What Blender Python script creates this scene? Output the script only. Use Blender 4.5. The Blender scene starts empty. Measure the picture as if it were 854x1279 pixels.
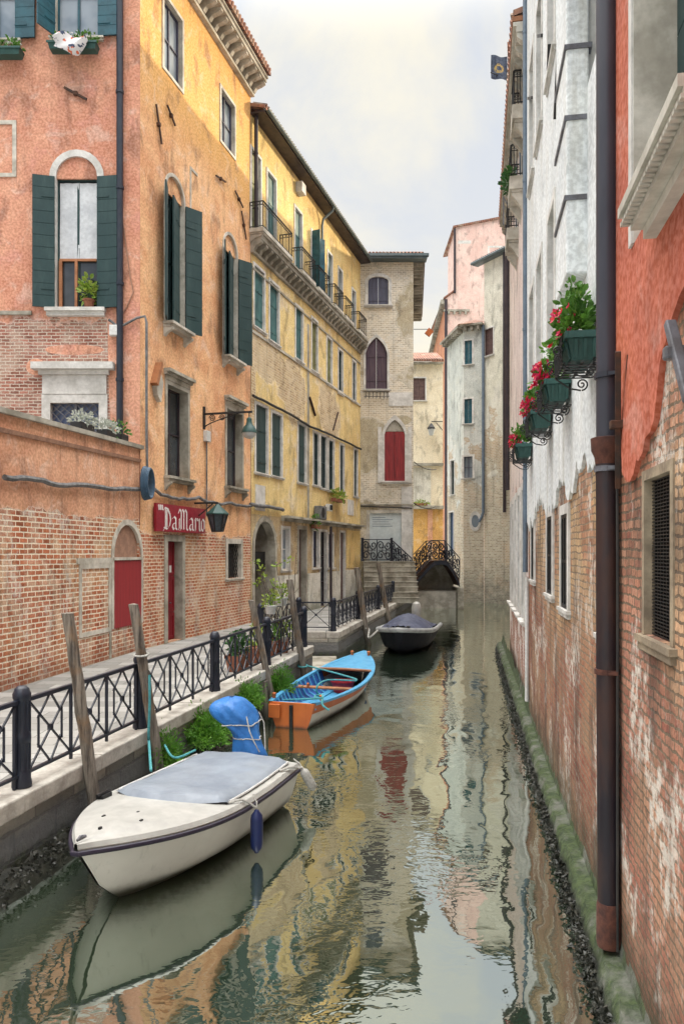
import bpy, bmesh, math, random
from mathutils import Vector, Matrix
random.seed(7)
R = math.radians
scn = bpy.context.scene
COL = scn.collection

# ---------------------------------------------------------------- camera frame
FPX, CX, HY, EYE = 950.0, 427.0, 690.0, 3.5
def ray(px, py, Y):
    return Vector(((px-CX)/FPX*Y, Y, EYE-(py-HY)/FPX*Y))
def on_z(px, py, z):
    Y = (EYE-z)*FPX/(py-HY)
    return Vector(((px-CX)/FPX*Y, Y, z))

cam = bpy.data.cameras.new('camera'); camo = bpy.data.objects.new('camera', cam); COL.objects.link(camo)
camo.location = (0, 0, EYE); camo.rotation_euler = (R(90), 0, 0)
cam.sensor_fit = 'HORIZONTAL'; cam.sensor_width = 24.0; cam.lens = 24.0*FPX/854.0
cam.shift_y = (HY-639.5)/854.0
cam.clip_start = 0.05; cam.clip_end = 2000
scn.camera = camo

# ---------------------------------------------------------------- mesh builder
class MB:
    def __init__(s): s.v = []; s.f = []; s.m = []
    def add(s, pts, faces, mi=0):
        o = len(s.v); s.v += [tuple(p) for p in pts]
        for f in faces: s.f.append(tuple(i+o for i in f)); s.m.append(mi)
        return s
    def poly(s, pts, mi=0): return s.add(pts, [tuple(range(len(pts)))], mi)
    def box(s, a, b, mi=0):
        x0, y0, z0 = a; x1, y1, z1 = b
        if x0 > x1: x0, x1 = x1, x0
        if y0 > y1: y0, y1 = y1, y0
        if z0 > z1: z0, z1 = z1, z0
        p = [(x0,y0,z0),(x1,y0,z0),(x1,y1,z0),(x0,y1,z0),(x0,y0,z1),(x1,y0,z1),(x1,y1,z1),(x0,y1,z1)]
        return s.add(p, [(3,2,1,0),(4,5,6,7),(0,1,5,4),(1,2,6,5),(2,3,7,6),(3,0,4,7)], mi)
    def bar(s, p, q, w, h=None, up=(0,0,1), mi=0):
        p = Vector(p); q = Vector(q); h = h or w; d = (q-p).normalized(); u = Vector(up)
        if abs(d.dot(u)) > .98: u = Vector((1,0,0))
        r = d.cross(u).normalized(); u = r.cross(d)
        P = []
        for c in (p, q):
            for a, b in ((-1,-1),(1,-1),(1,1),(-1,1)): P.append(c+r*(a*w/2)+u*(b*h/2))
        return s.add(P, [(0,1,2,3),(7,6,5,4),(0,4,5,1),(1,5,6,2),(2,6,7,3),(3,7,4,0)], mi)
    def tube(s, pts, r, n=8, cap=True, mi=0):
        pts = [Vector(p) for p in pts]; rr = r if isinstance(r, (list, tuple)) else [r]*len(pts)
        N = len(pts); rings = []; up = None
        for i, p in enumerate(pts):
            d = (pts[min(i+1,N-1)]-pts[max(i-1,0)]).normalized()
            if up is None:
                up = Vector((0,0,1)) if abs(d.z) < .9 else Vector((1,0,0))
            a = d.cross(up)
            if a.length < 1e-4: a = d.cross(Vector((0.3,1,0.2)))
            a.normalize(); b = a.cross(d).normalized(); up = b
            rings.append([p+(a*math.cos(2*math.pi*k/n)+b*math.sin(2*math.pi*k/n))*rr[i] for k in range(n)])
        P = [q for g in rings for q in g]; F = []
        for i in range(N-1):
            for k in range(n):
                F.append((i*n+k, i*n+(k+1)%n, (i+1)*n+(k+1)%n, (i+1)*n+k))
        if cap: F.append(tuple(range(n))[::-1]); F.append(tuple((N-1)*n+k for k in range(n)))
        return s.add(P, F, mi)
    def lathe(s, prof, c=(0,0,0), n=16, mi=0, sx=1, sy=1):
        P = []; F = []; m = len(prof)
        for k in range(n):
            a = 2*math.pi*k/n
            for r, z in prof: P.append((c[0]+r*math.cos(a)*sx, c[1]+r*math.sin(a)*sy, c[2]+z))
        for k in range(n):
            for i in range(m-1):
                F.append((k*m+i, ((k+1)%n)*m+i, ((k+1)%n)*m+i+1, k*m+i+1))
        s.add(P, F, mi)
        if prof[0][0] > 1e-4: s.poly([(c[0]+prof[0][0]*math.cos(-2*math.pi*k/n)*sx, c[1]+prof[0][0]*math.sin(-2*math.pi*k/n)*sy, c[2]+prof[0][1]) for k in range(n)], mi)
        if prof[-1][0] > 1e-4: s.poly([(c[0]+prof[-1][0]*math.cos(2*math.pi*k/n)*sx, c[1]+prof[-1][0]*math.sin(2*math.pi*k/n)*sy, c[2]+prof[-1][1]) for k in range(n)], mi)
        return s
    def grid(s, rows, mi=0, closed=False):
        n = len(rows[0]); P = [p for r in rows for p in r]; F = []
        for i in range(len(rows)-1):
            for k in range(n if closed else n-1):
                F.append((i*n+k, i*n+(k+1)%n, (i+1)*n+(k+1)%n, (i+1)*n+k))
        return s.add(P, F, mi)
    def prism(s, pts, y0, y1, mi=0):          # outline in x,z pushed along y
        n = len(pts)
        P = [(p[0], y0, p[1]) for p in pts]+[(p[0], y1, p[1]) for p in pts]
        F = [tuple(range(n)), tuple(range(2*n-1, n-1, -1))]
        for i in range(n): F.append((i, i+n, (i+1)%n+n, (i+1)%n))
        return s.add(P, F, mi)
    def build(s, name, mats, parent=None, smooth=False, mat=None, bevel=0):
        me = bpy.data.meshes.new(name); me.from_pydata(s.v, [], s.f)
        if not isinstance(mats, (list, tuple)): mats = [mats]
        for m in mats: me.materials.append(m)
        if len(mats) > 1: me.polygons.foreach_set('material_index', s.m)
        bm = bmesh.new(); bm.from_mesh(me)
        if smooth: bmesh.ops.remove_doubles(bm, verts=bm.verts, dist=1e-4)
        bmesh.ops.recalc_face_normals(bm, faces=bm.faces); bm.to_mesh(me); bm.free()
        if smooth:
            me.polygons.foreach_set('use_smooth', [True]*len(me.polygons))
            try: me.set_sharp_from_angle(angle=R(40))
            except Exception: pass
        me.update()
        o = bpy.data.objects.new(name, me); COL.objects.link(o)
        if parent is not None: o.parent = parent
        if mat is not None: o.matrix_local = mat
        if bevel:
            b = o.modifiers.new('bevel', 'BEVEL'); b.width = bevel; b.segments = 2; b.limit_method = 'ANGLE'
        return o

def tag(o, label=None, cat=None, group=None, kind=None):
    if label: o['label'] = label
    if cat: o['category'] = cat
    if group: o['group'] = group
    if kind: o['kind'] = kind
    return o
def thing(name, label, cat, loc=(0,0,0), rz=0, group=None):
    o = bpy.data.objects.new(name, None); COL.objects.link(o); o.empty_display_size = .2
    o.location = loc; o.rotation_euler = (0,0,rz)
    return tag(o, label, cat, group)

class Facade:
    """vertical plane from A to B; local x along it, -y outward, z up"""
    def __init__(s, A, B):
        s.A = Vector((A[0], A[1], 0)); s.B = Vector((B[0], B[1], 0)); d = s.B-s.A
        s.L = d.length; s.d = d.normalized(); s.th = math.atan2(d.y, d.x); s.n = Vector((s.d.y, -s.d.x, 0))
        s.M = Matrix.Translation(s.A) @ Matrix.Rotation(s.th, 4, 'Z')
    def u(s, px, off=0):
        k = (px-CX)/FPX; A = s.A+s.n*off; d = s.d
        return (k*A.y-A.x)/(d.x-k*d.y)
    def Y(s, px, off=0): return (s.A+s.n*off+s.d*s.u(px, off)).y
    def z(s, px, py, off=0): return EYE-(py-HY)/FPX*s.Y(px, off)
    def uz(s, px, py, off=0): return (s.u(px, off), s.z(px, py, off))
    def P(s, u, z, off=0):
        p = s.A+s.d*u+s.n*off; return Vector((p.x, p.y, z))
    def rect(s, x0, x1, yt, yb):
        xc = (x0+x1)/2
        return (s.u(x0), s.u(x1), s.z(xc, yb), s.z(xc, yt))
    def root(s, name, label, cat, group=None): return thing(name, label, cat, tuple(s.A), s.th, group)
    def thing(s, name, label, cat, u, z, off=0, group=None):
        return thing(name, label, cat, tuple(s.P(u, z, off)), s.th, group)
    def rel(s, root):
        rm = Matrix.Translation(root.location) @ Matrix.Rotation(root.rotation_euler.z, 4, 'Z')
        return rm.inverted() @ s.M

# ---------------------------------------------------------------- materials
class NT:
    def __init__(s, name):
        s.mat = bpy.data.materials.new(name); s.mat.use_nodes = True; s.t = s.mat.node_tree
        s.t.nodes.clear(); s.out = s.n('ShaderNodeOutputMaterial'); s.bsdf = s.n('ShaderNodeBsdfPrincipled')
        s.t.links.new(s.bsdf.outputs[0], s.out.inputs[0])
    def n(s, typ, ins=None, **at):
        nd = s.t.nodes.new(typ)
        for k, v in at.items(): setattr(nd, k, v)
        for k, v in (ins or {}).items(): s.set(nd.inputs[k], v)
        return nd
    def set(s, sock, v):
        if isinstance(v, bpy.types.NodeSocket): s.t.links.new(v, sock)
        elif isinstance(v, bpy.types.Node): s.t.links.new(v.outputs[0], sock)
        elif isinstance(v, tuple) and len(v) == 3 and sock.type == 'RGBA': sock.default_value = v+(1,)
        else: sock.default_value = v
    def math(s, op, a, b=0.0, c=None, clamp=False):
        ins = {0: a, 1: b}
        if c is not None: ins[2] = c
        return s.n('ShaderNodeMath', ins, operation=op, use_clamp=clamp).outputs[0]
    def mix(s, f, a, b, blend='MIX'):
        nd = s.n('ShaderNodeMix', data_type='RGBA', blend_type=blend)
        s.set(nd.inputs[0], f); s.set(nd.inputs[6], a); s.set(nd.inputs[7], b); return nd.outputs[2]
    def noise(s, vec, scale, detail=4, rough=.55, dist=0):
        return s.n('ShaderNodeTexNoise', {'Vector': vec, 'Scale': scale, 'Detail': detail, 'Roughness': rough, 'Distortion': dist}, noise_dimensions=getattr(s, 'dims', '3D')).outputs[0]
    def sm(s, v, a, b, lo=0., hi=1.):
        return s.n('ShaderNodeMapRange', {0: v, 1: a, 2: b, 3: lo, 4: hi}, interpolation_type='SMOOTHSTEP').outputs[0]
    def obj(s): return s.n('ShaderNodeTexCoord').outputs['Object']
    def bump(s, h, strength=.4, dist=.02, normal=None):
        ins = {'Height': h, 'Strength': strength, 'Distance': dist}
        if normal is not None: ins['Normal'] = normal
        return s.n('ShaderNodeBump', ins).outputs[0]
    def fin(s, col=None, rough=None, normal=None, **k):
        if col is not None: s.set(s.bsdf.inputs['Base Color'], col)
        if rough is not None: s.set(s.bsdf.inputs['Roughness'], rough)
        if normal is not None: s.set(s.bsdf.inputs['Normal'], normal)
        for a, v in k.items(): s.set(s.bsdf.inputs[a.replace('_', ' ')], v)
        return s.mat

def srgb(r, g, b):
    f = lambda c: (c/255/12.92) if c/255 <= .04045 else ((c/255+.055)/1.055)**2.4
    return (f(r), f(g), f(b))

def soft(c, k=.16, g=1.08):
    l = .3*c[0]+.5*c[1]+.2*c[2]
    return tuple(min(.86, (x+(l-x)*k)*g) for x in c)

def facade_uv(t):
    sp = t.n('ShaderNodeSeparateXYZ', {0: t.obj()})
    u = t.math('ADD', sp.outputs[0], sp.outputs[1])
    v = t.n('ShaderNodeCombineXYZ', {0: u, 1: sp.outputs[2], 2: 0.0}).outputs[0]
    return u, sp.outputs[2], v

def brick_tex(t, v, c1, c2, mortar, bw, bh, ms, warp=.02, washes=()):
    wn = t.n('ShaderNodeTexNoise', {'Vector': v, 'Scale': 2.5, 'Detail': 2}, noise_dimensions='2D')
    d = t.n('ShaderNodeVectorMath', {0: wn.outputs[1], 1: (.5,.5,.5)}, operation='SUBTRACT').outputs[0]
    d = t.n('ShaderNodeVectorMath', {0: d, 'Scale': warp*1.6}, operation='SCALE').outputs[0]
    wv = t.n('ShaderNodeVectorMath', {0: v, 1: d}, operation='ADD').outputs[0]
    wn2 = t.n('ShaderNodeTexNoise', {'Vector': v, 'Scale': 14, 'Detail': 1}, noise_dimensions='2D')
    d2 = t.n('ShaderNodeVectorMath', {0: wn2.outputs[1], 1: (.5,.5,.5)}, operation='SUBTRACT').outputs[0]
    d2 = t.n('ShaderNodeVectorMath', {0: d2, 'Scale': warp}, operation='SCALE').outputs[0]
    wv = t.n('ShaderNodeVectorMath', {0: wv, 1: d2}, operation='ADD').outputs[0]
    b = t.n('ShaderNodeTexBrick', {'Vector': wv, 'Color1': (0,0,0,1), 'Color2': (1,1,1,1), 'Mortar': (.5,.5,.5,1), 'Scale': 1.0,
            'Mortar Size': ms, 'Mortar Smooth': .25, 'Bias': 0.0, 'Brick Width': bw, 'Row Height': bh}, offset=.5)
    fine = t.noise(v, 9, 4, .6)
    f = t.math('ADD', b.outputs[0], t.math('MULTIPLY', t.math('SUBTRACT', fine, .5), 1.1), clamp=True)
    body = t.mix(f, c1, c2)
    r2 = t.n('ShaderNodeTexWhiteNoise', {'Vector': t.n('ShaderNodeVectorMath', {0: b.outputs[0], 'Scale': 37.7}, operation='SCALE').outputs[0]}).outputs[0]
    body = t.mix(t.math('MULTIPLY', r2, .55), body, t.mix(t.sm(b.outputs[0], .45, .55), tuple(x*.35 for x in c2), tuple(min(.8, x*1.35+.04) for x in c1)))
    for wf, wc in washes: body = t.mix(wf, body, wc)
    dk = t.noise(v, 5.5, 3, .7)
    body = t.mix(t.sm(dk, .58, .74, 0, .5), body, tuple(x*.3 for x in c2))
    col = t.mix(b.outputs[1], body, mortar)
    return col, b.outputs[1]

def wall_mat(name, p1, p2, b1=None, b2=None, b3=None, mortar=(.4,.37,.32), bw=.26, bh=.085, ms=.011, expose=-9., zramp=None, patches=(), nscale=.8,
             streak=.35, streakcol=None, damp=None, tint=None, rough=.92, warp=.02, edge=.02, bricktint=None, pbump=.25, spot=.0, bright=None, mottle=1., lime=0., grime=0.):
    """weathered plaster over brick; expose/zramp/patches choose where the brick shows"""
    p1, p2 = soft(p1), soft(p2)
    if b1 is not None: b1, b2, b3 = soft(b1, .1), soft(b2, .1), (soft(b3, .1) if b3 else None)
    if bricktint: bricktint = (bricktint[0], bricktint[1], soft(bricktint[2], .1))
    t = NT(name); t.dims = '2D'; u, z, v = facade_uv(t)
    n1 = t.noise(v, .45, 5, .62); n2 = t.noise(v, 2.2, 5, .65); n3 = t.noise(v, 16, 3, .6)
    f = t.sm(t.math('ADD', t.math('MULTIPLY', n1, .65), t.math('MULTIPLY', n2, .35)), .36, .64)
    col = t.mix(f, p1, p2)
    if spot:
        s1 = t.sm(t.noise(v, 1.1, 6, .7), .52, .68)
        col = t.mix(t.math('MULTIPLY', s1, spot), col, tint or (.6,.55,.45))
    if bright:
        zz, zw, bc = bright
        col = t.mix(t.sm(t.math('ADD', z, t.math('MULTIPLY', n1, 2.0)), zz, zz+zw), col, bc)  # sunlit tone put into the colour of the upper wall
    wash = t.noise(v, 1.7, 5, .66, .5); blot = t.noise(t.n('ShaderNodeVectorMath', {0: v, 1: (1.3,.7,1)}, operation='MULTIPLY').outputs[0], 1.25, 4, .6, .25)
    col = t.mix(t.sm(wash, .54, .70, 0, .42 * mottle), col, t.mix(.5, col, (.86,.82,.74)))
    col = t.mix(t.sm(blot, .52, .72, 0, .62 * mottle), col, tuple(x*.42 for x in p2))
    col = t.mix(t.sm(n3, .3, .7), t.mix(.26, col, (0,0,0)), t.mix(.06, col, (1,1,1)))
    height = t.math('ADD', t.math('MULTIPLY', n3, .5), n2)
    if b1 is not None:
        m = t.math('ADD', t.math('MULTIPLY', t.noise(v, nscale, 6, .64), 1.0), expose)
        if zramp: m = t.math('ADD', m, t.math('MULTIPLY', t.math('SUBTRACT', zramp[0], z), zramp[1]))
        for (pu, pz, ru, rz, amp) in patches:
            du = t.math('DIVIDE', t.math('SUBTRACT', u, pu), ru); dz = t.math('DIVIDE', t.math('SUBTRACT', z, pz), rz)
            d = t.math('ADD', t.math('MULTIPLY', du, du), t.math('MULTIPLY', dz, dz))
            m = t.math('ADD', m, t.math('MULTIPLY', t.math('SUBTRACT', 1.0, d, clamp=True), amp))
        mask = t.sm(m, .5-edge*.5, .5+edge*.5)
        rim = t.math('MULTIPLY', t.sm(m, .5-edge*3.5, .5-edge*.5), t.math('SUBTRACT', 1.0, mask))
        ws = []
        if b3 is not None: ws.append((t.sm(t.noise(v, .55, 5, .6), .45, .6, 0, .5), b3))
        if bricktint is not None:
            bz0, bz1, btc = bricktint
            ws.append((t.sm(t.math('ADD', z, t.math('MULTIPLY', t.math('SUBTRACT', n1, .5), 2.5)), bz0, bz1, .55, 0.), btc))
        bc, bf = brick_tex(t, v, b1, b2, mortar, bw, bh, ms, warp, ws)
        bc = t.mix(t.sm(n2, .42, .7, 0, .35), bc, mortar)
        bc = t.mix(t.sm(t.noise(v, 30, 3, .6), .3, .7), t.mix(.25, bc, (0,0,0)), bc)
        if lime:
            lv = t.n('ShaderNodeVectorMath', {0: v, 1: (1.,.62,1)}, operation='MULTIPLY').outputs[0]
            l1 = t.sm(t.noise(lv, 1.25, 6, .72), .51, .63); l2 = t.sm(t.noise(v, 9, 3, .7), .36, .6)
            bc = t.mix(t.math('MULTIPLY', t.math('MULTIPLY', l1, l2), lime), bc, (.66,.61,.54))
        if grime:
            g1 = t.sm(t.noise(t.n('ShaderNodeVectorMath', {0: v, 1: (1.7,.5,1)}, operation='MULTIPLY').outputs[0], .9, 6, .7), .50, .68)
            bc = t.mix(t.math('MULTIPLY', g1, grime), bc, (.05,.036,.03))
        col = t.mix(t.math('MULTIPLY', rim, .3), col, t.mix(.5, mortar, (1,1,1)))
        col = t.mix(mask, col, bc)
        bh_ = t.math('ADD', t.math('MULTIPLY', t.math('SUBTRACT', 1.0, bf), 1.2), t.math('MULTIPLY', n3, .9))
        height = t.math('ADD', t.math('MULTIPLY', t.math('SUBTRACT', 1.0, mask), t.math('ADD', t.math('MULTIPLY', height, .35), 2.2)), t.math('MULTIPLY', mask, bh_))
    if streak:
        sv = t.n('ShaderNodeVectorMath', {0: v, 1: (2.6,.16,1)}, operation='MULTIPLY').outputs[0]
        st = t.sm(t.noise(sv, 1.0, 6, .65), .5, .78)
        col = t.mix(t.math('MULTIPLY', st, streak), col, streakcol or (.09,.075,.055))
    if damp:
        z0, z1, dc, amt = damp
        dz = t.sm(t.math('ADD', z, t.math('MULTIPLY', t.math('SUBTRACT', n2, .5), (z1-z0)*1.2)), z0, z1, 1., 0.)
        col = t.mix(t.math('MULTIPLY', dz, amt), col, dc)
    return t.fin(col, rough, t.bump(height, pbump if b1 is None else .55, .02), Specular_IOR_Level=.25)

def simple(name, c, c2=None, rough=.6, scale=3., bump=.15, metallic=0., spec=.4, detail=5, bscale=None, dist=.01, lo=.38, hi=.64, stretch=None, **k):
    t = NT(name); v = t.obj()
    if stretch: v = t.n('ShaderNodeVectorMath', {0: v, 1: stretch}, operation='MULTIPLY').outputs[0]
    n = t.noise(v, scale, detail, .62)
    col = t.mix(t.sm(n, lo, hi), c, c2 or tuple(x*.7 for x in c))
    rnd_ = t.n('ShaderNodeObjectInfo').outputs['Random']; col = t.mix(t.math('MULTIPLY', rnd_, .30), col, tuple(x*.55 for x in c)); 
    fine = t.noise(v, bscale or scale*6, 4, .6)
    col = t.mix(t.sm(fine, .25, .75, .18, 0.), col, (0,0,0))
    return t.fin(col, t.sm(n, .3, .7, max(rough-.08,0), min(rough+.08,1)), t.bump(fine, bump, dist), Metallic=metallic, Specular_IOR_Level=spec, **k)

M = {}
M['stone'] = simple('white_stone', (.66,.62,.54), (.38,.35,.29), .85, 1.6, .35)
M['stone_bright'] = simple('pale_stone', (.76,.74,.70), (.54,.52,.48), .8, 2.0, .25)
M['stone_old'] = simple('stained_stone', (.46,.43,.36), (.22,.20,.155), .9, 1.3, .45)
M['kerb'] = simple('kerb_stone', (.60,.57,.51), (.34,.31,.27), .85, 2.2, .5, bscale=22)
M['shutter'] = simple('dark_green_paint', (.015,.046,.047), (.034,.072,.070), .55, 3, .2, stretch=(1.5,1.5,.4), lo=.45, hi=.75)
M['shutter_teal'] = simple('teal_paint', (.05,.155,.155), (.03,.095,.10), .55, 4, .12, stretch=(1,1,.3))
M['shutter_blue'] = simple('blue_green_paint', (.02,.105,.14), (.013,.07,.095), .5, 4, .12)
M['shutter_olive'] = simple('olive_paint', (.20,.20,.06), (.12,.125,.05), .6, 4, .15)
M['shutter_purple'] = simple('dark_purple_wood', (.055,.028,.045), (.085,.05,.065), .65, 6, .3, stretch=(1,1,.2))
M['shutter_violet'] = simple('grey_violet_paint', (.085,.085,.13), (.06,.06,.09), .6, 6, .2)
M['shutter_red'] = simple('red_painted_wood', (.30,.018,.022), (.20,.012,.016), .55, 7, .25, stretch=(1,1,.2))
M['door_red'] = simple('dark_red_paint', (.25,.014,.024), (.19,.011,.018), .5, 4, .15, stretch=(1,1,.3))
M['shutter_brown'] = simple('brown_paint', (.13,.075,.065), (.09,.05,.045), .6, 5, .2)
M['iron'] = simple('navy_iron_paint', (.012,.017,.032), (.019,.023,.036), .42, 8, .2, spec=.5)
M['iron_black'] = simple('black_iron', (.012,.013,.015), (.024,.021,.019), .5, 8, .2)
M['iron_rust'] = simple('rusty_iron', (.035,.022,.017), (.10,.042,.022), .75, 6, .4)
M['iron_grey'] = simple('grey_iron', (.16,.165,.19), (.09,.085,.09), .5, 6, .3)
M['pipe_slate'] = simple('slate_blue_pipe', (.040,.042,.058), (.052,.053,.070), .42, 1.5, .06, stretch=(1,1,.3))
M['pipe_rust'] = simple('dark_rusty_pipe', (.018,.014,.020), (.055,.024,.018), .5, 3, .25, stretch=(1,1,.35))
M['rust'] = simple('brown_rust', (.13,.045,.028), (.065,.028,.022), .8, 8, .5)
M['pipe_blue'] = simple('blue_grey_pipe', (.16,.21,.27), (.12,.16,.21), .5, 3, .1)
M['pipe_dark'] = simple('dark_brown_pipe', (.05,.035,.04), (.03,.024,.03), .5, 3, .15)
M['zinc'] = simple('weathered_zinc', (.10,.135,.145), (.17,.205,.21), .5, 2, .1, metallic=.2)
M['cable'] = simple('grey_cable', (.20,.20,.20), (.10,.10,.10), .7, 6, .2)
M['cable_blue'] = simple('blue_hose', (.05,.10,.16), (.03,.07,.12), .5, 6, .2)
M['cable_dark'] = simple('black_cable', (.03,.03,.03), (.05,.045,.04), .7, 6, .2)
M['white_paint'] = simple('white_paint', (.72,.72,.70), (.58,.57,.54), .6, 3, .1)
M['curtain'] = simple('white_curtain', (.62,.64,.66), (.50,.52,.55), .9, 2, .2)
M['terracotta'] = simple('terracotta', (.34,.13,.075), (.25,.10,.06), .85, 5, .25)
M['terracotta_pale'] = simple('pale_terracotta', (.42,.24,.16), (.30,.17,.12), .9, 5, .25)
M['planter'] = simple('green_planter', (.022,.075,.065), (.035,.105,.092), .5, 4, .1)
M['soil'] = simple('soil', (.04,.028,.02), (.06,.045,.03), .95, 8, .5)
M['rope_white'] = simple('white_rope', (.55,.54,.50), (.35,.34,.31), .9, 30, .4)
M['rope_teal'] = simple('teal_rope', (.09,.36,.38), (.06,.26,.28), .85, 20, .4)
M['fender_blue'] = simple('navy_fender', (.014,.026,.11), (.010,.018,.08), .35, 3, .05, spec=.5)
M['gelcoat'] = simple('cream_gelcoat', (.62,.59,.50), (.55,.52,.44), .32, 1.2, .03, spec=.5)
M['gelcoat_white'] = simple('white_gelcoat', (.44,.435,.405), (.36,.355,.33), .4, 1.1, .03, spec=.5)
M['rubrail'] = simple('dark_violet_rubber', (.018,.014,.030), (.026,.02,.036), .45, 4, .05)
M['tarp_grey'] = simple('blue_grey_tarpaulin', (.25,.285,.33), (.185,.215,.26), .45, 1.3, .35, bscale=4, dist=.04, spec=.45)
M['tarp_navy'] = simple('navy_tarpaulin', (.075,.09,.15), (.05,.06,.105), .6, 3, .35, bscale=7, dist=.04)
M['tarp_blue'] = simple('bright_blue_tarpaulin', (.035,.20,.56), (.025,.15,.46), .48, 5, .5, bscale=6, dist=.05)
M['boat_blue'] = simple('sky_blue_boat_paint', (.09,.37,.62), (.06,.28,.52), .4, 5, .1, lo=.45, hi=.7)
M['boat_blue_deep'] = simple('deep_blue_boat_paint', (.03,.10,.34), (.02,.07,.25), .45, 5, .15)
M['boat_orange'] = simple('orange_boat_paint', (.52,.13,.022), (.42,.10,.02), .4, 5, .1)
M['boat_white'] = simple('white_boat_paint', (.58,.56,.52), (.46,.44,.40), .4, 3, .1)
M['boat_wood'] = simple('varnished_wood', (.40,.17,.075), (.30,.12,.05), .45, 6, .2, stretch=(.2,1,1))
M['boat_black'] = simple('black_hull', (.007,.008,.012), (.013,.013,.018), .6, 4, .06, spec=.15)
M['rubber_grey'] = simple('grey_rubber', (.40,.41,.41), (.28,.29,.29), .55, 4, .1)
M['red_plastic'] = simple('red_plastic', (.42,.02,.025), (.32,.015,.02), .4, 4, .05)
M['dark'] = simple('dark_interior', (.012,.012,.012), (.02,.018,.016), .9, 3, .1)
M['antifoul'] = simple('dark_red_bottom_paint', (.05,.018,.015), (.03,.015,.013), .6, 5, .1)
M['sign_red'] = simple('crimson_sign_paint', (.30,.012,.03), (.25,.010,.025), .45, 3, .04)
M['sign_white'] = simple('sign_letter_white', (.80,.79,.76), (.74,.73,.70), .5, 3, .03)
M['lamp_glass'] = simple('frosted_lamp_glass', (.55,.56,.55), (.45,.46,.45), .3, 3, .03)
M['lantern_glass'] = simple('smoky_lantern_glass', (.07,.085,.10), (.04,.05,.06), .2, 3, .03, spec=.6)
M['lamp_green'] = simple('verdigris_iron', (.02,.065,.06), (.03,.09,.08), .5, 8, .2)
M['panel_white'] = simple('pale_shop_panel', (.66,.72,.72), (.58,.66,.67), .5, 1.2, .03)
M['algae'] = None

def tile_mat():
    t = NT('clay_roof_tiles'); v = t.obj(); sp = t.n('ShaderNodeSeparateXYZ', {0: v})
    w = t.math('ABSOLUTE', t.math('SINE', t.math('MULTIPLY', sp.outputs[0], math.pi/.2)))
    r = t.math('FRACT', t.math('MULTIPLY', sp.outputs[1], 1/.32))
    n = t.noise(v, 5, 4, .6)
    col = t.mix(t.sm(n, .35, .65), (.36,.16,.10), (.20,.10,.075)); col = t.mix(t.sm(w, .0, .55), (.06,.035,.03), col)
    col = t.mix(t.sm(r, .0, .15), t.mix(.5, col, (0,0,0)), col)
    col = t.mix(t.sm(t.noise(v, 1.2, 5), .5, .65, 0, .5), col, (.40,.33,.25))
    return t.fin(col, .9, t.bump(t.math('ADD', w, t.math('MULTIPLY', r, .3)), .9, .06))
M['tiles'] = tile_mat()

def plank_mat(name, c, c2, w=.12):
    t = NT(name); v = t.obj(); sp = t.n('ShaderNodeSeparateXYZ', {0: v})
    f = t.math('ABSOLUTE', t.math('SUBTRACT', t.math('FRACT', t.math('MULTIPLY', sp.outputs[0], 1/w)), .5))
    g = t.sm(f, .42, .49)
    n = t.noise(t.n('ShaderNodeVectorMath', {0: v, 1: (6,6,.7)}, operation='MULTIPLY').outputs[0], 1.5, 5, .6)
    col = t.mix(t.sm(n, .35, .65), c, c2); col = t.mix(t.math('MULTIPLY', g, .75), col, tuple(x*.15 for x in c))
    return t.fin(col, .6, t.bump(t.math('SUBTRACT', t.math('MULTIPLY', n, .3), g), .6, .012))
M['plank_red'] = plank_mat('red_planks', (.27,.018,.022), (.17,.012,.016), .11)
M['plank_bright'] = plank_mat('bright_red_planks', (.29,.014,.020), (.25,.012,.018), .085)
M['plank_purple'] = plank_mat('purple_planks', (.055,.028,.045), (.09,.055,.07), .13)
M['plank_violet'] = plank_mat('violet_planks', (.085,.085,.13), (.06,.06,.09), .14)

def glass_mat(name, c=(.02,.024,.028), c2=(.05,.058,.065), rough=.12):
    t = NT(name); v = t.obj(); n = t.noise(v, .8, 3)
    return t.fin(t.mix(t.sm(n, .4, .6), c, c2), rough, t.bump(t.noise(v, 1.4, 2), .12, .03), Specular_IOR_Level=.8)
M['glass'] = glass_mat('dark_window_glass')
M['glass_sky'] = glass_mat('pale_window_glass', (.16,.20,.24), (.30,.34,.38), .1)
M['glass_blue'] = glass_mat('blue_leaded_glass', (.05,.075,.16), (.08,.11,.21), .3)

def wood_mat():
    t = NT('weathered_pole_wood'); v = t.obj()
    sv = t.n('ShaderNodeVectorMath', {0: v, 1: (9,9,.8)}, operation='MULTIPLY').outputs[0]
    n = t.noise(sv, 2.2, 7, .68); big = t.noise(v, 1.6, 4, .6); sp = t.n('ShaderNodeSeparateXYZ', {0: v})
    col = t.mix(t.sm(n, .3, .7), (.045,.036,.03), (.30,.26,.21))
    col = t.mix(t.sm(big, .5, .68, 0, .75), col, t.mix(n, (.12,.065,.03), (.42,.25,.12)))
    wet = t.sm(t.math('ADD', sp.outputs[2], t.math('MULTIPLY', big, .5)), .25, .75, 1., 0.)
    col = t.mix(t.math('MULTIPLY', wet, .8), col, (.02,.022,.014))
    return t.fin(col, .88, t.bump(n, .9, .03))
M['wood'] = wood_mat()

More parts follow.
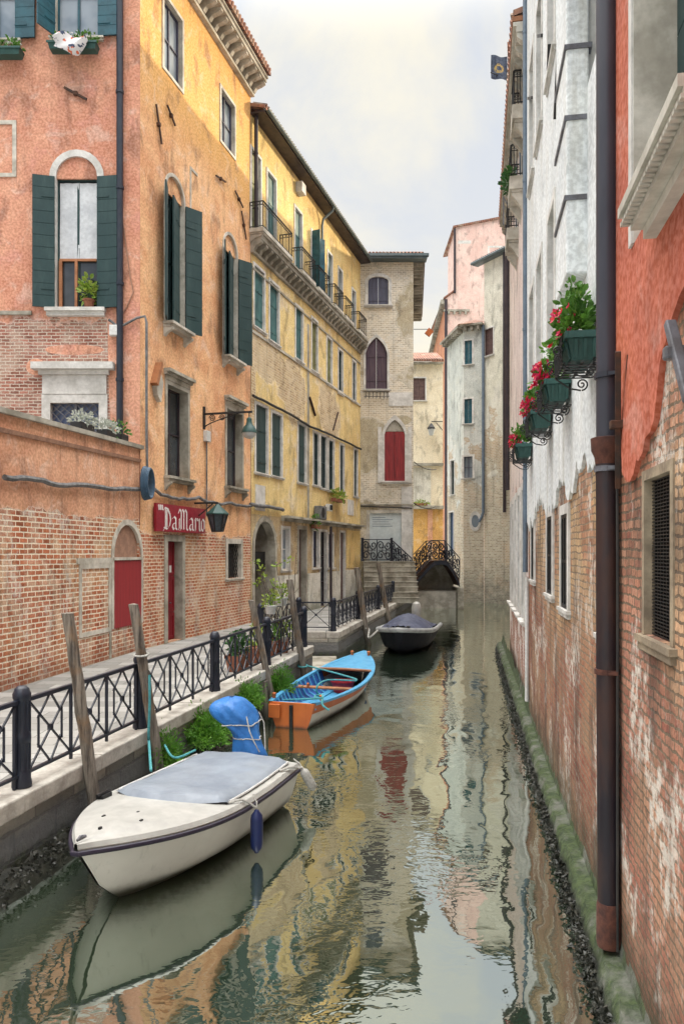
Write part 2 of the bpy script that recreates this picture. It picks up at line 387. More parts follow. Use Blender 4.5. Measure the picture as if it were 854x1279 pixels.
def leaf_mat(name, a, b, c=None):
    t = NT(name); v = t.obj(); n = t.noise(v, 5, 3, .6)
    col = t.mix(t.sm(n, .35, .65), a, b)
    if c: col = t.mix(t.sm(t.noise(v, 11, 2), .55, .7), col, c)
    m = t.fin(col, .55)
    tr = t.n('ShaderNodeBsdfTranslucent', {0: col}); mx = t.n('ShaderNodeMixShader', {0: .3, 1: t.bsdf.outputs[0], 2: tr.outputs[0]})
    t.t.links.new(mx.outputs[0], t.out.inputs[0]); return m
M['leaf'] = leaf_mat('leaf_green', (.045,.13,.018), (.10,.24,.03), (.16,.28,.05))
M['leaf_dark'] = leaf_mat('leaf_dark_green', (.02,.07,.018), (.05,.14,.03))
M['leaf_yellow'] = leaf_mat('leaf_yellow_green', (.16,.27,.03), (.30,.36,.06))
M['leaf_weed'] = leaf_mat('weed_green', (.06,.19,.015), (.13,.30,.03), (.035,.11,.012))
M['leaf_silver'] = leaf_mat('silver_leaf', (.30,.33,.28), (.48,.50,.44))
M['petal'] = leaf_mat('crimson_petal', (.62,.012,.035), (.50,.015,.10), (.72,.05,.04))
M['petal_white'] = leaf_mat('white_petal', (.7,.7,.68), (.6,.6,.58))
M['twig'] = simple('twig_bark', (.12,.09,.07), (.07,.05,.04), .9, 8, .3)

def water_mat():
    t = NT('canal_water'); v = t.obj()
    t.t.nodes.remove(t.bsdf)
    a = t.noise(t.n('ShaderNodeVectorMath', {0: v, 1: (1.0,.62,1)}, operation='MULTIPLY').outputs[0], 1.9, 1, .4, .5)
    b = t.noise(t.n('ShaderNodeVectorMath', {0: v, 1: (1,1.5,1)}, operation='MULTIPLY').outputs[0], 6.5, 2, .5, .3)
    c = t.noise(v, .33, 2, .5)
    amp = t.sm(c, .42, .62, .15, 1.)
    h = t.math('ADD', t.math('MULTIPLY', a, .72), t.math('MULTIPLY', t.math('MULTIPLY', b, amp), .34))
    nm = t.bump(h, 1.0, .0135)
    col = t.mix(t.sm(t.noise(v, .5, 3), .35, .65), (.018,.031,.018), (.028,.042,.024))
    df = t.n('ShaderNodeBsdfDiffuse', {'Color': col})
    gl = t.n('ShaderNodeBsdfGlossy', {'Color': (.92,.97,.92,1), 'Roughness': .02, 'Normal': nm})
    fr = t.n('ShaderNodeFresnel', {'IOR': 2.2, 'Normal': nm})
    mx = t.n('ShaderNodeMixShader', {0: t.math('ADD', fr.outputs[0], .34, clamp=True), 1: df.outputs[0], 2: gl.outputs[0]})
    t.t.links.new(mx.outputs[0], t.out.inputs[0]); return t.mat
M['water'] = water_mat()

def paving_mat():
    t = NT('stone_slab_paving'); v = t.obj()
    col, bf = brick_tex(t, v, (.24,.235,.22), (.32,.315,.295), (.12,.115,.105), .85, .42, .010, .006)
    n = t.noise(v, .9, 6, .6)
    col = t.mix(t.sm(n, .4, .65, 0, .4), col, (.22,.205,.18))
    return t.fin(col, .8, t.bump(t.math('ADD', t.math('SUBTRACT', 1., bf), t.math('MULTIPLY', t.noise(v, 14, 4), .5)), .35, .015))
M['paving'] = paving_mat()

def quay_mat():
    t = NT('wet_quay_masonry'); u, z, v = facade_uv(t)
    col, bf = brick_tex(t, v, (.27,.25,.21), (.40,.37,.30), (.14,.13,.11), .9, .30, .02, .03)
    n = t.noise(v, 1.4, 7, .65); n2 = t.noise(v, 9, 5, .65)
    col = t.mix(t.sm(n, .4, .62, 0, .55), col, (.14,.14,.135))
    zz = t.math('ADD', z, t.math('MULTIPLY', t.math('SUBTRACT', n, .5), .5))
    col = t.mix(t.sm(zz, .52, .72, .85, 0.), col, (.105,.108,.115))
    col = t.mix(t.math('MULTIPLY', t.sm(zz, .2, .42, 1., 0.), .9), col, t.mix(t.sm(n2, .45, .6), (.022,.022,.017), (.040,.055,.02)))
    return t.fin(col, t.sm(z, .1, .5, .5, .9), t.bump(t.math('ADD', t.math('MULTIPLY', t.math('SUBTRACT', 1., bf), .6), n2), .8, .04))
M['quay'] = quay_mat()

def algae_mat():
    t = NT('mossy_footing_stone'); v = t.obj(); n = t.noise(v, 3, 7, .66); n2 = t.noise(v, 14, 5, .65); n3 = t.noise(v, .7, 3)
    g = t.mix(t.sm(n2, .35, .65), (.022,.040,.012), (.060,.088,.028))
    s = t.mix(n2, (.07,.075,.055), (.18,.185,.16))
    f = t.sm(t.math('ADD', n, t.math('MULTIPLY', n3, .4)), .66, .88)
    col = t.mix(f, g, s)
    nz = t.n('ShaderNodeSeparateXYZ', {0: v}).outputs[2]
    col = t.mix(t.sm(t.math('ADD', nz, t.math('MULTIPLY', n, .12)), .14, .26, .9, 0), col, (.014,.015,.012))
    return t.fin(col, .75, t.bump(t.math('ADD', n, t.math('MULTIPLY', n2, .6)), .9, .05))
M['algae'] = algae_mat()
M['weed_dark'] = simple('dark_seaweed', (.016,.018,.012), (.04,.04,.028), .45, 9, .6, spec=.6)

def hull_mat(name, c, c2, scum, z0, z1, rough=.38):
    """painted hull with scuffs, drips and a stained waterline"""
    t = NT(name); v = t.obj(); z = t.n('ShaderNodeSeparateXYZ', {0: v}).outputs[2]
    n = t.noise(v, 1.1, 4); st = t.noise(t.n('ShaderNodeVectorMath', {0: v, 1: (7,7,.8)}, operation='MULTIPLY').outputs[0], 1.6, 5, .65); sc = t.noise(t.n('ShaderNodeVectorMath', {0: v, 1: (1.2,1.2,9)}, operation='MULTIPLY').outputs[0], 2.4, 5, .7)
    col = t.mix(t.sm(n, .35, .65), c, c2); col = t.mix(t.sm(st, .55, .8, 0, .4), col, tuple(x*.45 for x in c2)); col = t.mix(t.sm(sc, .64, .72, 0, .45), col, tuple(x*.35 for x in c2))
    col = t.mix(t.sm(t.math('ADD', z, t.math('MULTIPLY', st, .10)), z0, z1, .95, 0.), col, scum)
    return t.fin(col, t.sm(n, .3, .7, rough-.08, rough+.15), t.bump(sc, .05, .01), Specular_IOR_Level=.45)
M['gelcoat'] = hull_mat('cream_gelcoat_hull', (.55,.53,.475), (.47,.45,.40), (.05,.05,.03), .09, .27)
M['boat_white'] = hull_mat('white_boat_hull', (.60,.58,.54), (.46,.44,.40), (.045,.04,.028), .06, .22, .5)
M['boat_orange'] = hull_mat('orange_boat_hull', (.50,.13,.025), (.38,.095,.022), (.05,.03,.02), .03, .12, .5)
# ---------------------------------------------------------------- facade pieces
def outline(r, arch=None, grow=0., n=12, bottom=0.):
    """points from bottom left, over the head, to bottom right"""
    u0, u1, z0, z1 = r; hw = (u1-u0)/2; c = (u0+u1)/2
    if arch is None:
        return [(u0-grow, z0-bottom), (u0-grow, z1+grow), (u1+grow, z1+grow), (u1+grow, z0-bottom)]
    if arch == 'round':
        zs = z1-hw; pts = [(u0-grow, z0-bottom)]
        for k in range(n+1):
            a = math.pi*(1-k/n); pts.append((c+(hw+grow)*math.cos(a), zs+(hw+grow)*math.sin(a)))
        return pts+[(u1+grow, z0-bottom)]
    if arch == 'segment':
        rise = hw*.5; pts = [(u0-grow, z0-bottom)]
        for k in range(n+1):
            a = math.pi*(1-k/n); pts.append((c+(hw+grow)*math.cos(a), z1-rise+(rise+grow)*math.sin(a)))
        return pts+[(u1+grow, z0-bottom)]
    if arch == 'gothic':
        rise = hw*1.45; zs = z1-rise; pts = [(u0-grow, z0-bottom)]
        h = (hw+grow); rr = rise+grow*1.6
        for k in range(n+1):
            s = k/n; x = -1+2*s; ax = abs(x)
            y = (1-ax**2.1)**.72*.80+.20*(1-ax)**2.2     # ogee tip
            pts.append((c+h*x, zs+rr*y))
        return pts+[(u1+grow, z0-bottom)]

def wall(F, root, u0, u1, z0, z1, ops, mat, reveal=.22, name='wall', top=None):
    """wall sheet with recessed openings; ops = [(rect, arch)]"""
    m = MB(); us = {u0, u1}; zs = {z0, z1}
    for r, a in ops:
        us |= {max(u0, r[0]), min(u1, r[1])}; zs |= {max(z0, r[2]), min(z1, r[3])}
    us = sorted(us); zs = sorted(zs)
    for i in range(len(us)-1):
        for k in range(len(zs)-1):
            a, b, c, d = us[i], us[i+1], zs[k], zs[k+1]
            if b-a < 1e-5 or d-c < 1e-5: continue
            cu, cz = (a+b)/2, (c+d)/2
            if any(r[0] < cu < r[1] and r[2] < cz < r[3] for r, _ in ops): continue
            m.poly([(a,0,c),(b,0,c),(b,0,d),(a,0,d)])
    for r, arch in ops:
        o = outline(r, arch)
        if arch:
            for k in range(1, len(o)-2):
                p, q = o[k], o[k+1]
                m.poly([(p[0],0,p[1]),(q[0],0,q[1]),(q[0],0,r[3]),(p[0],0,r[3])])
        for k in range(len(o)):
            p, q = o[k], o[(k+1)%len(o)]
            m.poly([(p[0],0,p[1]),(q[0],0,q[1]),(q[0],reveal,q[1]),(p[0],reveal,p[1])])
    return m.build(name, mat, root, mat=F.rel(root))

def shell(F, root, u0, u1, z0, z1, depth, mat, name='side_wall', left=True, right=True):
    m = MB(); e = .003
    if left: m.poly([(u0,e,z0),(u0,e,z1),(u0,depth,z1),(u0,depth,z0)])
    if right: m.poly([(u1,e,z0),(u1,e,z1),(u1,depth,z1),(u1,depth,z0)])
    m.poly([(u0,depth,z0),(u1,depth,z0),(u1,depth,z1),(u0,depth,z1)])
    m.poly([(u0,.3,z1-.02),(u1,.3,z1-.02),(u1,depth,z1-.02),(u0,depth,z1-.02)])
    return m.build(name, mat, root, mat=F.rel(root))

def frame_mesh(r, arch, w, fd, closed=False, base=0.):
    m = MB(); I = outline(r, arch, grow=-.004); O = outline(r, arch, grow=w)
    n = len(I)
    for k in range(n-1):
        a, b, c, d = I[k], I[k+1], O[k+1], O[k]
        m.poly([(a[0],-fd,a[1]),(b[0],-fd,b[1]),(c[0],-fd,c[1]),(d[0],-fd,d[1])])
        m.poly([(c[0],-fd,c[1]),(d[0],-fd,d[1]),(d[0],.02,d[1]),(c[0],.02,c[1])])
        m.poly([(a[0],-fd,a[1]),(b[0],-fd,b[1]),(b[0],.30,b[1]),(a[0],.30,a[1])])
    for a, b in ((I[0], O[0]), (I[-1], O[-1])):
        m.poly([(a[0],-fd,a[1]),(b[0],-fd,b[1]),(b[0],.02,b[1]),(a[0],.02,a[1])])
    if closed:
        u0, u1, z0, z1 = r
        m.box((u0-w, -fd, z0-w), (u1+w, .1, z0-.002))
    return m

def leaf(hu, w, z0, z1, ang, left, y=-.05, th=.045, boards=8, lean=0):
    """a board shutter hinged at hu; ang 0 = closed, 180 = flat on the wall"""
    m = MB(); a = R(ang); s = 1 if left else -1
    d = Vector((s*math.cos(a), -math.sin(a), 0)); nrm = Vector((d.y, -d.x, 0))
    h = (z1-z0)/boards; g = .012
    for k in range(boards):
        a0 = z0+k*h+g/2; a1 = z0+(k+1)*h-g/2
        P = []
        for zz in (a0, a1):
            for t_, o_ in ((0,-th/2),(w,-th/2),(w,th/2),(0,th/2)):
                q = Vector((hu, y, 0))+d*t_+nrm*o_; P.append((q.x, q.y, zz))
        m.add(P, [(3,2,1,0),(4,5,6,7),(0,1,5,4),(1,2,6,5),(2,3,7,6),(3,0,4,7)])
    P = []
    for zz in (z0+.02, z1-.02):
        for t_, o_ in ((.02,-th*.3),(w-.02,-th*.3),(w-.02,th*.3),(.02,th*.3)):
            q = Vector((hu, y, 0))+d*t_+nrm*o_; P.append((q.x, q.y, zz))
    m.add(P, [(3,2,1,0),(4,5,6,7),(0,1,5,4),(1,2,6,5),(2,3,7,6),(3,0,4,7)])
    for zz in (z0+(z1-z0)*.14, z0+(z1-z0)*.84):       # strap hinges
        p = Vector((hu, y, zz))-nrm*(th/2+.008); q = p+d*(w*.6); m.bar(p, q, .012, .035)
        p = Vector((hu, y, zz))+nrm*(th/2+.008); q = p+d*(w*.6); m.bar(p, q, .012, .035)
    return m

def sill_mesh(u0, u1, z, proj=.16, th=.10, over=.12, brackets=False, cove=True):
    m = MB()
    m.box((u0-over, -proj, z-th*.45), (u1+over, .05, z))
    if cove: m.box((u0-over*.6, -proj*.66, z-th), (u1+over*.6, .05, z-th*.45-.002))
    if brackets:
        for uu in (u0+.04, u1-.04):
            prof = [(-proj*.9, z-th-.002), (-proj*.85, z-th-.06), (-proj*.35, z-th-.14), (-.02, z-th-.24), (.02, z-th-.24), (.02, z-th-.002)]
            for s in (0,):
                P = [(uu-.06, p[0], p[1]) for p in prof]+[(uu+.06, p[0], p[1]) for p in prof]; n = len(prof)
                Fc = [tuple(range(n)), tuple(range(2*n-1, n-1, -1))]+[(i, i+n, (i+1)%n+n, (i+1)%n) for i in range(n)]
                m.add(P, Fc)
    return m

def window(F, root, r, arch=None, fw=.11, fd=.035, frame=True, sill=True, sillproj=.14, pane='glass', pdepth=.16, sash=True, sashmat='shutter',
           shut=None, smat='shutter', sang=(170,170), sw=None, framemat='stone', closedmat=None, brackets=False, lintel=None, frame_closed=False, name='window', boards=9, sashcols=2, sashrows=2, sth=.1):
    RM = F.rel(root); u0, u1, z0, z1 = r
    if frame:
        w = frame_mesh(r, arch, fw, fd, frame_closed).build(name, M[framemat], root, mat=RM)
    else:
        I = outline(r, arch); m = MB()
        for k in range(len(I)-1):
            a, b = I[k], I[k+1]
            m.poly([(a[0],.03,a[1]),(b[0],.03,b[1]),(b[0],.15,b[1]),(a[0],.15,a[1])])
        w = m.build(name, M[framemat], root, mat=RM)
    I = outline(r, arch)
    if shut == 'closed':
        for s in (0, 1):
            hw = (u0+u1)/2; lo, hi = (u0, hw-.006) if s == 0 else (hw+.006, u1)
            pts = [p for p in I if lo-1e-6 <= p[0] <= hi+1e-6]
            if arch:
                apex = max(p[1] for p in I); ins = (hi if s == 0 else lo, apex-.01)
                pts = (pts+[ins, (ins[0], z0)]) if s == 0 else ([(ins[0], z0), ins]+pts)
            else: pts = [(lo,z0),(lo,z1),(hi,z1),(hi,z0)]
            m = MB(); m.prism(pts, pdepth*.55, pdepth*.55+.04)
            for zz in (z0+(z1-z0)*.16, z0+(z1-z0)*.62): m.box((lo+.02, pdepth*.55-.02, zz), (hi-.02, pdepth*.55+.001, zz+.05))
            m.build('shutter', M[closedmat or smat], w)
    else:
        m = MB(); m.poly([(p[0], pdepth, p[1]) for p in I]); m.build('pane', M[pane], w)
        if sash:
            m = MB(); t = .05; y0, y1 = pdepth-.05, pdepth-.005
            m.box((u0,y0,z0),(u0+t,y1,z1 if not arch else z1-(u1-u0)*.5)); m.box((u1-t,y0,z0),(u1,y1,z1 if not arch else z1-(u1-u0)*.5))
            zt = z1 if not arch else z1-(u1-u0)*.5
            m.box((u0+t+.002,y0,z0),(u1-t-.002,y1,z0+t)); m.box((u0+t+.002,y0,zt-t),(u1-t-.002,y1,zt))
            for k in range(1, sashcols):
                c = u0+(u1-u0)*k/sashcols; m.box((c-.03,y0+.004,z0+t+.002),(c+.03,y1-.004,zt-t-.002))
            for k in range(1, sashrows):
                zz = z0+(zt-z0)*k/sashrows; m.box((u0+t+.002,y0+.008,zz-.02),(u1-t-.002,y1-.008,zz+.02))
            m.build('sash', M[sashmat], w)
    if shut == 'open':
        hw = sw or (u1-u0)/2; zt = z1 if arch is None else z1-(u1-u0)*.5
        for s in (0, 1):
            if sang[s] is None: continue
            leaf(u0-.01 if s == 0 else u1+.01, hw, z0+.01, zt-.01, sang[s], s == 0, y=-fd-.035, boards=boards).build('shutter', M[smat], w)
    if sill:
        sill_mesh(u0-(fw if frame else 0), u1+(fw if frame else 0), z0-.002, sillproj, sth, .06, brackets).build('sill', M[framemat], w)
    if lintel:
        lw, lh = lintel; m = MB(); b = z1+(fw if frame else 0)
        m.box((u0-fw, -.05, b+.002), (u1+fw, .03, b+lh*.45)); m.box((u0-fw-.05, -.11, b+lh*.45+.002), (u1+fw+.05, .03, b+lh*.7)); m.box((u0-fw-lw, -.2, b+lh*.7+.002), (u1+fw+lw, .03, b+lh))
        m.build('lintel', M[framemat], w)
    return w

def downpipe(F, root, px, zt, zb, r, mat, off=.10, n=10, straps=()):
    u = px if isinstance(px, float) else F.u(px)
    m = MB(); m.tube([(u,-off,zb),(u,-off,zt)], r, n)
    for zz in straps:
        m.tube([(u,-off,zz-.03),(u,-off,zz+.03)], r*1.18, n); m.bar((u,-off,zz),(u,.02,zz),.025)
    return m.build('downpipe', M[mat], root, smooth=True, mat=F.rel(root))

def tie(F, label, a, b, w=.04, mat='iron_rust', group=None, boss=True):
    """wall anchor: an iron bar standing a little off the wall between two facade points"""
    cu, cz = (a[0]+b[0])/2, (a[1]+b[1])/2
    t = F.thing('wall_anchor', label, 'wall anchor', cu, cz, 0, group)
    m = MB(); m.bar((a[0]-cu,-.05,a[1]-cz),(b[0]-cu,-.05,b[1]-cz),w,w*1.2); m.build('anchor_bar', M[mat], t)
    if boss:
        m = MB(); m.box((-w*1.1,-.09,-w*1.1),(w*1.1,.01,w*1.1)); m.build('anchor_boss', M[mat], t)
    return t

def railing_mb(m, p, q, z0, z1, n, r=.011):
    """plain upright bars between two points with a top and bottom rail (added to a builder)"""
    p = Vector((p[0],p[1],0)); q = Vector((q[0],q[1],0)); Z = Vector((0,0,1))
    m.bar(p+Z*z1, q+Z*z1, .045, .02); m.bar(p+Z*(z0+.06), q+Z*(z0+.06), .03, .018); m.bar(p+Z*(z1-.13), q+Z*(z1-.13), .02, .015)
    for k in range(n+1):
        c = p.lerp(q, k/n); w = .022 if k in (0, n) else r*1.3
        m.bar(c+Z*(z0 if k in (0,n) else z0+.06), c+Z*z1, w, w)
    for k in range(n):                       # little rings under the top rail
        c = p.lerp(q, (k+.5)/n); d = (q-p).normalized(); rr = min(.05, (q-p).length/n*.4)
        m.tube([c+Z*(z1-.065)+d*(rr*math.cos(i*math.pi/4))+Z*(rr*math.sin(i*math.pi/4)) for i in range(9)], .006, 4, False)
    return m

def balcony(F, root, u0, u1, z, proj=.5, rh=.95, slabmat='stone', nb=3, bars=9, slab=.14, railmat='iron_black', bracket_h=.28):
    RM = F.rel(root); m = MB()
    m.box((u0, -proj, z-slab), (u1, .02, z)); m.box((u0+.04, -proj+.05, z-slab-.06), (u1-.04, .02, z-slab-.002))
    b = m.build('balcony', M[slabmat], root, mat=RM)
    m = MB(); i = .04
    railing_mb(m, (u0+i,-proj+i), (u1-i,-proj+i), z, z+rh, bars)
    railing_mb(m, (u0+i,-proj+i), (u0+i,0), z, z+rh, 4); railing_mb(m, (u1-i,-proj+i), (u1-i,0), z, z+rh, 4)
    m.build('railing', M[railmat], b)
    for k in range(nb):
        uu = u0+.14+(u1-u0-.28)*k/max(nb-1, 1); prof = [(-proj*.85, z-slab-.065), (-proj*.8, z-slab-.12), (-proj*.3, z-slab-bracket_h*.7), (.02, z-slab-bracket_h-.06), (.02, z-slab-.065)]
        P = [(uu-.07, p[0], p[1]) for p in prof]+[(uu+.07, p[0], p[1]) for p in prof]; n = len(prof)
        MB().add(P, [tuple(range(n)), tuple(range(2*n-1, n-1, -1))]+[(j, j+n, (j+1)%n+n, (j+1)%n) for j in range(n)]).build('bracket', M[slabmat], b)
    return b

def modillions(F, root, u0, u1, z, step, proj, h, mat, w=.12, name='cornice', slab=.12, gutter=None):
    """projecting eave slab on a row of shaped brackets, one cornice part"""
    m = MB(); m.box((u0, -proj, z), (u1, .05, z+slab)); m.box((u0, -proj*.25, z-h-.10), (u1, .05, z-h))
    m.box((u0, -proj-.06, z+slab+.002), (u1, .05, z+slab+.08))
    n = int((u1-u0)/step)
    for k in range(n+1):
        uu = u0+.1+(u1-u0-.2)*k/max(1, n)
        prof = [(-proj*.92, z-.002), (-proj*.95, z-h*.28), (-proj*.7, z-h*.5), (-proj*.45, z-h*.62), (-proj*.3, z-h), (.02, z-h), (.02, z-.002)]
        P = [(uu-w/2, p[0], p[1]) for p in prof]+[(uu+w/2, p[0], p[1]) for p in prof]; c = len(prof)
        m.add(P, [tuple(range(c)), tuple(range(2*c-1, c-1, -1))]+[(j, j+c, (j+1)%c+c, (j+1)%c) for j in range(c)])
    return m.build(name, M[mat], root, mat=F.rel(root))

def roof(F, root, u0, u1, z, over, depth, rise, mat='tiles', name='roof', th=.12):
    m = MB()
    P = [(u0,-over,z),(u1,-over,z),(u1,depth,z+rise),(u0,depth,z+rise)]
    P2 = [(a,b,c+th) for a,b,c in P]
    m.add(P+P2, [(0,1,2,3),(4,5,6,7),(0,1,5,4),(1,2,6,5),(2,3,7,6),(3,0,4,7)])
    # tile ends along the eave
    k = u0+.1
    while k < u1-.1 and (u1-u0)/.2 < 140:
        m.tube([(k,-over-.03,z+th+.01),(k,-over+.5,z+th+.01+.53*rise/(depth+over))], .07, 6); k += .2
    return m.build(name, M[mat], root, mat=F.rel(root))

def cable(F, label, pts, r=.03, mat='cable', off=.06, cat='cable', sag=0, name='cable'):
    """a cable pinned along a facade; pts are (px, py)"""
    P = []
    uz = [F.uz(*p) for p in pts]; c = uz[len(uz)//2]
    for i, (u, z) in enumerate(uz):
        P.append((u-c[0], -off, z-c[1]))
        if i < len(uz)-1:
            a, b = uz[i], uz[i+1]
            for t_ in (.25,.5,.75): P.append((a[0]+(b[0]-a[0])*t_-c[0], -off, a[1]+(b[1]-a[1])*t_-c[1]-sag*4*t_*(1-t_)+random.uniform(-1,1)*r*.4))
    o = MB().tube(P, r, 7).build(name, M[mat], None, smooth=True)
    o.location = F.P(c[0], c[1]); o.rotation_euler = (0,0,F.th)
    return tag(o, label, cat)

# ================================================================= LEFT: red corner house
BR1, BR2, BR3 = srgb(192,104,58), srgb(152,72,42), srgb(205,158,106)
MRT = srgb(228,212,186)
FS = Facade((-5.28, 19.9), (-3.30, 27.5))          # side towards the canal
FF = Facade((-16.0, 19.9), (-5.283, 19.9))          # front, facing the camera
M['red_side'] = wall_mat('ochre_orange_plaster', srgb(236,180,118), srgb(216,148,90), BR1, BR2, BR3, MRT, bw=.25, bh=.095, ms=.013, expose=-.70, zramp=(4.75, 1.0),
    patches=[(7.3,6.6,.5,.8,.45),(.2,4.6,1.,.5,.2)], streak=.22, streakcol=(.20,.09,.045), bright=(15.4,2.6,srgb(226,172,98)), tint=srgb(214,150,98), spot=.5, bricktint=(2.6,3.6,srgb(176,98,58)), lime=.5, grime=.3)  # bright paints the sunlit top into the plaster colour
M['red_front'] = wall_mat('salmon_plaster', srgb(222,154,116), srgb(202,126,90), srgb(172,112,92), srgb(132,78,64), srgb(182,146,124), srgb(206,192,176), bw=.24, bh=.085, ms=.012, expose=-.02,
    zramp=(9.72, .55), patches=[(10.55,8,.7,9,-7.),(8.0,8.35,.35,.28,-2.),(9.0,8.8,.9,.16,-2.)], streak=.22, streakcol=(.16,.07,.05), tint=srgb(214,150,134), spot=.5)
red = FS.root('red_corner_house', 'tall salmon and orange plastered corner house with dark green shutters above the walkway', 'house')
HR = 20.45
def WS(x0, x1, yt, yb): return FS.rect(x0, x1, yt, yb)
ops = []; jobs = []
def add(ops_, jobs_, r, arch=None, **k): ops_.append((r, arch)); jobs_.append((r, arch, k))
add(ops, jobs, WS(204,227,9,97), None, fw=.09, pane='glass_sky', sashmat='shutter_violet', framemat='stone', sill=False, frame_closed=True)
add(ops, jobs, WS(275.5,292.5,121,185), None, fw=.09, pane='glass_sky', sashmat='shutter_violet', framemat='stone', sill=False, frame_closed=True)
add(ops, jobs, WS(206.5,229,222,409), 'round', shut='open', sang=(157,148), pane='glass', framemat='stone', brackets=True, sillproj=.32, fw=.09, sth=.16)
add(ops, jobs, WS(279,295.5,294,449), 'round', shut='open', sang=(157,148), pane='glass', framemat='stone', brackets=True, sillproj=.32, fw=.09, sth=.16)
add(ops, jobs, WS(208,234,485,597), None, lintel=(.06,.30), pane='glass', framemat='stone_old', brackets=True, sillproj=.22, fw=.11, sashmat='pipe_dark', pdepth=.3, sth=.16)
add(ops, jobs, WS(282.5,302,514,609), None, lintel=(.06,.30), pane='glass', framemat='stone_old', brackets=True, sillproj=.22, fw=.11, sashmat='pipe_dark', pdepth=.3, sth=.16)
# ground floor: barred window and red door
rb = WS(284,300.5,679,722); rd = (FS.u(208.5), FS.u(227), .97, FS.z(217,676))
ops += [(rb, None), (rd, None)]
wall(FS, red, 0, FS.L, .9, HR, ops, M['red_side'], .32)
for r, a, k in jobs:
    w = window(FS, red, r, a, **k)
    if a == 'round': u0,u1,z0,z1 = r; leaf(u1-.02, (u1-u0)*.66, z0+.02, z1-(u1-u0)*.5, 14, False, y=.13, boards=7).build('inner_shutter', M['shutter'], w); MB().prism([p for p in outline((u0+.01,u1-.01,z1-(u1-u0)*.5,z1-.01), 'round')], .05, .1).build('tympanum', M['red_side'], w)
w = window(FS, red, rb, None, fw=.16, fd=.03, pane='glass', framemat='stone', sillproj=.08, sash=False, pdepth=.25)
m = MB()
u0,u1,z0,z1 = rb
for k in range(-6, 8):
    for s in (1,-1):
        a = u0+k*.16; pts = []
        for i in range(9):
            t_ = i/8; uu = a+s*t_*(z1-z0)*.6+ (0 if s > 0 else .96); 
            if u0 <= uu <= u1: pts.append((uu, .10+.012*s, z0+t_*(z1-z0)))
        if len(pts) > 1: m.tube(pts, .013, 5)
m.build('grille', M['iron_black'], w)
# door
m = frame_mesh(rd, None, .17, .035); d = m.build('door_frame', M['stone_old'], red, mat=FS.rel(red))
u0,u1,z0,z1 = rd; m = MB(); y = .24; hw = (u0+u1)/2
m.box((u0,y+.012,z0),(u1,y+.05,z1))
for a, b in ((u0, hw-.008), (hw+.008, u1)):
    for c, e in ((z0+.03, z0+(z1-z0)*.27), (z0+(z1-z0)*.29, z0+(z1-z0)*.64), (z0+(z1-z0)*.66, z1-.03)):
        m.box((a+.0,y-.01,c),(a+.09,y+.01,e)); m.box((b-.09,y-.01,c),(b,y+.01,e)); m.box((a+.092,y-.01,c),(b-.092,y+.01,c+.09)); m.box((a+.092,y-.01,e-.09),(b-.092,y+.01,e))
dd = m.build('door', M['door_red'], d); m = MB(); m.box((hw+.1,y-.02,z0+1.95),(hw+.24,y-.012,z0+2.15)); m.build('paper_notice', M['white_paint'], dd)
m = MB(); m.lathe([(0,0),(.03,.01),(.035,.03),(0,.045)], (0,0,0), 10); h = m.build('handle', M['iron_grey'], dd, True); h.location = (hw+.12, y-.05, z0+1.05)
modillions(FS, red, -.35, FS.L, HR-.05, .42, .62, .34, 'stone', .16)
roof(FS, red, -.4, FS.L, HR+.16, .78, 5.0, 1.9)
shell(FF, red, 0, FF.L, .9, HR, 7.2, M['red_front'], right=False)
# front face
opsf = []; jf = []
def WF(x0, x1, yt, yb): return FF.rect(x0, x1, yt, yb)
rbig = WF(70,122,195,386); add(opsf, jf, rbig, 'round', framemat='stone_bright', fw=.17, sashmat='shutter', pane='glass', shut='open', sang=(166,172), brackets=False, sillproj=.22, boards=11, sashrows=1, sth=.2)
add(opsf, jf, WF(63,124,503,548), None, framemat='stone_bright', fw=.22, pane='glass_blue', sash=False, sill=False)
add(opsf, jf, WF(70,123,-65,47), None, framemat='stone', fw=.10, pane='glass_sky', shut='open', smat='shutter_blue', sang=(118,176), sashmat='shutter_blue', sill=True, sillproj=.12)
add(opsf, jf, WF(-30,20,-65,50), None, framemat='stone', fw=.10, pane='glass_sky', shut='open', smat='shutter_blue', sang=(170,176), sashmat='shutter_blue', sill=True, sillproj=.12)
wall(FF, red, 0, FF.L, .9, HR, opsf, M['red_front'], .28, 'front_wall')
fw_ = [window(FF, red, r, a, **k) for r, a, k in jf]
w = fw_[0]; u0,u1,z0,z1 = rbig; hw = (u1-u0)/2
m = MB(); m.prism([p for p in outline((u0,u1,z1-hw-.02,z1), 'round')], .03, .1); m.build('tympanum', M['red_front'], w)
m = MB(); rows = []                                   # roller blind
for i in range(7):
    zz = z1-hw-.1-(i/6)*(z1-hw-z0)*.58; rows.append([(u0+.06+(u1-u0-.12)*k/12, .12+.012*math.sin(k*1.9+i), zz) for k in range(13)])
m.grid(rows); m.build('blind', M['curtain'], w, True)
zb_ = rows[-1][0][2]
m = MB(); m.box((u0+.06,.07,zb_-.06),(u1-.06,.13,zb_)); m.box((u0+.05,.06,z0),(u0+.13,.13,zb_-.06)); m.box((u1-.62,.05,z0+.02),(u1-.55,.12,zb_-.06)); m.build('inner_frame', M['boat_wood'], w)
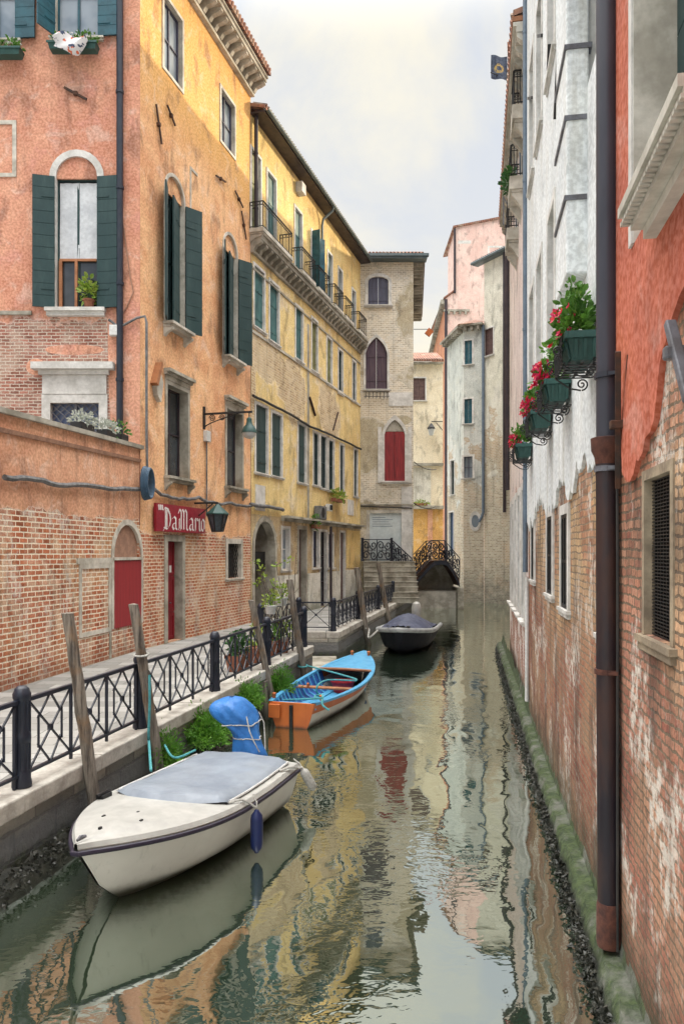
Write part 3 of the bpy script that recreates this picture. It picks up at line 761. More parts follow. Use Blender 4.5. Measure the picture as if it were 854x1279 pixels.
# leaded lattice on the low window
w = fw_[1]; u0,u1,z0,z1 = opsf[1][0]
m = MB()
for k in range(-5, 9):
    for s in (1,-1):
        P = []
        for i in range(13):
            t_ = i/12; uu = u0+(k*.22)+s*t_*.9+(0 if s > 0 else .9)
            if u0 <= uu <= u1: P.append((uu, .08+.01*s, z0+(z1-z0)*t_+.02*math.sin(i)))
        if len(P) > 1: m.tube(P, .016, 5)
m.box(((u0+u1)/2-.03,.05,z0),((u0+u1)/2+.03,.13,z1)); m.build('lattice', M['iron_grey'], w)
m = MB(); b = z1+.22; m.box((u0-.2,-.05,b+.003),(u1+.2,.03,b+.5)); m.box((u0-.28,-.12,b+.503),(u1+.28,.03,b+.62)); m.box((u0-.42,-.26,b+.623),(u1+.42,.03,b+.80)); m.build('lintel', M['stone_bright'], w)
# a stone band, blind frame, corner pilaster edge
m = MB(); zz = FF.z(60,391); m.box((0,-.06,zz-.05),(FF.u(40),.02,zz+.05)); m.build('string_course', M['stone_old'], red, mat=FF.rel(red))
r = WF(-30,16,155,216); frame_mesh(r, None, .1, .03, True).build('blind_frame', M['stone'], red, mat=FF.rel(red))
r = WS(237,246,212,300); m = MB(); m.box((r[0],-.025,r[3]-.08),(r[1],.02,r[3])); m.box((r[0],-.025,r[2]),(r[0]+.07,.02,r[3]-.083)); m.build('plaster_frame', M['stone'], red, mat=FS.rel(red))
m = MB(); uu = FF.u(151); m.tube([(uu,-.1,6.4),(uu,-.1,HR+.2)], .085, 10)
for zz in (8,10.5,13,15.5,18): m.tube([(uu,-.1,zz-.04),(uu,-.1,zz+.04)], .105, 10)
m.build('downpipe', M['iron'], red, True, FF.rel(red))
m = MB(); P = [FF.uz(*p) for p in ((137,400),(150,410),(172,398),(182,396),(184,404),(184,470),(184,540),(185,600))]
m.tube([(p[0],-.08,p[1]) for p in P], .035, 8); m.build('conduit', M['cable'], red, True, FF.rel(red))
c = FF.uz(144,414); m = MB(); m.box((c[0]-.12,-.16,c[1]-.14),(c[0]+.12,.0,c[1]+.14)); m.build('junction_box', M['white_paint'], red, mat=FF.rel(red), bevel=.02)
m = MB(); P = [FF.uz(*p) for p in ((152,260),(157,300),(163,345),(167,365),(158,385),(150,398))]
m.tube([(p[0],-.03,p[1]) for p in P], .016, 6); m.build('loose_wire', M['terracotta_pale'], red, True, FF.rel(red))
# flower boxes in the top windows
def leaves(m, c, rad, n, size, elong=1.6, up=.4, rnd=random, flat=.0):
    for _ in range(n):
        d = Vector((rnd.gauss(0,1), rnd.gauss(0,1), rnd.gauss(0,1))).normalized(); rr = rnd.random()**.45
        p = Vector(c)+Vector((d.x*rad[0], d.y*rad[1], d.z*rad[2]))*rr
        a = (d+Vector((rnd.uniform(-.6,.6), rnd.uniform(-.6,.6), rnd.uniform(-.2,.6)+up))).normalized()
        b = a.cross(Vector((rnd.uniform(-1,1), rnd.uniform(-1,1), rnd.uniform(-1,1)))).normalized(); s = size*rnd.uniform(.6,1.3)
        q = p+a*(s*elong)-Vector((0,0,s*.35)); mid = p+a*(s*elong*.5); fold = a.cross(b)*(s*.16)
        m.poly([p, p+a*(s*elong*.28)+b*(s*.40)+fold, p+a*(s*elong*.66)+b*(s*.36)+fold-Vector((0,0,s*.1)), q, mid]); m.poly([p, mid, q, p+a*(s*elong*.66)-b*(s*.36)+fold-Vector((0,0,s*.1)), p+a*(s*elong*.28)-b*(s*.40)+fold])
    return m
def flower_trough(F, label, px, py, w, plants, group=None, cloth=False):
    u, z = F.uz(px, py, .25); t = F.thing('flower_trough', label, 'flower box', u, z, .25, group)
    m = MB(); m.add([(-w/2+.04,-.12,-.18),(w/2-.04,-.12,-.18),(w/2-.04,.12,-.18),(-w/2+.04,.12,-.18),(-w/2,-.16,0),(w/2,-.16,0),(w/2,.16,0),(-w/2,.16,0)],
        [(3,2,1,0),(0,1,5,4),(1,2,6,5),(2,3,7,6),(3,0,4,7)])
    m.box((-w/2-.02,-.18,-.05),(w/2+.02,-.155,.0)); m.box((-w/2,-.15,-.04),(w/2,.15,-.035)); m.build('planter', M['planter'], t)
    m = MB(); leaves(m, (-w*.22,0,.1), (w*.28,.16,.16), plants, .07, up=.6); leaves(m, (w*.25,0,.12), (w*.24,.16,.2), plants, .07, up=.6); m.build('leaves', M['leaf'], t)
    m = MB(); leaves(m, (w*.2,-.02,.2), (w*.3,.15,.14), 26, .06, elong=1.1, up=.8); m.build('blossom', M['petal_white'], t)
    return t
flower_trough(FF, 'green flower box hung with a white and orange cloth under the top blue shuttered window', 92, 55, 1.25, 90)
flower_trough(FF, 'green flower box at the left edge beside a blue shutter, without any cloth', 6, 62, .9, 70)
m = MB(); rows = []
for i in range(9):
    a = i/8; rows.append([(-.42+.105*k+.03*math.sin(i*1.3+k), -.22-.05*math.sin(k*.9+i*.7)-.03*i*(1-i/8), .12-.52*a+.06*math.sin(k*.8)+.24*(a)*((k-4)/4)**2) for k in range(9)])
m.grid(rows)
def cloth_mat():
    t = NT('white_orange_cloth'); v = t.obj(); n = t.noise(v, 4.2, 2); n2 = t.noise(v, 7, 2)
    c = t.mix(t.sm(n, .56, .58), (.62,.6,.6), (.6,.13,.05)); c = t.mix(t.sm(n2, .60, .62), c, (.05,.07,.12)); return t.fin(c, .9)
M['cloth'] = cloth_mat()
o = m.build('cloth', M['cloth'], None, True); u, z = FF.uz(92,55,.25); o.location = FF.P(u, z, .25); tag(o, 'white cloth with orange and dark patches draped over a green flower box', 'cloth')
# potted plant in the big arched window
u, z = FF.uz(111, 386, .02); t = FF.thing('potted_plant', 'small leafy plant in a terracotta pot on the sill of the big arched window', 'potted plant', u, z, .02)
MB().lathe([(.0,0),(.10,0),(.14,.2),(.16,.2),(.16,.25),(.13,.25),(.0,.22)], n=14).build('pot', M['terracotta'], t, True)
m = MB(); leaves(m, (0,0,.5), (.24,.2,.34), 130, .10, up=.5); m.build('leaves', M['leaf_yellow'], t)
m = MB()
for k in range(5): m.tube([(0,0,.2),(random.uniform(-.12,.12),random.uniform(-.1,.1),.6)], .01, 5)
m.build('stem', M['leaf_dark'], t)

# wall anchors on the side and front
tie(FF, 'short slanted iron wall anchor on the salmon front below the top flower box', FF.uz(81,110), FF.uz(109,125), .045)
tie(FS, 'long slanted iron wall anchor nearest the corner on the orange side wall', FS.uz(193,130), FS.uz(200,180), .04)
tie(FS, 'shorter slanted iron wall anchor right beside the long one on the orange wall', FS.uz(207,131), FS.uz(217,157), .04)
tie(FS, 'small slanted iron wall anchor left of the second arched window, orange wall', FS.uz(268,219), FS.uz(280,227), .04)
tie(FS, 'upper slanted iron wall anchor at the far end of the orange wall', FS.uz(292,238), FS.uz(302,259), .04)
tie(FS, 'lower slanted iron wall anchor at the far end of the orange wall', FS.uz(300,263), FS.uz(306,299), .04)
# small shrine / box near window, electric box
u, z = FS.uz(194, 481); t = FS.thing('wall_shrine', 'small pointed wooden shrine box fixed beside the first tall ground window', 'shrine', u, z)
m = MB(); m.prism([(-.3,.0),(.0,.62),(.08,.58),(-.18,-.06)], -.2, .0); m.build('roof_board', M['boat_wood'], t)
m = MB(); m.prism([(-.12,-.3),(-.2,0),(.05,.35),(.2,.1),(.08,-.45)], -.14, .0); m.build('box', M['stone'], t)
u, z = FS.uz(256, 545); t = FS.thing('meter_box', 'small cream electric box on the orange wall left of the lamp bracket', 'electric box', u, z)
m = MB(); m.box((-.14,-.14,-.17),(.14,0,.17)); m.build('casing', M['white_paint'], t, bevel=.02); m = MB(); m.tube([(.02,-.05,-.17),(.02,-.05,-2.5)], .025, 6); m.build('conduit', M['cable'], t)

# bracket lamp
u, z = FS.uz(254, 522); t = FS.thing('bracket_lamp', 'green bell shaped street lamp hanging from a scrolled iron wall bracket', 'street lamp', u, z)
m = MB(); m.box((-.05,-.05,-.35),(.05,.01,.35)); m.bar((0,0,.12),(0,-1.62,.12),.05,.06)
pts = []
for i in range(30):
    a = i/29; pts.append((0, -.05-a*1.1, -.28+.36*a**.7))
m.tube(pts, .018, 6)
for cy, rr in ((-.3,.11),(-.62,.10),(-.95,.07)):
    m.tube([(0, cy+rr*(1-i/26)*math.cos(i*.55), -.02+rr*(1-i/26)*math.sin(i*.55)) for i in range(26)], .014, 5)
m.build('bracket', M['iron_black'], t, True)
m = MB(); m.tube([(0,-1.52,.12),(0,-1.52,-.06)], .02, 6); m.lathe([(.03,0),(.08,-.05),(.085,-.14),(.1,-.22),(.17,-.30),(.23,-.42),(.24,-.48),(.21,-.48)], (0,-1.52,-.04), 16); m.build('lamp_shade', M['lamp_green'], t, True)
MB().lathe([(.21,-.47),(.20,-.56),(.12,-.64),(0,-.67)], (0,-1.52,-.04), 16).build('lamp_glass', M['lamp_glass'], t, True)

# sign and hexagon lantern
u0s, u1s = FS.u(189.5), FS.u(251); zs0, zs1 = FS.z(220,665), FS.z(220,632)
uc = (u0s+u1s)/2; zc = (zs0+zs1)/2; W = u1s-u0s; H = zs1-zs0
t = FS.thing('shop_sign', 'crimson shop sign with white gothic letters on the brick wall above the red door', 'sign', uc, zc)
m = MB(); m.box((-W/2,-.14,-H/2),(W/2,-.06,H/2)); m.box((-W/2+.1,-.06,-H/2+.1),(-W/2+.2,.02,H/2-.1)); m.box((W/2-.2,-.06,-H/2+.1),(W/2-.1,.02,H/2-.1)); m.build('board', M['sign_red'], t)
def ribbon(m, pts, w, y=-.145, th=.012, slant=None):
    pts = [Vector((p[0], 0, p[1])) for p in pts]
    for i in range(len(pts)-1):
        a, b = pts[i], pts[i+1]; d = (b-a).normalized(); nn = Vector((-d.z, 0, d.x))*(w/2)
        if slant: nn = Vector((math.cos(slant), 0, math.sin(slant)))*(w/2)
        e = d*(w*.12)
        q = [a-e-nn, b+e-nn, b+e+nn, a-e+nn]; yy = y-.0012*(i % 3)
        P = [(v.x, yy, v.z) for v in q]+[(v.x, yy+th, v.z) for v in q]
        m.add(P, [(0,1,2,3),(7,6,5,4),(0,4,5,1),(1,5,6,2),(2,6,7,3),(3,7,4,0)])
m = MB(); SL = .6
S = H/1.0
glyphs = {
 '"': [[(0,.98),(.05,.80)],[(.14,.98),(.19,.80)],[(.28,.98),(.33,.80)]],
 'D': [[(.0,.78),(.12,.9),(.34,.86),(.52,.66),(.58,.42),(.50,.2),(.30,.06),(.05,.12)],[(.16,.84),(.16,.1)],[(.28,.82),(.28,.14)],[(0,.0),(.1,.1)]],
 'a': [[(.08,.5),(.24,.58),(.36,.5),(.36,.12),(.46,.06)],[(.36,.34),(.14,.28),(.08,.16),(.18,.06),(.36,.16)]],
 'M': [[(-.02,.74),(.1,.9),(.22,.8),(.22,.1),(.14,.04)],[(.22,.8),(.34,.9),(.46,.8),(.46,.1)],[(.46,.8),(.6,.9),(.72,.8),(.72,.12),(.82,.06)],[(.06,.5),(.06,.12),(-.02,.06)]],
 'r': [[(.06,.52),(.14,.58),(.14,.06)],[(.14,.46),(.3,.58),(.36,.5)]],
 'i': [[(.06,.52),(.13,.58),(.13,.12),(.22,.06)],[(.1,.74),(.18,.80)]],
 'o': [[(.22,.58),(.08,.48),(.08,.16),(.22,.06),(.36,.16),(.36,.48),(.22,.58)]]}
x = -W/2+.16*S*1.0
sx = (W-.3*S)/4.05
for ch, adv in (('"',.42),('D',.72),('a',.66),('M',.98),('a',.54),('r',.42),('i',.28),('o',.46)):
    for st in glyphs[ch]:
        ribbon(m, [(x+p[0]*sx, -H*.46+p[1]*H*.92) for p in st], .085*S, slant=SL if ch != '"' else None)
    x += adv*sx*.93
m.build('lettering', M['sign_white'], t)
u, z = FS.uz(243, 636); t = FS.thing('hexagon_lantern', 'black six sided lantern hanging in front of the crimson sign', 'lantern', u, z)
yo = -.75
m = MB(); m.bar((0,.0,.18),(0,yo,.18),.05); m.tube([(0,yo,.2),(0,yo,.06)], .02, 6)
m.tube([(0,0,-.3),(0,yo*.45,-.05),(0,yo*.8,.16)], .02, 6); m.build('bracket', M['iron_black'], t)
MB().lathe([(.04,.14),(.10,.08),(.34,-.14),(.34,-.17),(.31,-.17)], (0,yo,0), 6).build('cap', M['lamp_green'], t)
m = MB()
for k in range(6):
    a = 2*math.pi*k/6; m.bar(((.31)*math.cos(a),yo+.31*math.sin(a),-.16),(.17*math.cos(a),yo+.17*math.sin(a),-.68),.03)
    b = 2*math.pi*(k+1)/6; m.bar((.17*math.cos(a),yo+.17*math.sin(a),-.68),(.17*math.cos(b),yo+.17*math.sin(b),-.68),.03)
m.build('cage', M['iron_black'], t)
MB().lathe([(.29,-.17),(.155,-.67)], (0,yo,0), 6).build('glass', M['lantern_glass'], t)

# ================================================================= garden wall along the walkway
FG = Facade((-7.92, 3.0), (-5.29, 19.85))
M['garden'] = wall_mat('garden_wall_plaster_and_brick', srgb(222,160,116), srgb(202,134,90), srgb(194,110,64), srgb(152,76,44), srgb(212,170,118), srgb(238,226,202), bw=.27, bh=.105, ms=.015, expose=-.62, zramp=(4.62, 2.2),
    streak=.42, streakcol=(.10,.055,.035), damp=(.9,1.5,srgb(120,78,60),.5), tint=srgb(205,165,120), spot=.2, bricktint=(2.0,3.4,srgb(178,98,62)), warp=.012, nscale=1.3, lime=.55, grime=.35)
gw = FG.root('garden_wall', 'long brick garden wall with an orange plaster band and sloping stone coping', 'wall')
def WG(x0, x1, yt, yb): return FG.rect(x0, x1, yt, yb)
ru = (FG.u(141.5), FG.u(175.5), FG.z(158,782), FG.z(158,655))
GH = 6.05
u0g, uLg = 0, FG.L
hL, hR = 5.75, 6.2
opsg = [(ru, 'round')]
wall(FG, gw, 0, uLg, .9, 5.6, opsg, M['garden'], .16)
m = MB(); m.add([(0,0,5.6),(uLg,0,5.6),(uLg,0,hR),(0,0,hL),(0,.4,5.6),(uLg,.4,5.6),(uLg,.4,hR),(0,.4,hL)], [(0,1,2,3),(7,6,5,4),(3,2,6,7),(1,5,6,2),(0,3,7,4)])
m.poly([(0,.4,.9),(uLg,.4,.9),(uLg,.4,5.6),(0,.4,5.6)]); m.poly([(uLg,0.004,.9),(uLg,.4,.9),(uLg,.4,5.6),(uLg,0.004,5.6)]); m.build('upper_wall', M['garden'], gw, mat=FG.rel(gw))
m = MB(); m.add([(0,-.10,hL),(uLg+.1,-.10,hR),(uLg+.1,.5,hR),(0,.5,hL),(0,-.10,hL+.1),(uLg+.1,-.10,hR+.1),(uLg+.1,.5,hR+.12),(0,.5,hL+.12)], [(0,1,2,3),(4,5,6,7),(0,1,5,4),(1,2,6,5),(2,3,7,6),(3,0,4,7)])
m.build('coping', M['stone_old'], gw, mat=FG.rel(gw))
m = MB(); m.add([(0,-.05,hL-.35),(uLg,-.05,hR-.35),(uLg,.02,hR-.35),(0,.02,hL-.35),(0,-.07,hL-.27),(uLg,-.07,hR-.27),(uLg,.02,hR-.25),(0,.02,hL-.25)], [(0,1,2,3),(4,5,6,7),(0,1,5,4),(1,2,6,5),(2,3,7,6),(3,0,4,7)]); m.build('moulding', M['terracotta_pale'], gw, mat=FG.rel(gw))
# arched red window and blind frame
u0,u1,z0,z1 = ru; hw = (u1-u0)/2
w = frame_mesh(ru, 'round', .13, .025).build('window', M['stone'], gw, mat=FG.rel(gw))
zt = FG.z(158, 697)
m = MB(); m.prism([p for p in outline((u0,u1,zt,z1),'round')], .06, .12); m.build('tympanum', M['terracotta_pale'], w)
m = MB(); m.box((u0+.01,-.03,z0),(u1-.01,.05,zt-.06)); m.build('shutter', M['plank_bright'], w, bevel=.008)
m = MB(); m.box((u0-.05,-.06,zt-.05),(u1+.05,.06,zt+.02)); m.build('transom', M['stone'], w)
r = WG(101.5,135.5,710,787); m = frame_mesh(r, None, .11, .02, True); m.box((r[0]-.2,-.024,r[3]+.11),(r[1]+.2,.01,r[3]+.24)); m.build('blind_frame', M['stone'], gw, mat=FG.rel(gw))
m = MB(); uu = FG.u(137.5); m.box((uu-.06,-.015,FG.z(137,830)),(uu+.06,.02,FG.z(137,700))); m.build('corner_stone', M['stone_old'], gw, mat=FG.rel(gw))
cable(FG, 'thick bundled grey cable pinned along the garden wall', [(0,596),(40,599),(70,606),(105,606),(140,611),(180,611)], .055, 'cable', .09)
cable(FS, 'grey cable sagging along the orange wall above the sign', [(189,611),(205,619),(225,622),(245,621),(262,627),(285,628),(311,632)], .05, 'cable', .09, sag=.05)
u, z = FG.uz(189, 606, .15); t = FG.thing('hose_coil', 'coil of blue grey cable hung at the end of the garden wall', 'cable coil', uLg-.1, FG.z(183,606), .2)
for k in range(5):
    m = MB(); rr = .40-.03*k*.3; m.tube([((rr*.62)*math.cos(i*math.pi/12)+.02*k, -.03*k, rr*math.sin(i*math.pi/12)*1.05) for i in range(25)], .03, 7); m.build('loop', M['cable_blue'], t, True)
# plants on the wall coping
for px, w_, lab, mt, pot in ((103,.62,'silvery leafed plant in a dark trough on the garden wall coping','leaf_silver','iron_black'),(133,.5,'smaller silver plant in a dark trough, middle of three on the coping','leaf_silver','iron_black'),(150,.42,'little green plant in a dark pot at the right end of the coping','leaf','iron_black')):
    u = FG.u(px, -.2); t = FG.thing('trough_plant', lab, 'potted plant', u, hL+(hR-hL)*u/uLg+.1, -.2)
    MB().box((-w_*.5,-.14,0),(w_*.5,.14,.2)).build('trough', M[pot], t, bevel=.02)
    m = MB(); leaves(m, (0,0,.28), (w_*.62,.25,.2 if mt != 'leaf' else .32), 170 if mt != 'leaf' else 80, .065, up=.5); m.build('leaves', M[mt], t)
# ================================================================= yellow house along the quay
FY = Facade((-3.28, 27.52), (1.0, 41.7))
def WY(x0, x1, yt, yb): return FY.rect(x0, x1, yt, yb)
HE = 19.35; HC = 14.75
uy = lambda px: FY.u(px)
M['yellow_top'] = wall_mat('bright_yellow_plaster', srgb(240,204,116), srgb(226,184,94), streak=.16, streakcol=(.25,.15,.05), tint=srgb(235,200,130), spot=.4)
YB = (srgb(206,176,128), srgb(172,138,98), srgb(222,200,160), srgb(216,200,172))
M['yellow_mid'] = wall_mat('ochre_plaster_over_brick', srgb(234,204,122), srgb(214,178,96), *YB, bw=.26, bh=.10, ms=.014, expose=-.17, nscale=.55, edge=.03,
    patches=[(1.6,11.0,1.9,1.1,.45),(4.3,10.2,2.0,1.7,.5),(9.3,10.1,2.2,1.6,.38),(0,9.5,.5,3,.45),(5.2,7.7,.5,1.,.2),(6.3,12.5,9,.5,-.3),(13,9,1.2,5,-.3),(2.6,8.8,1.6,.9,-.45),(7.3,9.0,1.0,.9,-.4)],
    streak=.34, streakcol=(.16,.11,.06), tint=srgb(214,190,130), spot=.6, zramp=(6.5,.0))
M['yellow_low'] = wall_mat('stained_ground_floor_plaster', srgb(205,176,120), srgb(176,148,100), *YB, bw=.26, bh=.10, ms=.014, expose=-.20, nscale=.7,
    patches=[(5.0,3.5,.5,2.2,.6),(14.3,3.6,1.3,1.8,-.6)], streak=.55, streakcol=(.10,.085,.06), tint=srgb(190,182,160), spot=.9, damp=(.9,1.6,(.10,.10,.075),.6))
M['plinth_white'] = wall_mat('whitewashed_plinth', srgb(222,218,204), srgb(196,190,172), streak=.5, streakcol=(.18,.15,.11), damp=(.9,1.5,(.10,.11,.07),.7), tint=srgb(170,160,135), spot=.5)
yel = FY.root('yellow_quay_house', 'long yellow house along the quay with bracketed cornice and iron balconies', 'house')
ops = []; jobs = []
A = dict(framemat='stone_bright', fw=.10, sillproj=.1)
# top floor: balcony doors
zfl = HC+.48
def topdoor(x0, x1, yt, **k):
    r = WY(x0, x1, yt, 300); add(ops, jobs, (r[0], r[1], zfl, r[3]), None, **{**A, 'sill':False, 'pane':'glass_sky', 'sashmat':'shutter_teal', **k})
topdoor(313.5,325,192, shut='closed', smat='shutter_olive'); topdoor(333.5,344,219, shut='closed', smat='shutter_teal')
topdoor(368,376.5,263, shut='closed', smat='shutter_teal'); topdoor(388.5,395.5,292, shut='open', smat='shutter_blue', sang=(100,150))
topdoor(409,414.3,317, shut='closed', smat='shutter_teal'); topdoor(422.3,427,337); topdoor(439.3,443.5,363)
wall(FY, yel, 0, FY.L, HC, HE, ops, M['yellow_top'], .2, 'top_wall')
for r, a, k in jobs: window(FY, yel, r, a, **k)
# middle floors
ops = []; jobs = []
for x0, x1, yt, yb, sm in ((317,329.5,336,411,'shutter_teal'),(336.3,347.5,355,428,'shutter_teal'),(369,377.5,385,450,'shutter_teal'),(389,396,400,464,'shutter_olive'),(408,414,423,480,'shutter_olive'),(422.3,427.5,438,491,None),(440,444,452,501,None)):
    add(ops, jobs, WY(x0,x1,yt,yb), None, **{**A, 'shut':'closed' if sm else None, 'smat':sm or 'shutter_teal', 'sashmat':'shutter', 'pdepth':.12})
for x0, x1, yt, yb, sm in ((319,333.5,507,591,'shutter'),(339,351.5,517,595,'shutter'),(372,381.5,531,603,'shutter'),(391,398,541,606,None),(400,407.5,545,610,None),(410,416.5,550,613,None),(424.3,429,556,616,None),(441.8,446,562,620,None)):
    add(ops, jobs, WY(x0,x1,yt,yb), None, **{**A, 'shut':'closed' if sm else None, 'smat':sm or 'shutter', 'sashmat':'shutter', 'pdepth':.11})
zb = FY.z(400,652)
wall(FY, yel, 0, FY.L, zb, HC-.002, ops, M['yellow_mid'], .3, 'middle_wall')
for r, a, k in jobs: window(FY, yel, r, a, **k)
# ground floor
ops = []; jobs = []
rarch = (uy(317.5), uy(343), .97, FY.z(331,651))
zmul = lambda px, py: FY.z(px, py)
add(ops, jobs, WY(352,361,660,712), None, **{**A, 'sashmat':'white_paint', 'pane':'glass_sky', 'sashcols':1})
rdoor = (uy(372.5), uy(381.5), .97, FY.z(377,661))
rsh = [WY(390.5,397.5,663,709), (uy(399.3), uy(407.3), .97, FY.z(403,664)), WY(409.5,415.5,667,709)]
add(ops, jobs, rsh[0], None, **{**A, 'pane':'glass_blue', 'sashmat':'pipe_dark', 'sashcols':1}); add(ops, jobs, rsh[2], None, **{**A, 'pane':'glass_blue', 'sashmat':'pipe_dark', 'sashcols':1})
add(ops, jobs, rsh[1], None, **{**A, 'pane':'glass', 'sashmat':'pipe_dark', 'sill':False, 'sashrows':3})
add(ops, jobs, (uy(424.5), uy(430), .97, FY.z(427,665)), None, **{**A, 'shut':'closed', 'smat':'shutter_brown', 'sill':False})
r0 = len(ops); ops += [(rdoor, None), (outline and rarch, 'round')]
zl = FY.z(400,652)
hwA = (rarch[1]-rarch[0])/2
wall(FY, yel, 0, FY.L, .9, zl-.002, ops, M['yellow_low'], .3, 'ground_wall')
for r, a, k in jobs: window(FY, yel, r, a, **k)
f = frame_mesh(rarch, 'round', .2, .03).build('passage_arch', M['stone_old'], yel, mat=FY.rel(yel))
m = MB(); u0,u1,z0,z1 = rarch; m.box((u0,1.6,z0),(u1,1.7,z1)); m.box((u0+.25,.4,z1-1.9),(u1,.5,z1-1.15)); m.build('inner_wall', M['dark'], f)
m = MB(); m.box((u0,1.2,z0),(u0+.9,1.58,z1-1.9)); m.build('brick_pier', M['garden'], f)
m = MB(); m.box((u0-.02,.3,z0),(u0,1.6,z1)); m.box((u1,.3,z0),(u1+.02,1.6,z1)); m.box((u0,.3,z1-.0),(u1,1.6,z1+.02)); m.build('passage_side', M['stone_old'], f)
f = frame_mesh(rdoor, None, .15, .035).build('door_frame', M['stone_old'], yel, mat=FY.rel(yel))
m = MB(); m.box((rdoor[0],.22,rdoor[2]),(rdoor[1],.28,rdoor[3])); m.box((rdoor[0]+.1,.2,rdoor[2]+.2),(rdoor[1]-.1,.218,rdoor[2]+1.3)); m.box((rdoor[0]+.1,.2,rdoor[2]+1.45),(rdoor[1]-.1,.218,rdoor[3]-.1)); m.build('door', M['shutter_brown'], f)
# white plinth panels between openings
zp = FY.z(400,712)
m = MB()
for a, b in ((345.8,370.3),(383.6,398.2),(408.4,423.2),(431.4,449.5)):
    ua, ub = uy(a), uy(b); MB().box((ua,-.07,.9),(ub,.02,zp-.12+.02*random.random())).build('plinth', M['plinth_white'], yel, mat=FY.rel(yel))
pass
# pale yellow panel, ledge, string courses, cornice
m = MB(); m.box((uy(433),-.02,zp),(uy(449.3),.01,zl-.25)); m.build('painted_panel', M['yellow_top'], yel, mat=FY.rel(yel))
m = MB(); m.box((uy(351),-.34,zl-.02),(FY.L-.05,.02,zl+.07)); m.box((uy(351),-.1,zl-.14),(FY.L-.05,.02,zl-.022)); m.build('ledge', M['stone_old'], yel, mat=FY.rel(yel))
m = MB()
zz = FY.z(400,471); m.box((0.02,-.05,zz-.10),(FY.L-.02,.01,zz)); m.build('string_course', M['stone'], yel, mat=FY.rel(yel))
modillions(FY, yel, -.05, FY.L, HC+.05, .50, .42, .34, 'stone_old', .2, 'cornice', .16)
m = MB(); m.box((0,-.055,HC-.95),(FY.L,.01,HC-.88)); m.build('moulding', M['stone_old'], yel, mat=FY.rel(yel))
# balconies
def balc(x0, x1, **k): balcony(FY, yel, uy(x0), uy(x1), zfl-.06, **k)
balc(311.5,350,proj=.55,nb=4,bars=22); balc(364,381,proj=.5,nb=2,bars=10); balc(385,400,proj=.5,nb=2,bars=10); balc(406,417.5,proj=.5,nb=2,bars=8); balc(420,431,proj=.5,nb=2,bars=8); balc(437.5,447.5,proj=.5,nb=2,bars=8)
# eaves, gutter, roof
m = MB(); m.box((-.05,-.55,HE),(FY.L+.1,.05,HE+.07)); m.build('eave_board', M['pipe_dark'], yel, mat=FY.rel(yel))
m = MB()
P = [(-.62+.09*math.cos(a), HE+.12+.09*math.sin(a)) for a in [math.pi+i*math.pi/6 for i in range(7)]]
m.grid([[(uu, p[0], p[1]) for p in P] for uu in (-.05, FY.L+.12)]); m.box((-.05,-.53,HE+.072),(FY.L+.12,-.50,HE+.13)); m.build('gutter', M['zinc'], yel, True, FY.rel(yel))
roof(FY, yel, -.05, FY.L+.1, HE+.13, .56, 5.0, 1.6)
shell(FY, yel, 0, FY.L, .9, HE, 9, M['yellow_low'], right=True)
m = MB(); uu = uy(426); m.box((uu-.4,1.9,HE+.4),(uu+.4,2.6,HE+2.15)); m.box((uu-.5,1.8,HE+2.152),(uu+.5,2.7,HE+2.3)); m.box((uu-.35,1.95,HE+2.302),(uu+.35,2.55,HE+2.5)); m.build('chimney', M['terracotta_pale'], yel, mat=FY.rel(yel))
downpipe(FY, yel, .12, HE+.1, HC+.2, .075, 'pipe_dark', .14, straps=(16,18))
downpipe(FY, yel, 421.8, HC-.1, zl+.1, .085, 'pipe_dark', .14, straps=(13.5,11,8.5)); downpipe(FY, yel, 403, zl-.2, .97, .06, 'pipe_dark', .4)
downpipe(FY, yel, 361.5, FY.z(362,512), zl+.1, .055, 'cable', .1, straps=(8,7)); downpipe(FY, yel, 426.5, zl-.1, 1., .09, 'cable', .16)
uu = uy(401); m = MB(); m.tube([(uu,-.6,HE+.1),(uu,-.55,HE-.1),(uu-.15,-.15,HE-.5),(uu-.15,-.1,HE-.8),(uu-.15,-.1,zfl+.9)], .06, 8); m.build('downpipe', M['zinc'], yel, True, FY.rel(yel))
m = MB(); uu = uy(384); m.box((uu-.05,-.012,zl+.1),(uu+.22,.01,HC-1.2)); m.build('pilaster_strip', M['stone_old'], yel, mat=FY.rel(yel))
for px, py, w_, h_ in ((324.5,622,.9,.95),(437.5,634,1.15,.8)):
    u, z = FY.uz(px, py); m = MB(); m.box((u-w_/2,-.03,z-h_/2),(u+w_/2,.01,z+h_/2)); m.box((u-w_/2+.08,-.036,z-h_/2+.08),(u+w_/2-.08,-.031,z+h_/2-.08)); m.build('wall_plaque', M['stone_bright'], yel, mat=FY.rel(yel))
# air conditioner, floodlight, plant on the ledge
u, z = FY.uz(395, 636); t = FY.thing('air_conditioner', 'grey air conditioning unit standing on the ledge of the yellow house', 'air conditioner', u, zl+.07)
m = MB(); m.box((-.45,-.36,.02),(.45,-.04,.62)); m.build('casing', M['cable'], t, bevel=.03); m = MB(); m.lathe([(.0,.0),(.22,.0),(.24,.01)], n=16); o = m.build('fan', M['dark'], t); o.rotation_euler = (R(90),0,0); o.location = (-.1,-.362,.32)
u, z = FY.uz(404, 634); t = FY.thing('flood_light', 'white floodlight box mounted beside the air conditioner', 'lamp', u+.1, z)
m = MB(); m.box((-.25,-.34,-.16),(.25,-.14,.16)); m.build('housing', M['white_paint'], t, bevel=.03); m = MB(); m.box((-.2,-.352,-.12),(.2,-.342,.12)); m.build('lens', M['dark'], t); MB().bar((0,-.14,0),(0,0,.1),.05).build('arm', M['iron_grey'], t)
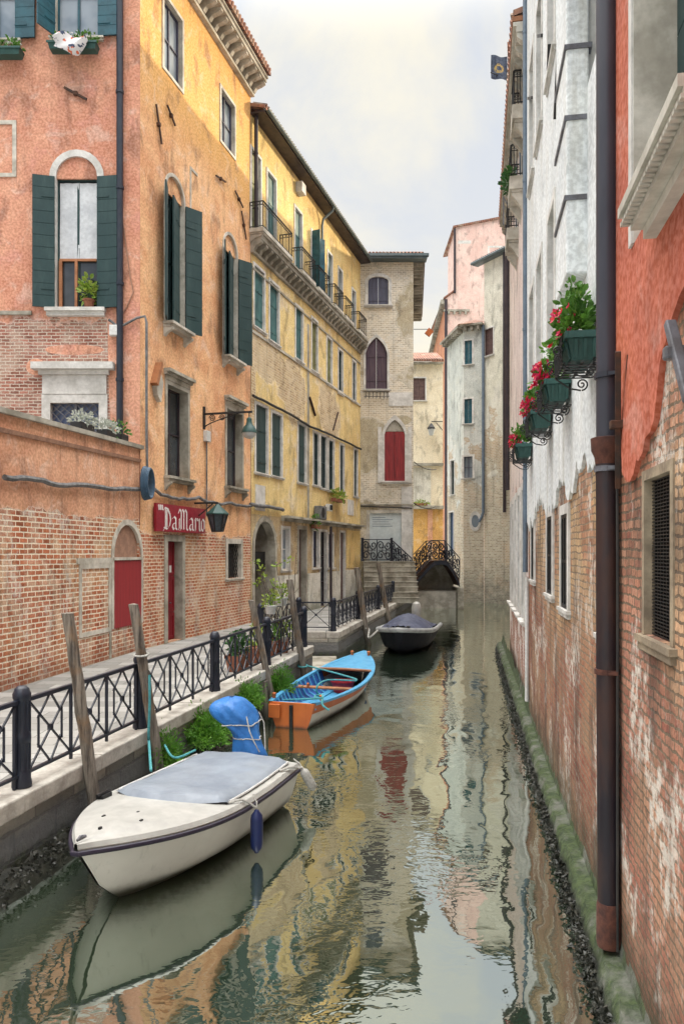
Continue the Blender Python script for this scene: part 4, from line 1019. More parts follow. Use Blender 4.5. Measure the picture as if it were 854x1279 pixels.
for px, py, lab, rr, mt in ((421,618,'yellow green bush in a trough on a first floor window of the yellow house',(1.0,.3,.32),'leaf_yellow'),(392.5,650,'small green plant sprouting from the ledge of the yellow house',(.3,.22,.35),'leaf')):
    u, z = FY.uz(px, py, .15); t = FY.thing('ledge_plant', lab, 'plant', u, z-.2, .2)
    MB().box((-rr[0]*.8,-.14,-.16),(rr[0]*.8,.12,0)).build('trough', M['terracotta'], t); m = MB(); leaves(m, (0,0,.15), rr, 260 if rr[0] > .5 else 90, .085, up=.4); m.build('leaves', M[mt], t)
cable(FY, 'old cable sagging under the first floor of the yellow house, above its lower windows', [(313,494),(335,505),(361,518),(385,533),(404,540),(421,548),(449,561)], .05, 'cable_dark', .09)
cable(FY, 'bundle of cables above the arched passage of the yellow house', [(309,630),(322,632),(338,634),(350,637)], .07, 'cable', .12)
tie(FY, 'slanted iron wall anchor on the peeling yellow wall', FY.uz(385.5,496), FY.uz(392.5,519), .07, 'iron_rust', boss=False)
tie(FY, 'thin slanted iron rod beside the long dark pipe of the yellow house', FY.uz(415,537), FY.uz(421,515), .05, 'iron_rust', boss=False)
# little vent box under the eave
u, z = FY.uz(371.5, 236); m = MB(); m.box((u-.25,-.3,z-.22),(u+.25,0,z+.22)); m.build('vent_box', M['white_paint'], yel, mat=FY.rel(yel), bevel=.02)

# ================================================================= gothic brick house at the end
GB = (srgb(222,208,184), srgb(186,172,148), srgb(222,200,162), srgb(236,228,212))
M['gothic'] = wall_mat('pale_brick_and_plaster', srgb(186,172,138), srgb(166,150,118), *GB, bw=.27, bh=.105, ms=.018, expose=.10, nscale=.5, edge=.03,
    patches=[(.45,9.4,1.5,1.7,-.6),(2.3,10.8,.6,.3,-.8),(.2,5.6,.9,.9,-.5),(1.5,2.6,2.4,2.2,-.6),(2.6,16.5,.8,2.,-.25),(.3,13,.7,1.6,-.2)], streak=.28, streakcol=(.14,.12,.09), tint=srgb(188,180,160), spot=.6)
F1 = Facade((1.005, 41.9), (3.93, 41.9)); F2 = Facade((3.93, 41.9), (4.9, 52.5))
got = F1.root('gothic_brick_house', 'narrow pale brick house with pointed gothic windows at the end of the quay', 'house')
HG = 19.5
def W1(x0, x1, yt, yb): return F1.rect(x0, x1, yt, yb)
ops = []; jobs = []
add(ops, jobs, W1(459.5,485,345,381), 'segment', framemat='stone_bright', fw=.17, shut='closed', closedmat='plank_violet', sillproj=.18, sth=.14)
add(ops, jobs, W1(456.5,483.5,421,486), 'gothic', framemat='stone_bright', fw=.11, shut='closed', closedmat='plank_purple', sillproj=.12)
rg = W1(480,505.5,524,601); add(ops, jobs, rg, 'gothic', framemat='stone_bright', fw=.16, sash=False, pane='glass', sillproj=.22, sth=.16)
rs = (F1.u(461.5), F1.u(507), .95, F1.z(484,641)); ops.append((rs, None))
wall(F1, got, 0, F1.L, .9, HG, ops, M['gothic'], .22)
ww = [window(F1, got, r, a, **k) for r, a, k in jobs]
u0,u1,z0,z1 = rg; zt = F1.z(492,539); m = MB(); c = (u0+u1)/2
m.box((u0,.02,z0),(c-.01,.08,zt)); m.box((c+.01,.02,z0),(u1,.08,zt)); m.build('shutter', M['plank_red'], ww[2])
m = MB(); m.prism([p for p in outline((u0,u1,zt+.02,z1),'gothic')], .05, .12); m.build('tympanum', M['stone_old'], ww[2])
m = MB(); m.box((u0-.36,-.05,z0-.1),(u0-.162,.02,zt+.25)); m.box((u1+.162,-.05,z0-.1),(u1+.36,.02,zt+.25)); m.build('side_post', M['stone_bright'], ww[2])
# iron bracket under the middle window
u0,u1,z0,z1 = jobs[1][0]; m = MB()
for k in range(7): uu = u0+(u1-u0)*k/6; m.tube([(uu,0,z0-.15),(uu,-.3,z0-.2),(uu,-.3,z0-.45),(uu,-.02,z0-.5)], .018, 5)
m.bar((u0-.1,-.3,z0-.2),(u1+.1,-.3,z0-.2),.03); m.bar((u0-.1,-.3,z0-.45),(u1+.1,-.3,z0-.45),.03); m.build('basket_rail', M['iron_black'], ww[1])
r = W1(485,508.5,490,507); m = MB(); m.box((r[0],-.03,r[2]),(F1.L-.03,.01,r[3])); m.build('stone_tablet', M['stone_bright'], got, mat=F1.rel(got))
m = MB(); zz = F1.z(480,608); m.box((F1.u(501),-.06,.95),(F1.u(514.3),.02,zz)); m.build('corner_pilaster', M['stone_bright'], got, mat=F1.rel(got))
# shop panel
u0,u1,z0,z1 = rs; f = frame_mesh(rs, None, .17, .04).build('shop_front', M['stone'], got, mat=F1.rel(got))
m = MB(); m.box((u0,.06,z0),(u1,.12,z1)); m.build('white_panel', M['panel_white'], f)
m = MB()
for k in range(5):
    z_ = z1-.25-.12*k; m.box((u0+.15,.052,z_),(u0+.15+random.uniform(.6,1.2),.058,z_+.03))
m.build('faint_print', M['pipe_blue'], f)
m = MB(); zz = F1.z(480,631); m.box((0,-.12,zz),(F1.L,.01,zz+.07)); m.build('ledge', M['stone_old'], got, mat=F1.rel(got))
m = MB(); m.box((-.1,-.62,HG),(F1.L+.7,.05,HG+.10)); m.box((-.1,-.70,HG+.102),(F1.L+.78,-.45,HG+.24)); m.build('gutter', M['zinc'], got, mat=F1.rel(got))
# hipped tile roof
RM = F1.rel(got); e = .6; L = F1.L; z0 = HG+.22
m = MB(); m.add([(-.1,-e,z0),(L+e,-e,z0),(L+e+1.0,10.5,z0),(L-1.2,5.,z0+2.1),(-.1,4.2,z0+2.1)], [(0,1,3,4),(1,2,3)])
for k in range(19): m.tube([(-.05+k*.19,-e-.05,z0+.04),(-.05+k*.19-.02*k*.2,-e+.55,z0+.29)], .07, 6)
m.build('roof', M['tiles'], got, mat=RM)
wall(F2, got, 0.003, F2.L, .9, HG, [], M['gothic'], .2, 'side_wall')
m = MB(); m.box((0,-.6,HG),(F2.L,.02,HG+.1)); 
k = .3
while k < F2.L: m.box((k-.07,-.55,HG-.16),(k+.07,.02,HG-.002)); k += .55
m.build('side_eave', M['stone_old'], got, mat=F2.rel(got))
cable(F1, 'dark cable across the front of the gothic house above the shop panel', [(449,632),(470,633),(495,634),(514,635)], .035, 'cable_dark', .1)

# ================================================================= beige house behind
M['beige'] = wall_mat('beige_plaster', srgb(232,218,186), srgb(214,196,160), streak=.25, streakcol=(.25,.2,.14), tint=srgb(240,230,205), spot=.4)
M['ochre'] = wall_mat('deep_ochre_plaster', srgb(222,166,62), srgb(198,140,48), streak=.3, streakcol=(.2,.12,.05))
FB = Facade((4.95, 61.0), (8.1, 61.0))
bei = FB.root('beige_back_house', 'pale beige house with brown shutters seen through the gap beside the gothic house', 'house')
HB = FB.z(525,455); zo = FB.z(525,632)
r = FB.rect(515.5,531,472,500); ops = [(r, None)]; r2 = FB.rect(516,538,584,632)
wall(FB, bei, 0, FB.L, zo, HB, ops, M['beige'], .2)
window(FB, bei, r, None, framemat='stone_bright', fw=.1, shut='closed', smat='shutter_brown')
m = MB(); m.box((r2[0],-.02,r2[2]),(r2[1],.01,r2[3])); m.build('grey_panel', M['plinth_white'], bei, mat=FB.rel(bei))
m = MB(); m.box((0,-.5,zo-.25),(FB.L,.02,zo)); m.box((0,-.4,FB.z(525,582)),(FB.L,.02,FB.z(525,579))); m.build('ledge', M['stone_old'], bei, mat=FB.rel(bei))
wall(FB, bei, 0, FB.L, .0, zo-.25, [], M['ochre'], .2, 'ochre_wall')
m = MB(); m.box((FB.u(534),-.06,0),(FB.u(540),.02,zo-.3)); m.build('quoin', M['garden'], bei, mat=FB.rel(bei))
m = MB(); m.box((0,-.45,HB),(FB.L,.02,HB+.12)); m.build('eave', M['stone_old'], bei, mat=FB.rel(bei)); roof(FB, bei, -.05, FB.L, HB+.13, .5, 4.0, 1.75)
shell(FB, bei, 0, FB.L, 0, HB, 4.5, M['beige'], left=True)
u, z = FB.uz(525, 646, .3); t = FB.thing('ledge_plant', 'tuft of green plant on the ochre ledge of the beige house', 'plant', FB.u(525), zo, .3)
MB().box((-.5,-.15,0),(.5,.15,.2)).build('trough', M['terracotta'], t); m = MB(); leaves(m, (0,0,.15), (.7,.25,.3), 120, .12, up=.2); m.build('leaves', M['leaf_yellow'], t)
p = F2.P(.9, 17.6, 0); t = thing('wall_flag', 'small orange diamond shaped flag on a thin rod from the gothic house', 'flag', (4.1, 43.6, EYE+(690-411)/950*43.6), 0)
m = MB(); m.tube([(0,0,0),(.95,0,0)], .02, 6); m.build('rod', M['iron_black'], t)
m = MB(); m.box((0,-.02,0),(.34,.02,.42)); o = m.build('cloth', M['boat_orange'], t); o.location = (.62,-.03,-.25); o.rotation_euler = (0,R(38),0)

# ================================================================= pink and orange house
M['orange_far'] = wall_mat('burnt_orange_plaster', srgb(206,128,70), srgb(178,102,56), streak=.35, streakcol=(.12,.06,.04))
M['pink'] = wall_mat('dusty_pink_plaster', srgb(236,198,184), srgb(222,178,164), streak=.28, streakcol=(.3,.2,.16), tint=srgb(238,214,200), spot=.6)
FP1 = Facade((12.3, 104.0), (11.14, 82.0)); FP2 = Facade((11.14, 82.0), (19.5, 82.0))
pink = FP2.root('pink_tall_house', 'tall dusty pink house with an orange side wall and higher tower behind the bridge', 'house')
HP = FP2.z(560,372); HT = FP2.z(570,284)
wall(FP1, pink, 0, FP1.L, 0, HP-.3, [(FP1.rect(545,549.5,560,600), None)], M['orange_far'], .3, 'side_wall')
m = MB(); m.box((0,-.5,HP-.3),(FP1.L,.05,HP-.15)); k = .3
while k < FP1.L: m.box((k-.12,-.45,HP-.62),(k+.12,.02,HP-.302)); k += .7
m.build('side_eave', M['stone_old'], pink, mat=FP1.rel(pink))
ut = FP2.u(569); rw = FP2.rect(611,626,309,326)
wall(FP2, pink, 0, FP2.L, 0, HP-.3, [], M['pink'], .2)
m = MB(); m.add([(0,0,HP-.299),(ut,0,HP-.299),(ut,0,HP+.8),(0,0,HP-.1)], [(0,1,2,3)]); m.build('gable_wall', M['pink'], pink, mat=FP2.rel(pink))
m = MB(); m.add([(-.2,-.15,HP-.1),(ut,-.15,HP+.85),(ut,14,HP+.85),(-.2,14,HP-.1),(-.2,-.15,HP+.05),(ut,-.15,HP+1.0),(ut,14,HP+1.0),(-.2,14,HP+.05)], [(0,1,2,3),(4,5,6,7),(0,1,5,4),(3,0,4,7)]); m.build('low_roof', M['tiles'], pink, mat=FP2.rel(pink))
zc = FP2.z(565,388); m = MB(); m.box((-.2,-.25,zc-.1),(FP2.u(586),.02,zc+.1))
for px in (560,567,574,581): uu = FP2.u(px); m.box((uu-.1,-.3,zc-.4),(uu+.1,.02,zc-.102))
m.build('cornice', M['stone_old'], pink, mat=FP2.rel(pink))
zq = FP2.z(625,268); RMp = FP2.rel(pink)
m = MB(); m.add([(ut,0,HP-.298),(FP2.L,0,HP-.298),(FP2.L,0,zq),(ut,0,HT)], [(0,1,2,3)]); m.add([(ut,.003,HP-.2),(ut,6,HP-.2),(ut,6,HT-.3),(ut,.003,HT)], [(0,1,2,3)]); m.build('tower_wall', M['pink'], pink, mat=RMp)
m = MB(); m.add([(ut-.3,-.2,HT-.05),(FP2.L,-.2,zq+.05),(FP2.L,8,zq),(ut-.3,8,HT-.1)]+[(ut-.3,-.2,HT+.14),(FP2.L,-.2,zq+.24),(FP2.L,8,zq+.2),(ut-.3,8,HT+.1)], [(0,1,2,3),(4,5,6,7),(0,1,5,4),(1,2,6,5),(3,0,4,7)]); m.build('tower_roof', M['tiles'], pink, mat=RMp)
window(FP2, pink, rw, None, framemat='stone_bright', fw=.2, shut='closed', smat='shutter_teal')
m = MB(); uu = ut-.12; m.tube([(uu,-.12,HT-.2),(uu,-.12,HP+.5)], .13, 8); m.tube([(.05,-.14,HP-.2),(.05,-.14,1)], .16, 8); m.build('downpipe', M['pipe_dark'], pink, True, RMp)
m = MB()
for a,b,c,d in ((572,588,300,304),(560,581,431,436)):
    r = FP2.rect(a,b,c,d); m.box((r[0],-.01,r[2]),(r[1],.01,r[3]))
m.build('plaster_patch', M['stone_bright'], pink, mat=RMp)

# ================================================================= grey corner house (turret) and tall grey house
NB = (srgb(204,190,164), srgb(172,152,128), srgb(204,166,124), srgb(214,206,190))
M['turret'] = wall_mat('grey_plaster_over_brick', srgb(204,206,196), srgb(182,186,178), *NB, bw=.28, bh=.11, ms=.016, expose=-.07, nscale=.55, zramp=(10.5,.05), edge=.04,
    streak=.4, streakcol=(.12,.12,.11), damp=(-.2,3.2,(.10,.10,.085),.55), tint=srgb(206,204,190), spot=.7)
M['tall_grey'] = wall_mat('cream_grey_plaster', srgb(222,218,198), srgb(202,196,174), *NB, bw=.28, bh=.11, ms=.016, expose=-.10, nscale=.55, zramp=(13.0,.05), edge=.05,
    streak=.4, streakcol=(.12,.12,.10), damp=(-.2,3.5,(.085,.085,.075),.6), tint=srgb(196,194,176), spot=.6)
T0, T1, T2 = (7.95, 57.5), (8.55, 53.4), (9.85, 52.8)
FT1 = Facade(T0, T1); FT2 = Facade(T1, T2); FT3 = Facade((9.86, 52.8), (11.3, 50.4))
tur = FT1.root('grey_corner_house', 'lower grey corner house with blue shutters and a small oval window behind the bridge', 'house')
HT1 = FT2.z(592,408)
ops1 = []; j1 = []
add(ops1, j1, FT1.rect(562.5,567.5,575,618), None, framemat='stone_bright', fw=.12, pane='glass'); r = FT1.rect(561,566.5,640,694); add(ops1, j1, r, None, framemat='stone_bright', fw=.12, pane='glass_blue', sashmat='shutter_blue', sill=False)
wall(FT1, tur, 0, FT1.L, -.3, HT1, ops1, M['turret'], .25); [window(FT1, tur, r, a, **k) for r, a, k in j1]
ops2 = []; j2 = []
for x0,x1,yt,yb,sm in ((580,589.5,425,455,'shutter_blue'),(579.5,589.5,498,529,'shutter_blue')): add(ops2, j2, FT2.rect(x0,x1,yt,yb), None, framemat='stone_bright', fw=.11, shut='closed', smat=sm)
add(ops2, j2, FT2.rect(579,590,570,597), None, framemat='stone_bright', fw=.14, pane='glass_sky', sashmat='shutter_violet')
wall(FT2, tur, 0, FT2.L, -.3, HT1, ops2, M['turret'], .25, 'front_wall'); [window(FT2, tur, r, a, **k) for r, a, k in j2]
u, z = FT2.uz(593.5, 651); m = MB(); n = 28
for k in range(n):
    a, b = 2*math.pi*k/n, 2*math.pi*(k+1)/n
    q = lambda an, s: (u+.26*s*math.cos(an), z+.44*s*math.sin(an))
    p0,p1,p2,p3 = q(a,1),q(b,1),q(b,1.6),q(a,1.6)
    m.poly([(p0[0],-.05,p0[1]),(p1[0],-.05,p1[1]),(p2[0],-.05,p2[1]),(p3[0],-.05,p3[1])]); m.poly([(p2[0],-.05,p2[1]),(p3[0],-.05,p3[1]),(p3[0],.01,p3[1]),(p2[0],.01,p2[1])])
o = m.build('oval_window', M['stone_bright'], tur, True, FT2.rel(tur)); m = MB(); m.poly([(u+.27*math.cos(2*math.pi*k/n),-.02,z+.45*math.sin(2*math.pi*k/n)) for k in range(n)]); m.build('pane', M['glass_sky'], o)
for F_, nm in ((FT1,'side_eave'),(FT2,'front_eave')):
    m = MB(); m.box((-.3 if F_ is FT1 else -.15,-.5,HT1),(F_.L+(.15 if F_ is FT1 else 0),.02,HT1+.13)); k = .2
    while k < F_.L: m.box((k-.09,-.42,HT1-.28),(k+.09,.02,HT1-.002)); k += .45
    m.build(nm, M['stone_old'], tur, mat=F_.rel(tur))
m = MB(); c1 = (T0[0]-.6, T0[1]); 
RMt = Matrix.Rotation(-FT1.th, 4, 'Z') @ Matrix.Translation((-T0[0], -T0[1], 0))
z_ = HT1+.14
m.add([(T0[0]-.5,T0[1],z_),(T1[0]-.45,T1[1]-.5,z_),(T2[0],T2[1]-.5,z_),(T2[0],T2[1]+4,z_+1.5),(T0[0]+2,T0[1]+.5,z_+1.5)], [(0,1,4),(1,2,3,4)]); m.build('roof', M['tiles'], tur, mat=RMt)
m = MB(); uu = FT2.L-.02; m.tube([(uu,-.14,HT1),(uu,-.14,FT2.z(603,640)),(uu-.1,-.16,FT2.z(603,646)),(uu-.3,-.2,FT2.z(600,652))], .10, 8); m.build('downpipe', M['pipe_blue'], tur, True, FT2.rel(tur))

tall = FT3.root('tall_grey_house', 'tall cream grey house with one brown shutter, rising right of the grey corner house', 'house')
r = FT3.rect(604.5,616,410,444); HTa, HTb = FT3.z(602,334), FT3.z(634,311)
HTT = (HTa+HTb)/2
wall(FT3, tall, 0, FT3.L, -.3, HTT, [(r, None)], M['tall_grey'], .25); window(FT3, tall, r, None, framemat='stone_bright', fw=.07, shut='closed', smat='shutter_brown')
m = MB(); m.box((-.7,-.45,HTT),(FT3.L+.2,.05,HTT+.12)); m.tube([(-.75,-.5,HTT+.12),(FT3.L+.2,-.5,HTT+.12)], .11, 8); m.build('gutter', M['zinc'], tall, mat=FT3.rel(tall))
roof(FT3, tall, -.7, FT3.L+.2, HTT+.13, .4, 4, 1.2); shell(FT3, tall, 0, FT3.L+6, -.3, HTT-.2, 4, M['tall_grey'], right=False)
m = MB(); uu = FT3.u(632); m.tube([(uu,-.16,HTT),(uu,-.16,FT3.z(632,640))], .11, 8); m.build('downpipe', M['pipe_dark'], tall, True, FT3.rel(tall))
# ================================================================= RIGHT SIDE
XW = lambda Y: 1.235+.165*Y
FR1 = Facade((XW(6.62), 6.62), (XW(-2.0), -2.0)); FR2 = Facade((XW(15.4), 15.4), (XW(6.63), 6.63)); FR3 = Facade((XW(24.9)+.15, 24.9), (XW(15.4)+.02, 15.42))
R1B = (srgb(214,164,118), srgb(164,100,72), srgb(214,184,120))
M['orange_near'] = wall_mat('terracotta_orange_plaster', srgb(194,88,46), srgb(172,70,34), pbump=.12,
    patches=[(.55,4.5,.16,1.2,.75),(1.9,4.2,.4,.3,.3),(2.75,4.45,.45,.75,.7),(1.3,4.35,.4,.45,-.55)], streak=.22, streakcol=(.22,.06,.03), tint=srgb(206,110,66), spot=.5, bricktint=(1.2,3.0,srgb(178,112,92)), warp=.014, mottle=.6, damp=(.2,.8,(.05,.055,.03),.7))
M['white_side'] = wall_mat('cold_white_plaster', srgb(226,230,230), srgb(206,212,214), bw=.20, bh=.08, ms=.012, expose=-.5, zramp=(4.35,1.0), nscale=1.0, edge=.02,
    streak=.42, streakcol=srgb(150,140,112), tint=srgb(226,226,222), spot=.5, bricktint=(2.2,3.6,srgb(142,66,56)), warp=.014, mottle=.5, damp=(.2,.9,(.06,.07,.035),.75), patches=[(6.6,2.2,1.,2.0,.1)])
M['pink_peel'] = wall_mat('peeling_pale_pink_plaster', srgb(228,212,202), srgb(208,186,178), srgb(176,104,86), srgb(146,80,68), srgb(192,140,116), srgb(208,190,176), bw=.22, bh=.08, ms=.012, expose=-.12, zramp=(4.5,.05), nscale=.9, edge=.03,
    streak=.5, streakcol=srgb(120,98,90), tint=srgb(228,214,204), spot=.7, damp=(.2,1.0,(.06,.07,.035),.75))
M['brick_near'] = wall_mat('rough_old_brick', srgb(190,160,120), srgb(170,140,100), srgb(208,146,112), srgb(140,76,62), srgb(222,190,140), srgb(124,106,88), bw=.20, bh=.072, ms=.011, expose=9., nscale=1.2, edge=.02, streak=.45, streakcol=(.10,.07,.05),
    bricktint=(1.3,3.4,srgb(160,92,78)), warp=.026, damp=(.15,1.1,(.035,.04,.022),.8), mottle=.6, lime=.85, grime=.6)
M['brick_far'] = wall_mat('stained_red_brick', srgb(190,160,120), srgb(170,140,100), srgb(204,150,108), srgb(136,70,56), srgb(222,196,140), srgb(140,122,102), bw=.21, bh=.076, ms=.010, expose=9., nscale=1.2, edge=.02, streak=.5, streakcol=(.09,.06,.05),
    bricktint=(2.0,4.0,srgb(134,56,48)), warp=.026, damp=(.15,1.2,(.04,.045,.025),.8), mottle=.6, lime=.8, grime=.6)
M['stone_rough'] = simple('rough_yellow_stone', (.40,.32,.22), (.22,.17,.12), .9, 3, .6)
def plaster_over(F, root, H, zm, ops_low, ops_up, brick, plaster, edge, seed, jit):
    """brick wall below, a plaster coat standing 4 cm proud above it with a broken lower edge"""
    RM = F.rel(root); lay = Matrix.Translation((0, -.04, 0))
    wall(F, root, 0, F.L, -.4, zm+.2, ops_low, brick, .26, 'brick_wall')
    o = wall(F, root, 0, F.L, zm, H, ops_up, plaster, .32, 'plaster_wall'); o.matrix_local = RM @ lay
    rnd = random.Random(seed); pts = []; u = 0.
    def lin(u):
        for i in range(len(edge)-1):
            (a, b), (c, d) = edge[i], edge[i+1]
            if a <= u <= c: return b+(d-b)*(u-a)/(c-a)
        return edge[-1][1]
    off = 0.
    while u < F.L:
        off = off*.75+rnd.uniform(-jit, jit); pts.append((u, min(zm-.05, lin(u)+off))); u += rnd.uniform(.03,.10)*(1.6 if F.L > 8.7 else 1)
    pts.append((F.L, min(zm-.05, lin(F.L))))
    m = MB()
    for (a, b), (c, d) in zip(pts[:-1], pts[1:]):
        m.poly([(a,-.04,b),(c,-.04,d),(c,-.04,zm),(a,-.04,zm)]); m.poly([(a,-.04,b),(c,-.04,d),(c,.0,d+.012),(a,.0,b+.012)])
    m.build('plaster_edge', plaster, root, mat=RM)
r1 = FR1.root('orange_canal_house', 'terracotta orange house with peeling plaster and rough brick at the right edge', 'house')
def WR(F, x0, x1, yt, yb): return F.rect(x0, x1, yt, yb)
H1 = 16.5
rl = (FR1.u(806), FR1.u(839), 2.93, 4.0); ru_ = (FR1.u(799), FR1.u(799)+1.5, 5.72, 8.6)
plaster_over(FR1, r1, H1, 5.3, [(rl, None)], [(ru_, None)], M['brick_near'], M['orange_near'], [(0,3.75),(.28,3.85),(.42,4.7),(.62,4.95),(.72,4.2),(.95,4.12),(1.3,4.22),(1.62,4.28),(1.8,4.45),(1.95,4.75),(2.3,4.95),(2.8,4.9),(3.6,4.6),(5,4.7),(9,4.7)], 12, .055)
shell(FR1, r1, 0, FR1.L, -.4, H1, 6, M['orange_near'])
w = window(FR1, r1, rl, None, framemat='stone_rough', fw=.065, fd=.012, pane='glass', sash=False, sill=True, sillproj=.05, frame_closed=False, pdepth=.25)
u0,u1,z0,z1 = rl; m = MB()
for k in range(9): uu = u0+.04+(u1-u0-.08)*k/8; m.bar((uu,.06,z0),(uu,.06,z1),.016)
for k in range(46): zz = z0+(z1-z0)*(k+.5)/46; m.bar((u0,.045,zz),(u1,.045,zz),.007)
m.build('grille', M['iron_black'], w)
m = MB(); rows = []
for i in range(6): rows.append([(u0+.1+(u1-u0-.2)*k/14, .20+.02*math.sin(k*1.7), z0+.2+(z1-z0-.2)*i/5) for k in range(15)])
m.grid(rows); m.build('curtain', M['cable'], w, True)
u0,u1,z0,z1 = ru_
w = window(FR1, r1, ru_, None, framemat='stone_bright', fw=.10, fd=.06, pane='glass', sash=False, sill=False, pdepth=.32)
m = MB(); m.box((u0-.01,-.045,z0),(u0+.012,.25,z1)); m.build('jamb', M['stone'], w)
leaf(u0+.02, .7, z0+.02, z1-.02, 0, True, y=.27).build('shutter', M['shutter'], w)
m = MB(); a, b = FR1.u(771,.26), u1+.5; m.box((a,-.26,z0-.06),(b,.04,z0)); m.box((a+.02,-.235,z0-.10),(b,.04,z0-.062)); m.box((a+.05,-.19,z0-.16),(b,.04,z0-.102)); m.box((a+.08,-.12,z0-.23),(b,.04,z0-.162))
k = a+.03
while k < b: m.box((k,-.25,z0-.125),(k+.035,-.192,z0-.1025)); k += .06
m.build('sill', M['stone'], w)
# iron cramps
u, z = FR1.uz(787, 520); t = FR1.thing('wall_anchor', 'long dark iron anchor bar wedged in the crack beside the big drainpipe', 'wall anchor', u, z)
a = FR1.uz(789,438); b = FR1.uz(778,610)
m = MB(); m.bar((a[0]-u,-.10,a[1]-z),(b[0]-u,-.04,b[1]-z),.045,.045); m.build('anchor_bar', M['iron_rust'], t, bevel=.006); c = FR1.uz(783,530); m = MB(); m.box((c[0]-u-.03,-.13,c[1]-z-.035),(c[0]-u+.05,.0,c[1]-z+.03)); m.build('anchor_boss', M['iron_rust'], t, bevel=.008)
m = MB(); m.bar((a[0]-u+.05,-.03,a[1]-z-.04),(c[0]-u+.05,-.02,c[1]-z+.15),.03,.02); m.build('wedge', M['iron_rust'], t)
u, z = FR1.uz(846, 440, .1); t = FR1.thing('wall_anchor', 'thick grey iron anchor bar with a square bolt head at the right edge', 'wall anchor', u, z)
a = FR1.uz(841,402,.1); b = FR1.uz(858,500,.1)
m = MB(); m.bar((a[0]-u,-.12,a[1]-z),(b[0]-u,-.09,b[1]-z),.06,.05); m.build('anchor_bar', M['iron_grey'], t, bevel=.01)
m = MB(); m.box((-.045,-.17,-.035),(.03,-.0,.035)); m.build('bolt', M['iron_grey'], t, bevel=.012)
roof(FR1, r1, 0, FR1.L, H1, .4, 5, 1.5)

# white house
r2 = FR2.root('white_canal_house', 'cold white plastered house over rough brick with four flower boxes above the canal', 'house')
H2 = 17.0; ops = []; jobs = []
A2 = dict(framemat='stone_bright', fw=.10, fd=.03)
for x0,x1,yt,yb,pn in ((664.5,668,650,724,'glass'),(684.5,691,645,742,'glass'),(702.5,710.5,642,760,'glass')): add(ops, jobs, FR2.rect(x0,x1,yt,yb), None, **{**A2, 'fw':.12, 'sash':True, 'sashmat':'iron_black', 'sillproj':.06, 'pdepth':.03, 'sashcols':3})
r = (FR2.L-.42, FR2.L-.1, 2.75, 4.3); add(ops, jobs, r, None, **{**A2, 'fw':.07, 'sashmat':'iron_black', 'sillproj':.05})
ZB = 5.52; opsU = []
for i, (Yc, za, zb_, zc_, zd_) in enumerate(((7.3,8.15,10.0,11.5,13.2),(10.8,6.2,8.35,10.4,12.7),(12.6,6.2,8.35,10.4,12.7),(14.1,6.2,8.35,10.4,12.7))):
    uc = (15.4-Yc)/math.cos(math.atan(.165)); uc = (Vector((XW(Yc),Yc,0))-FR2.A).dot(FR2.d); hw_ = .42
    add(opsU, jobs, (uc-hw_, uc+hw_, za, zb_), None, **{**A2, 'fd':.06, 'fw':.10, 'sill':False, 'pane':'glass_sky', 'sashmat':'pipe_blue', 'pdepth':.3})
    add(opsU, jobs, (uc-hw_, uc+hw_, zc_, zd_), None, **{**A2, 'fd':.06, 'fw':.10, 'sill':True, 'sillproj':.1, 'pane':'glass_sky', 'sashmat':'pipe_blue', 'pdepth':.3})
plaster_over(FR2, r2, H2, 5.2, ops, opsU, M['brick_far'], M['white_side'], [(0,4.0),(1.5,4.15),(3.2,4.3),(4.6,4.2),(5.6,4.45),(6.4,4.25),(7.2,4.5),(8.0,4.42),(8.9,4.5)], 11, .12); shell(FR2, r2, 0, FR2.L, -.4, H2, 6, M['white_side'])
for r, a, k in jobs: window(FR2, r2, r, a, **k)
roof(FR2, r2, 0, FR2.L, H2, .4, 5, 1.5)
ub = FR2.u(707, .24); ua = ub-.9
m = MB(); m.box((ua,-.24,6.3),(ub,-.02,H2-.2)); m.build('chimney_breast', M['white_side'], r2, mat=FR2.rel(r2), bevel=.02)
for zz in (FR2.z(720,210,.22), FR2.z(720,102,.22), FR2.z(720,6,.22)): MB().box((ua-.012,-.26,zz-.025),(ub+.012,.01,zz+.025)).build('iron_strap', M['iron_grey'], r2, mat=FR2.rel(r2))
downpipe(FR2, r2, .08, H2, 3.1, .05, 'pipe_blue', .07, straps=(5,8,11,14)); 
m = MB(); m.tube([(.09,-.04,.5),(.09,-.04,3.0)], .04, 8); m.build('lower_pipe', M['white_paint'], r2, True, FR2.rel(r2))
tie(FR2, 'long thin iron wall anchor on the white wall beside the chimney breast', FR2.uz(704,24), FR2.uz(698,148), .05, 'iron_black', boss=False)
tie(FR2, 'short dark iron slot anchor on the white wall', FR2.uz(690.5,54), FR2.uz(689,87), .05, 'iron_black', boss=False)
tie(FR2, 'small dark hook high on the white wall', FR2.uz(676,44), FR2.uz(681,43), .04, 'iron_black', boss=False)
tie(FR2, 'small dark hook low on the white wall left of the iron slots', FR2.uz(663,122), FR2.uz(668,121), .04, 'iron_black', boss=False)

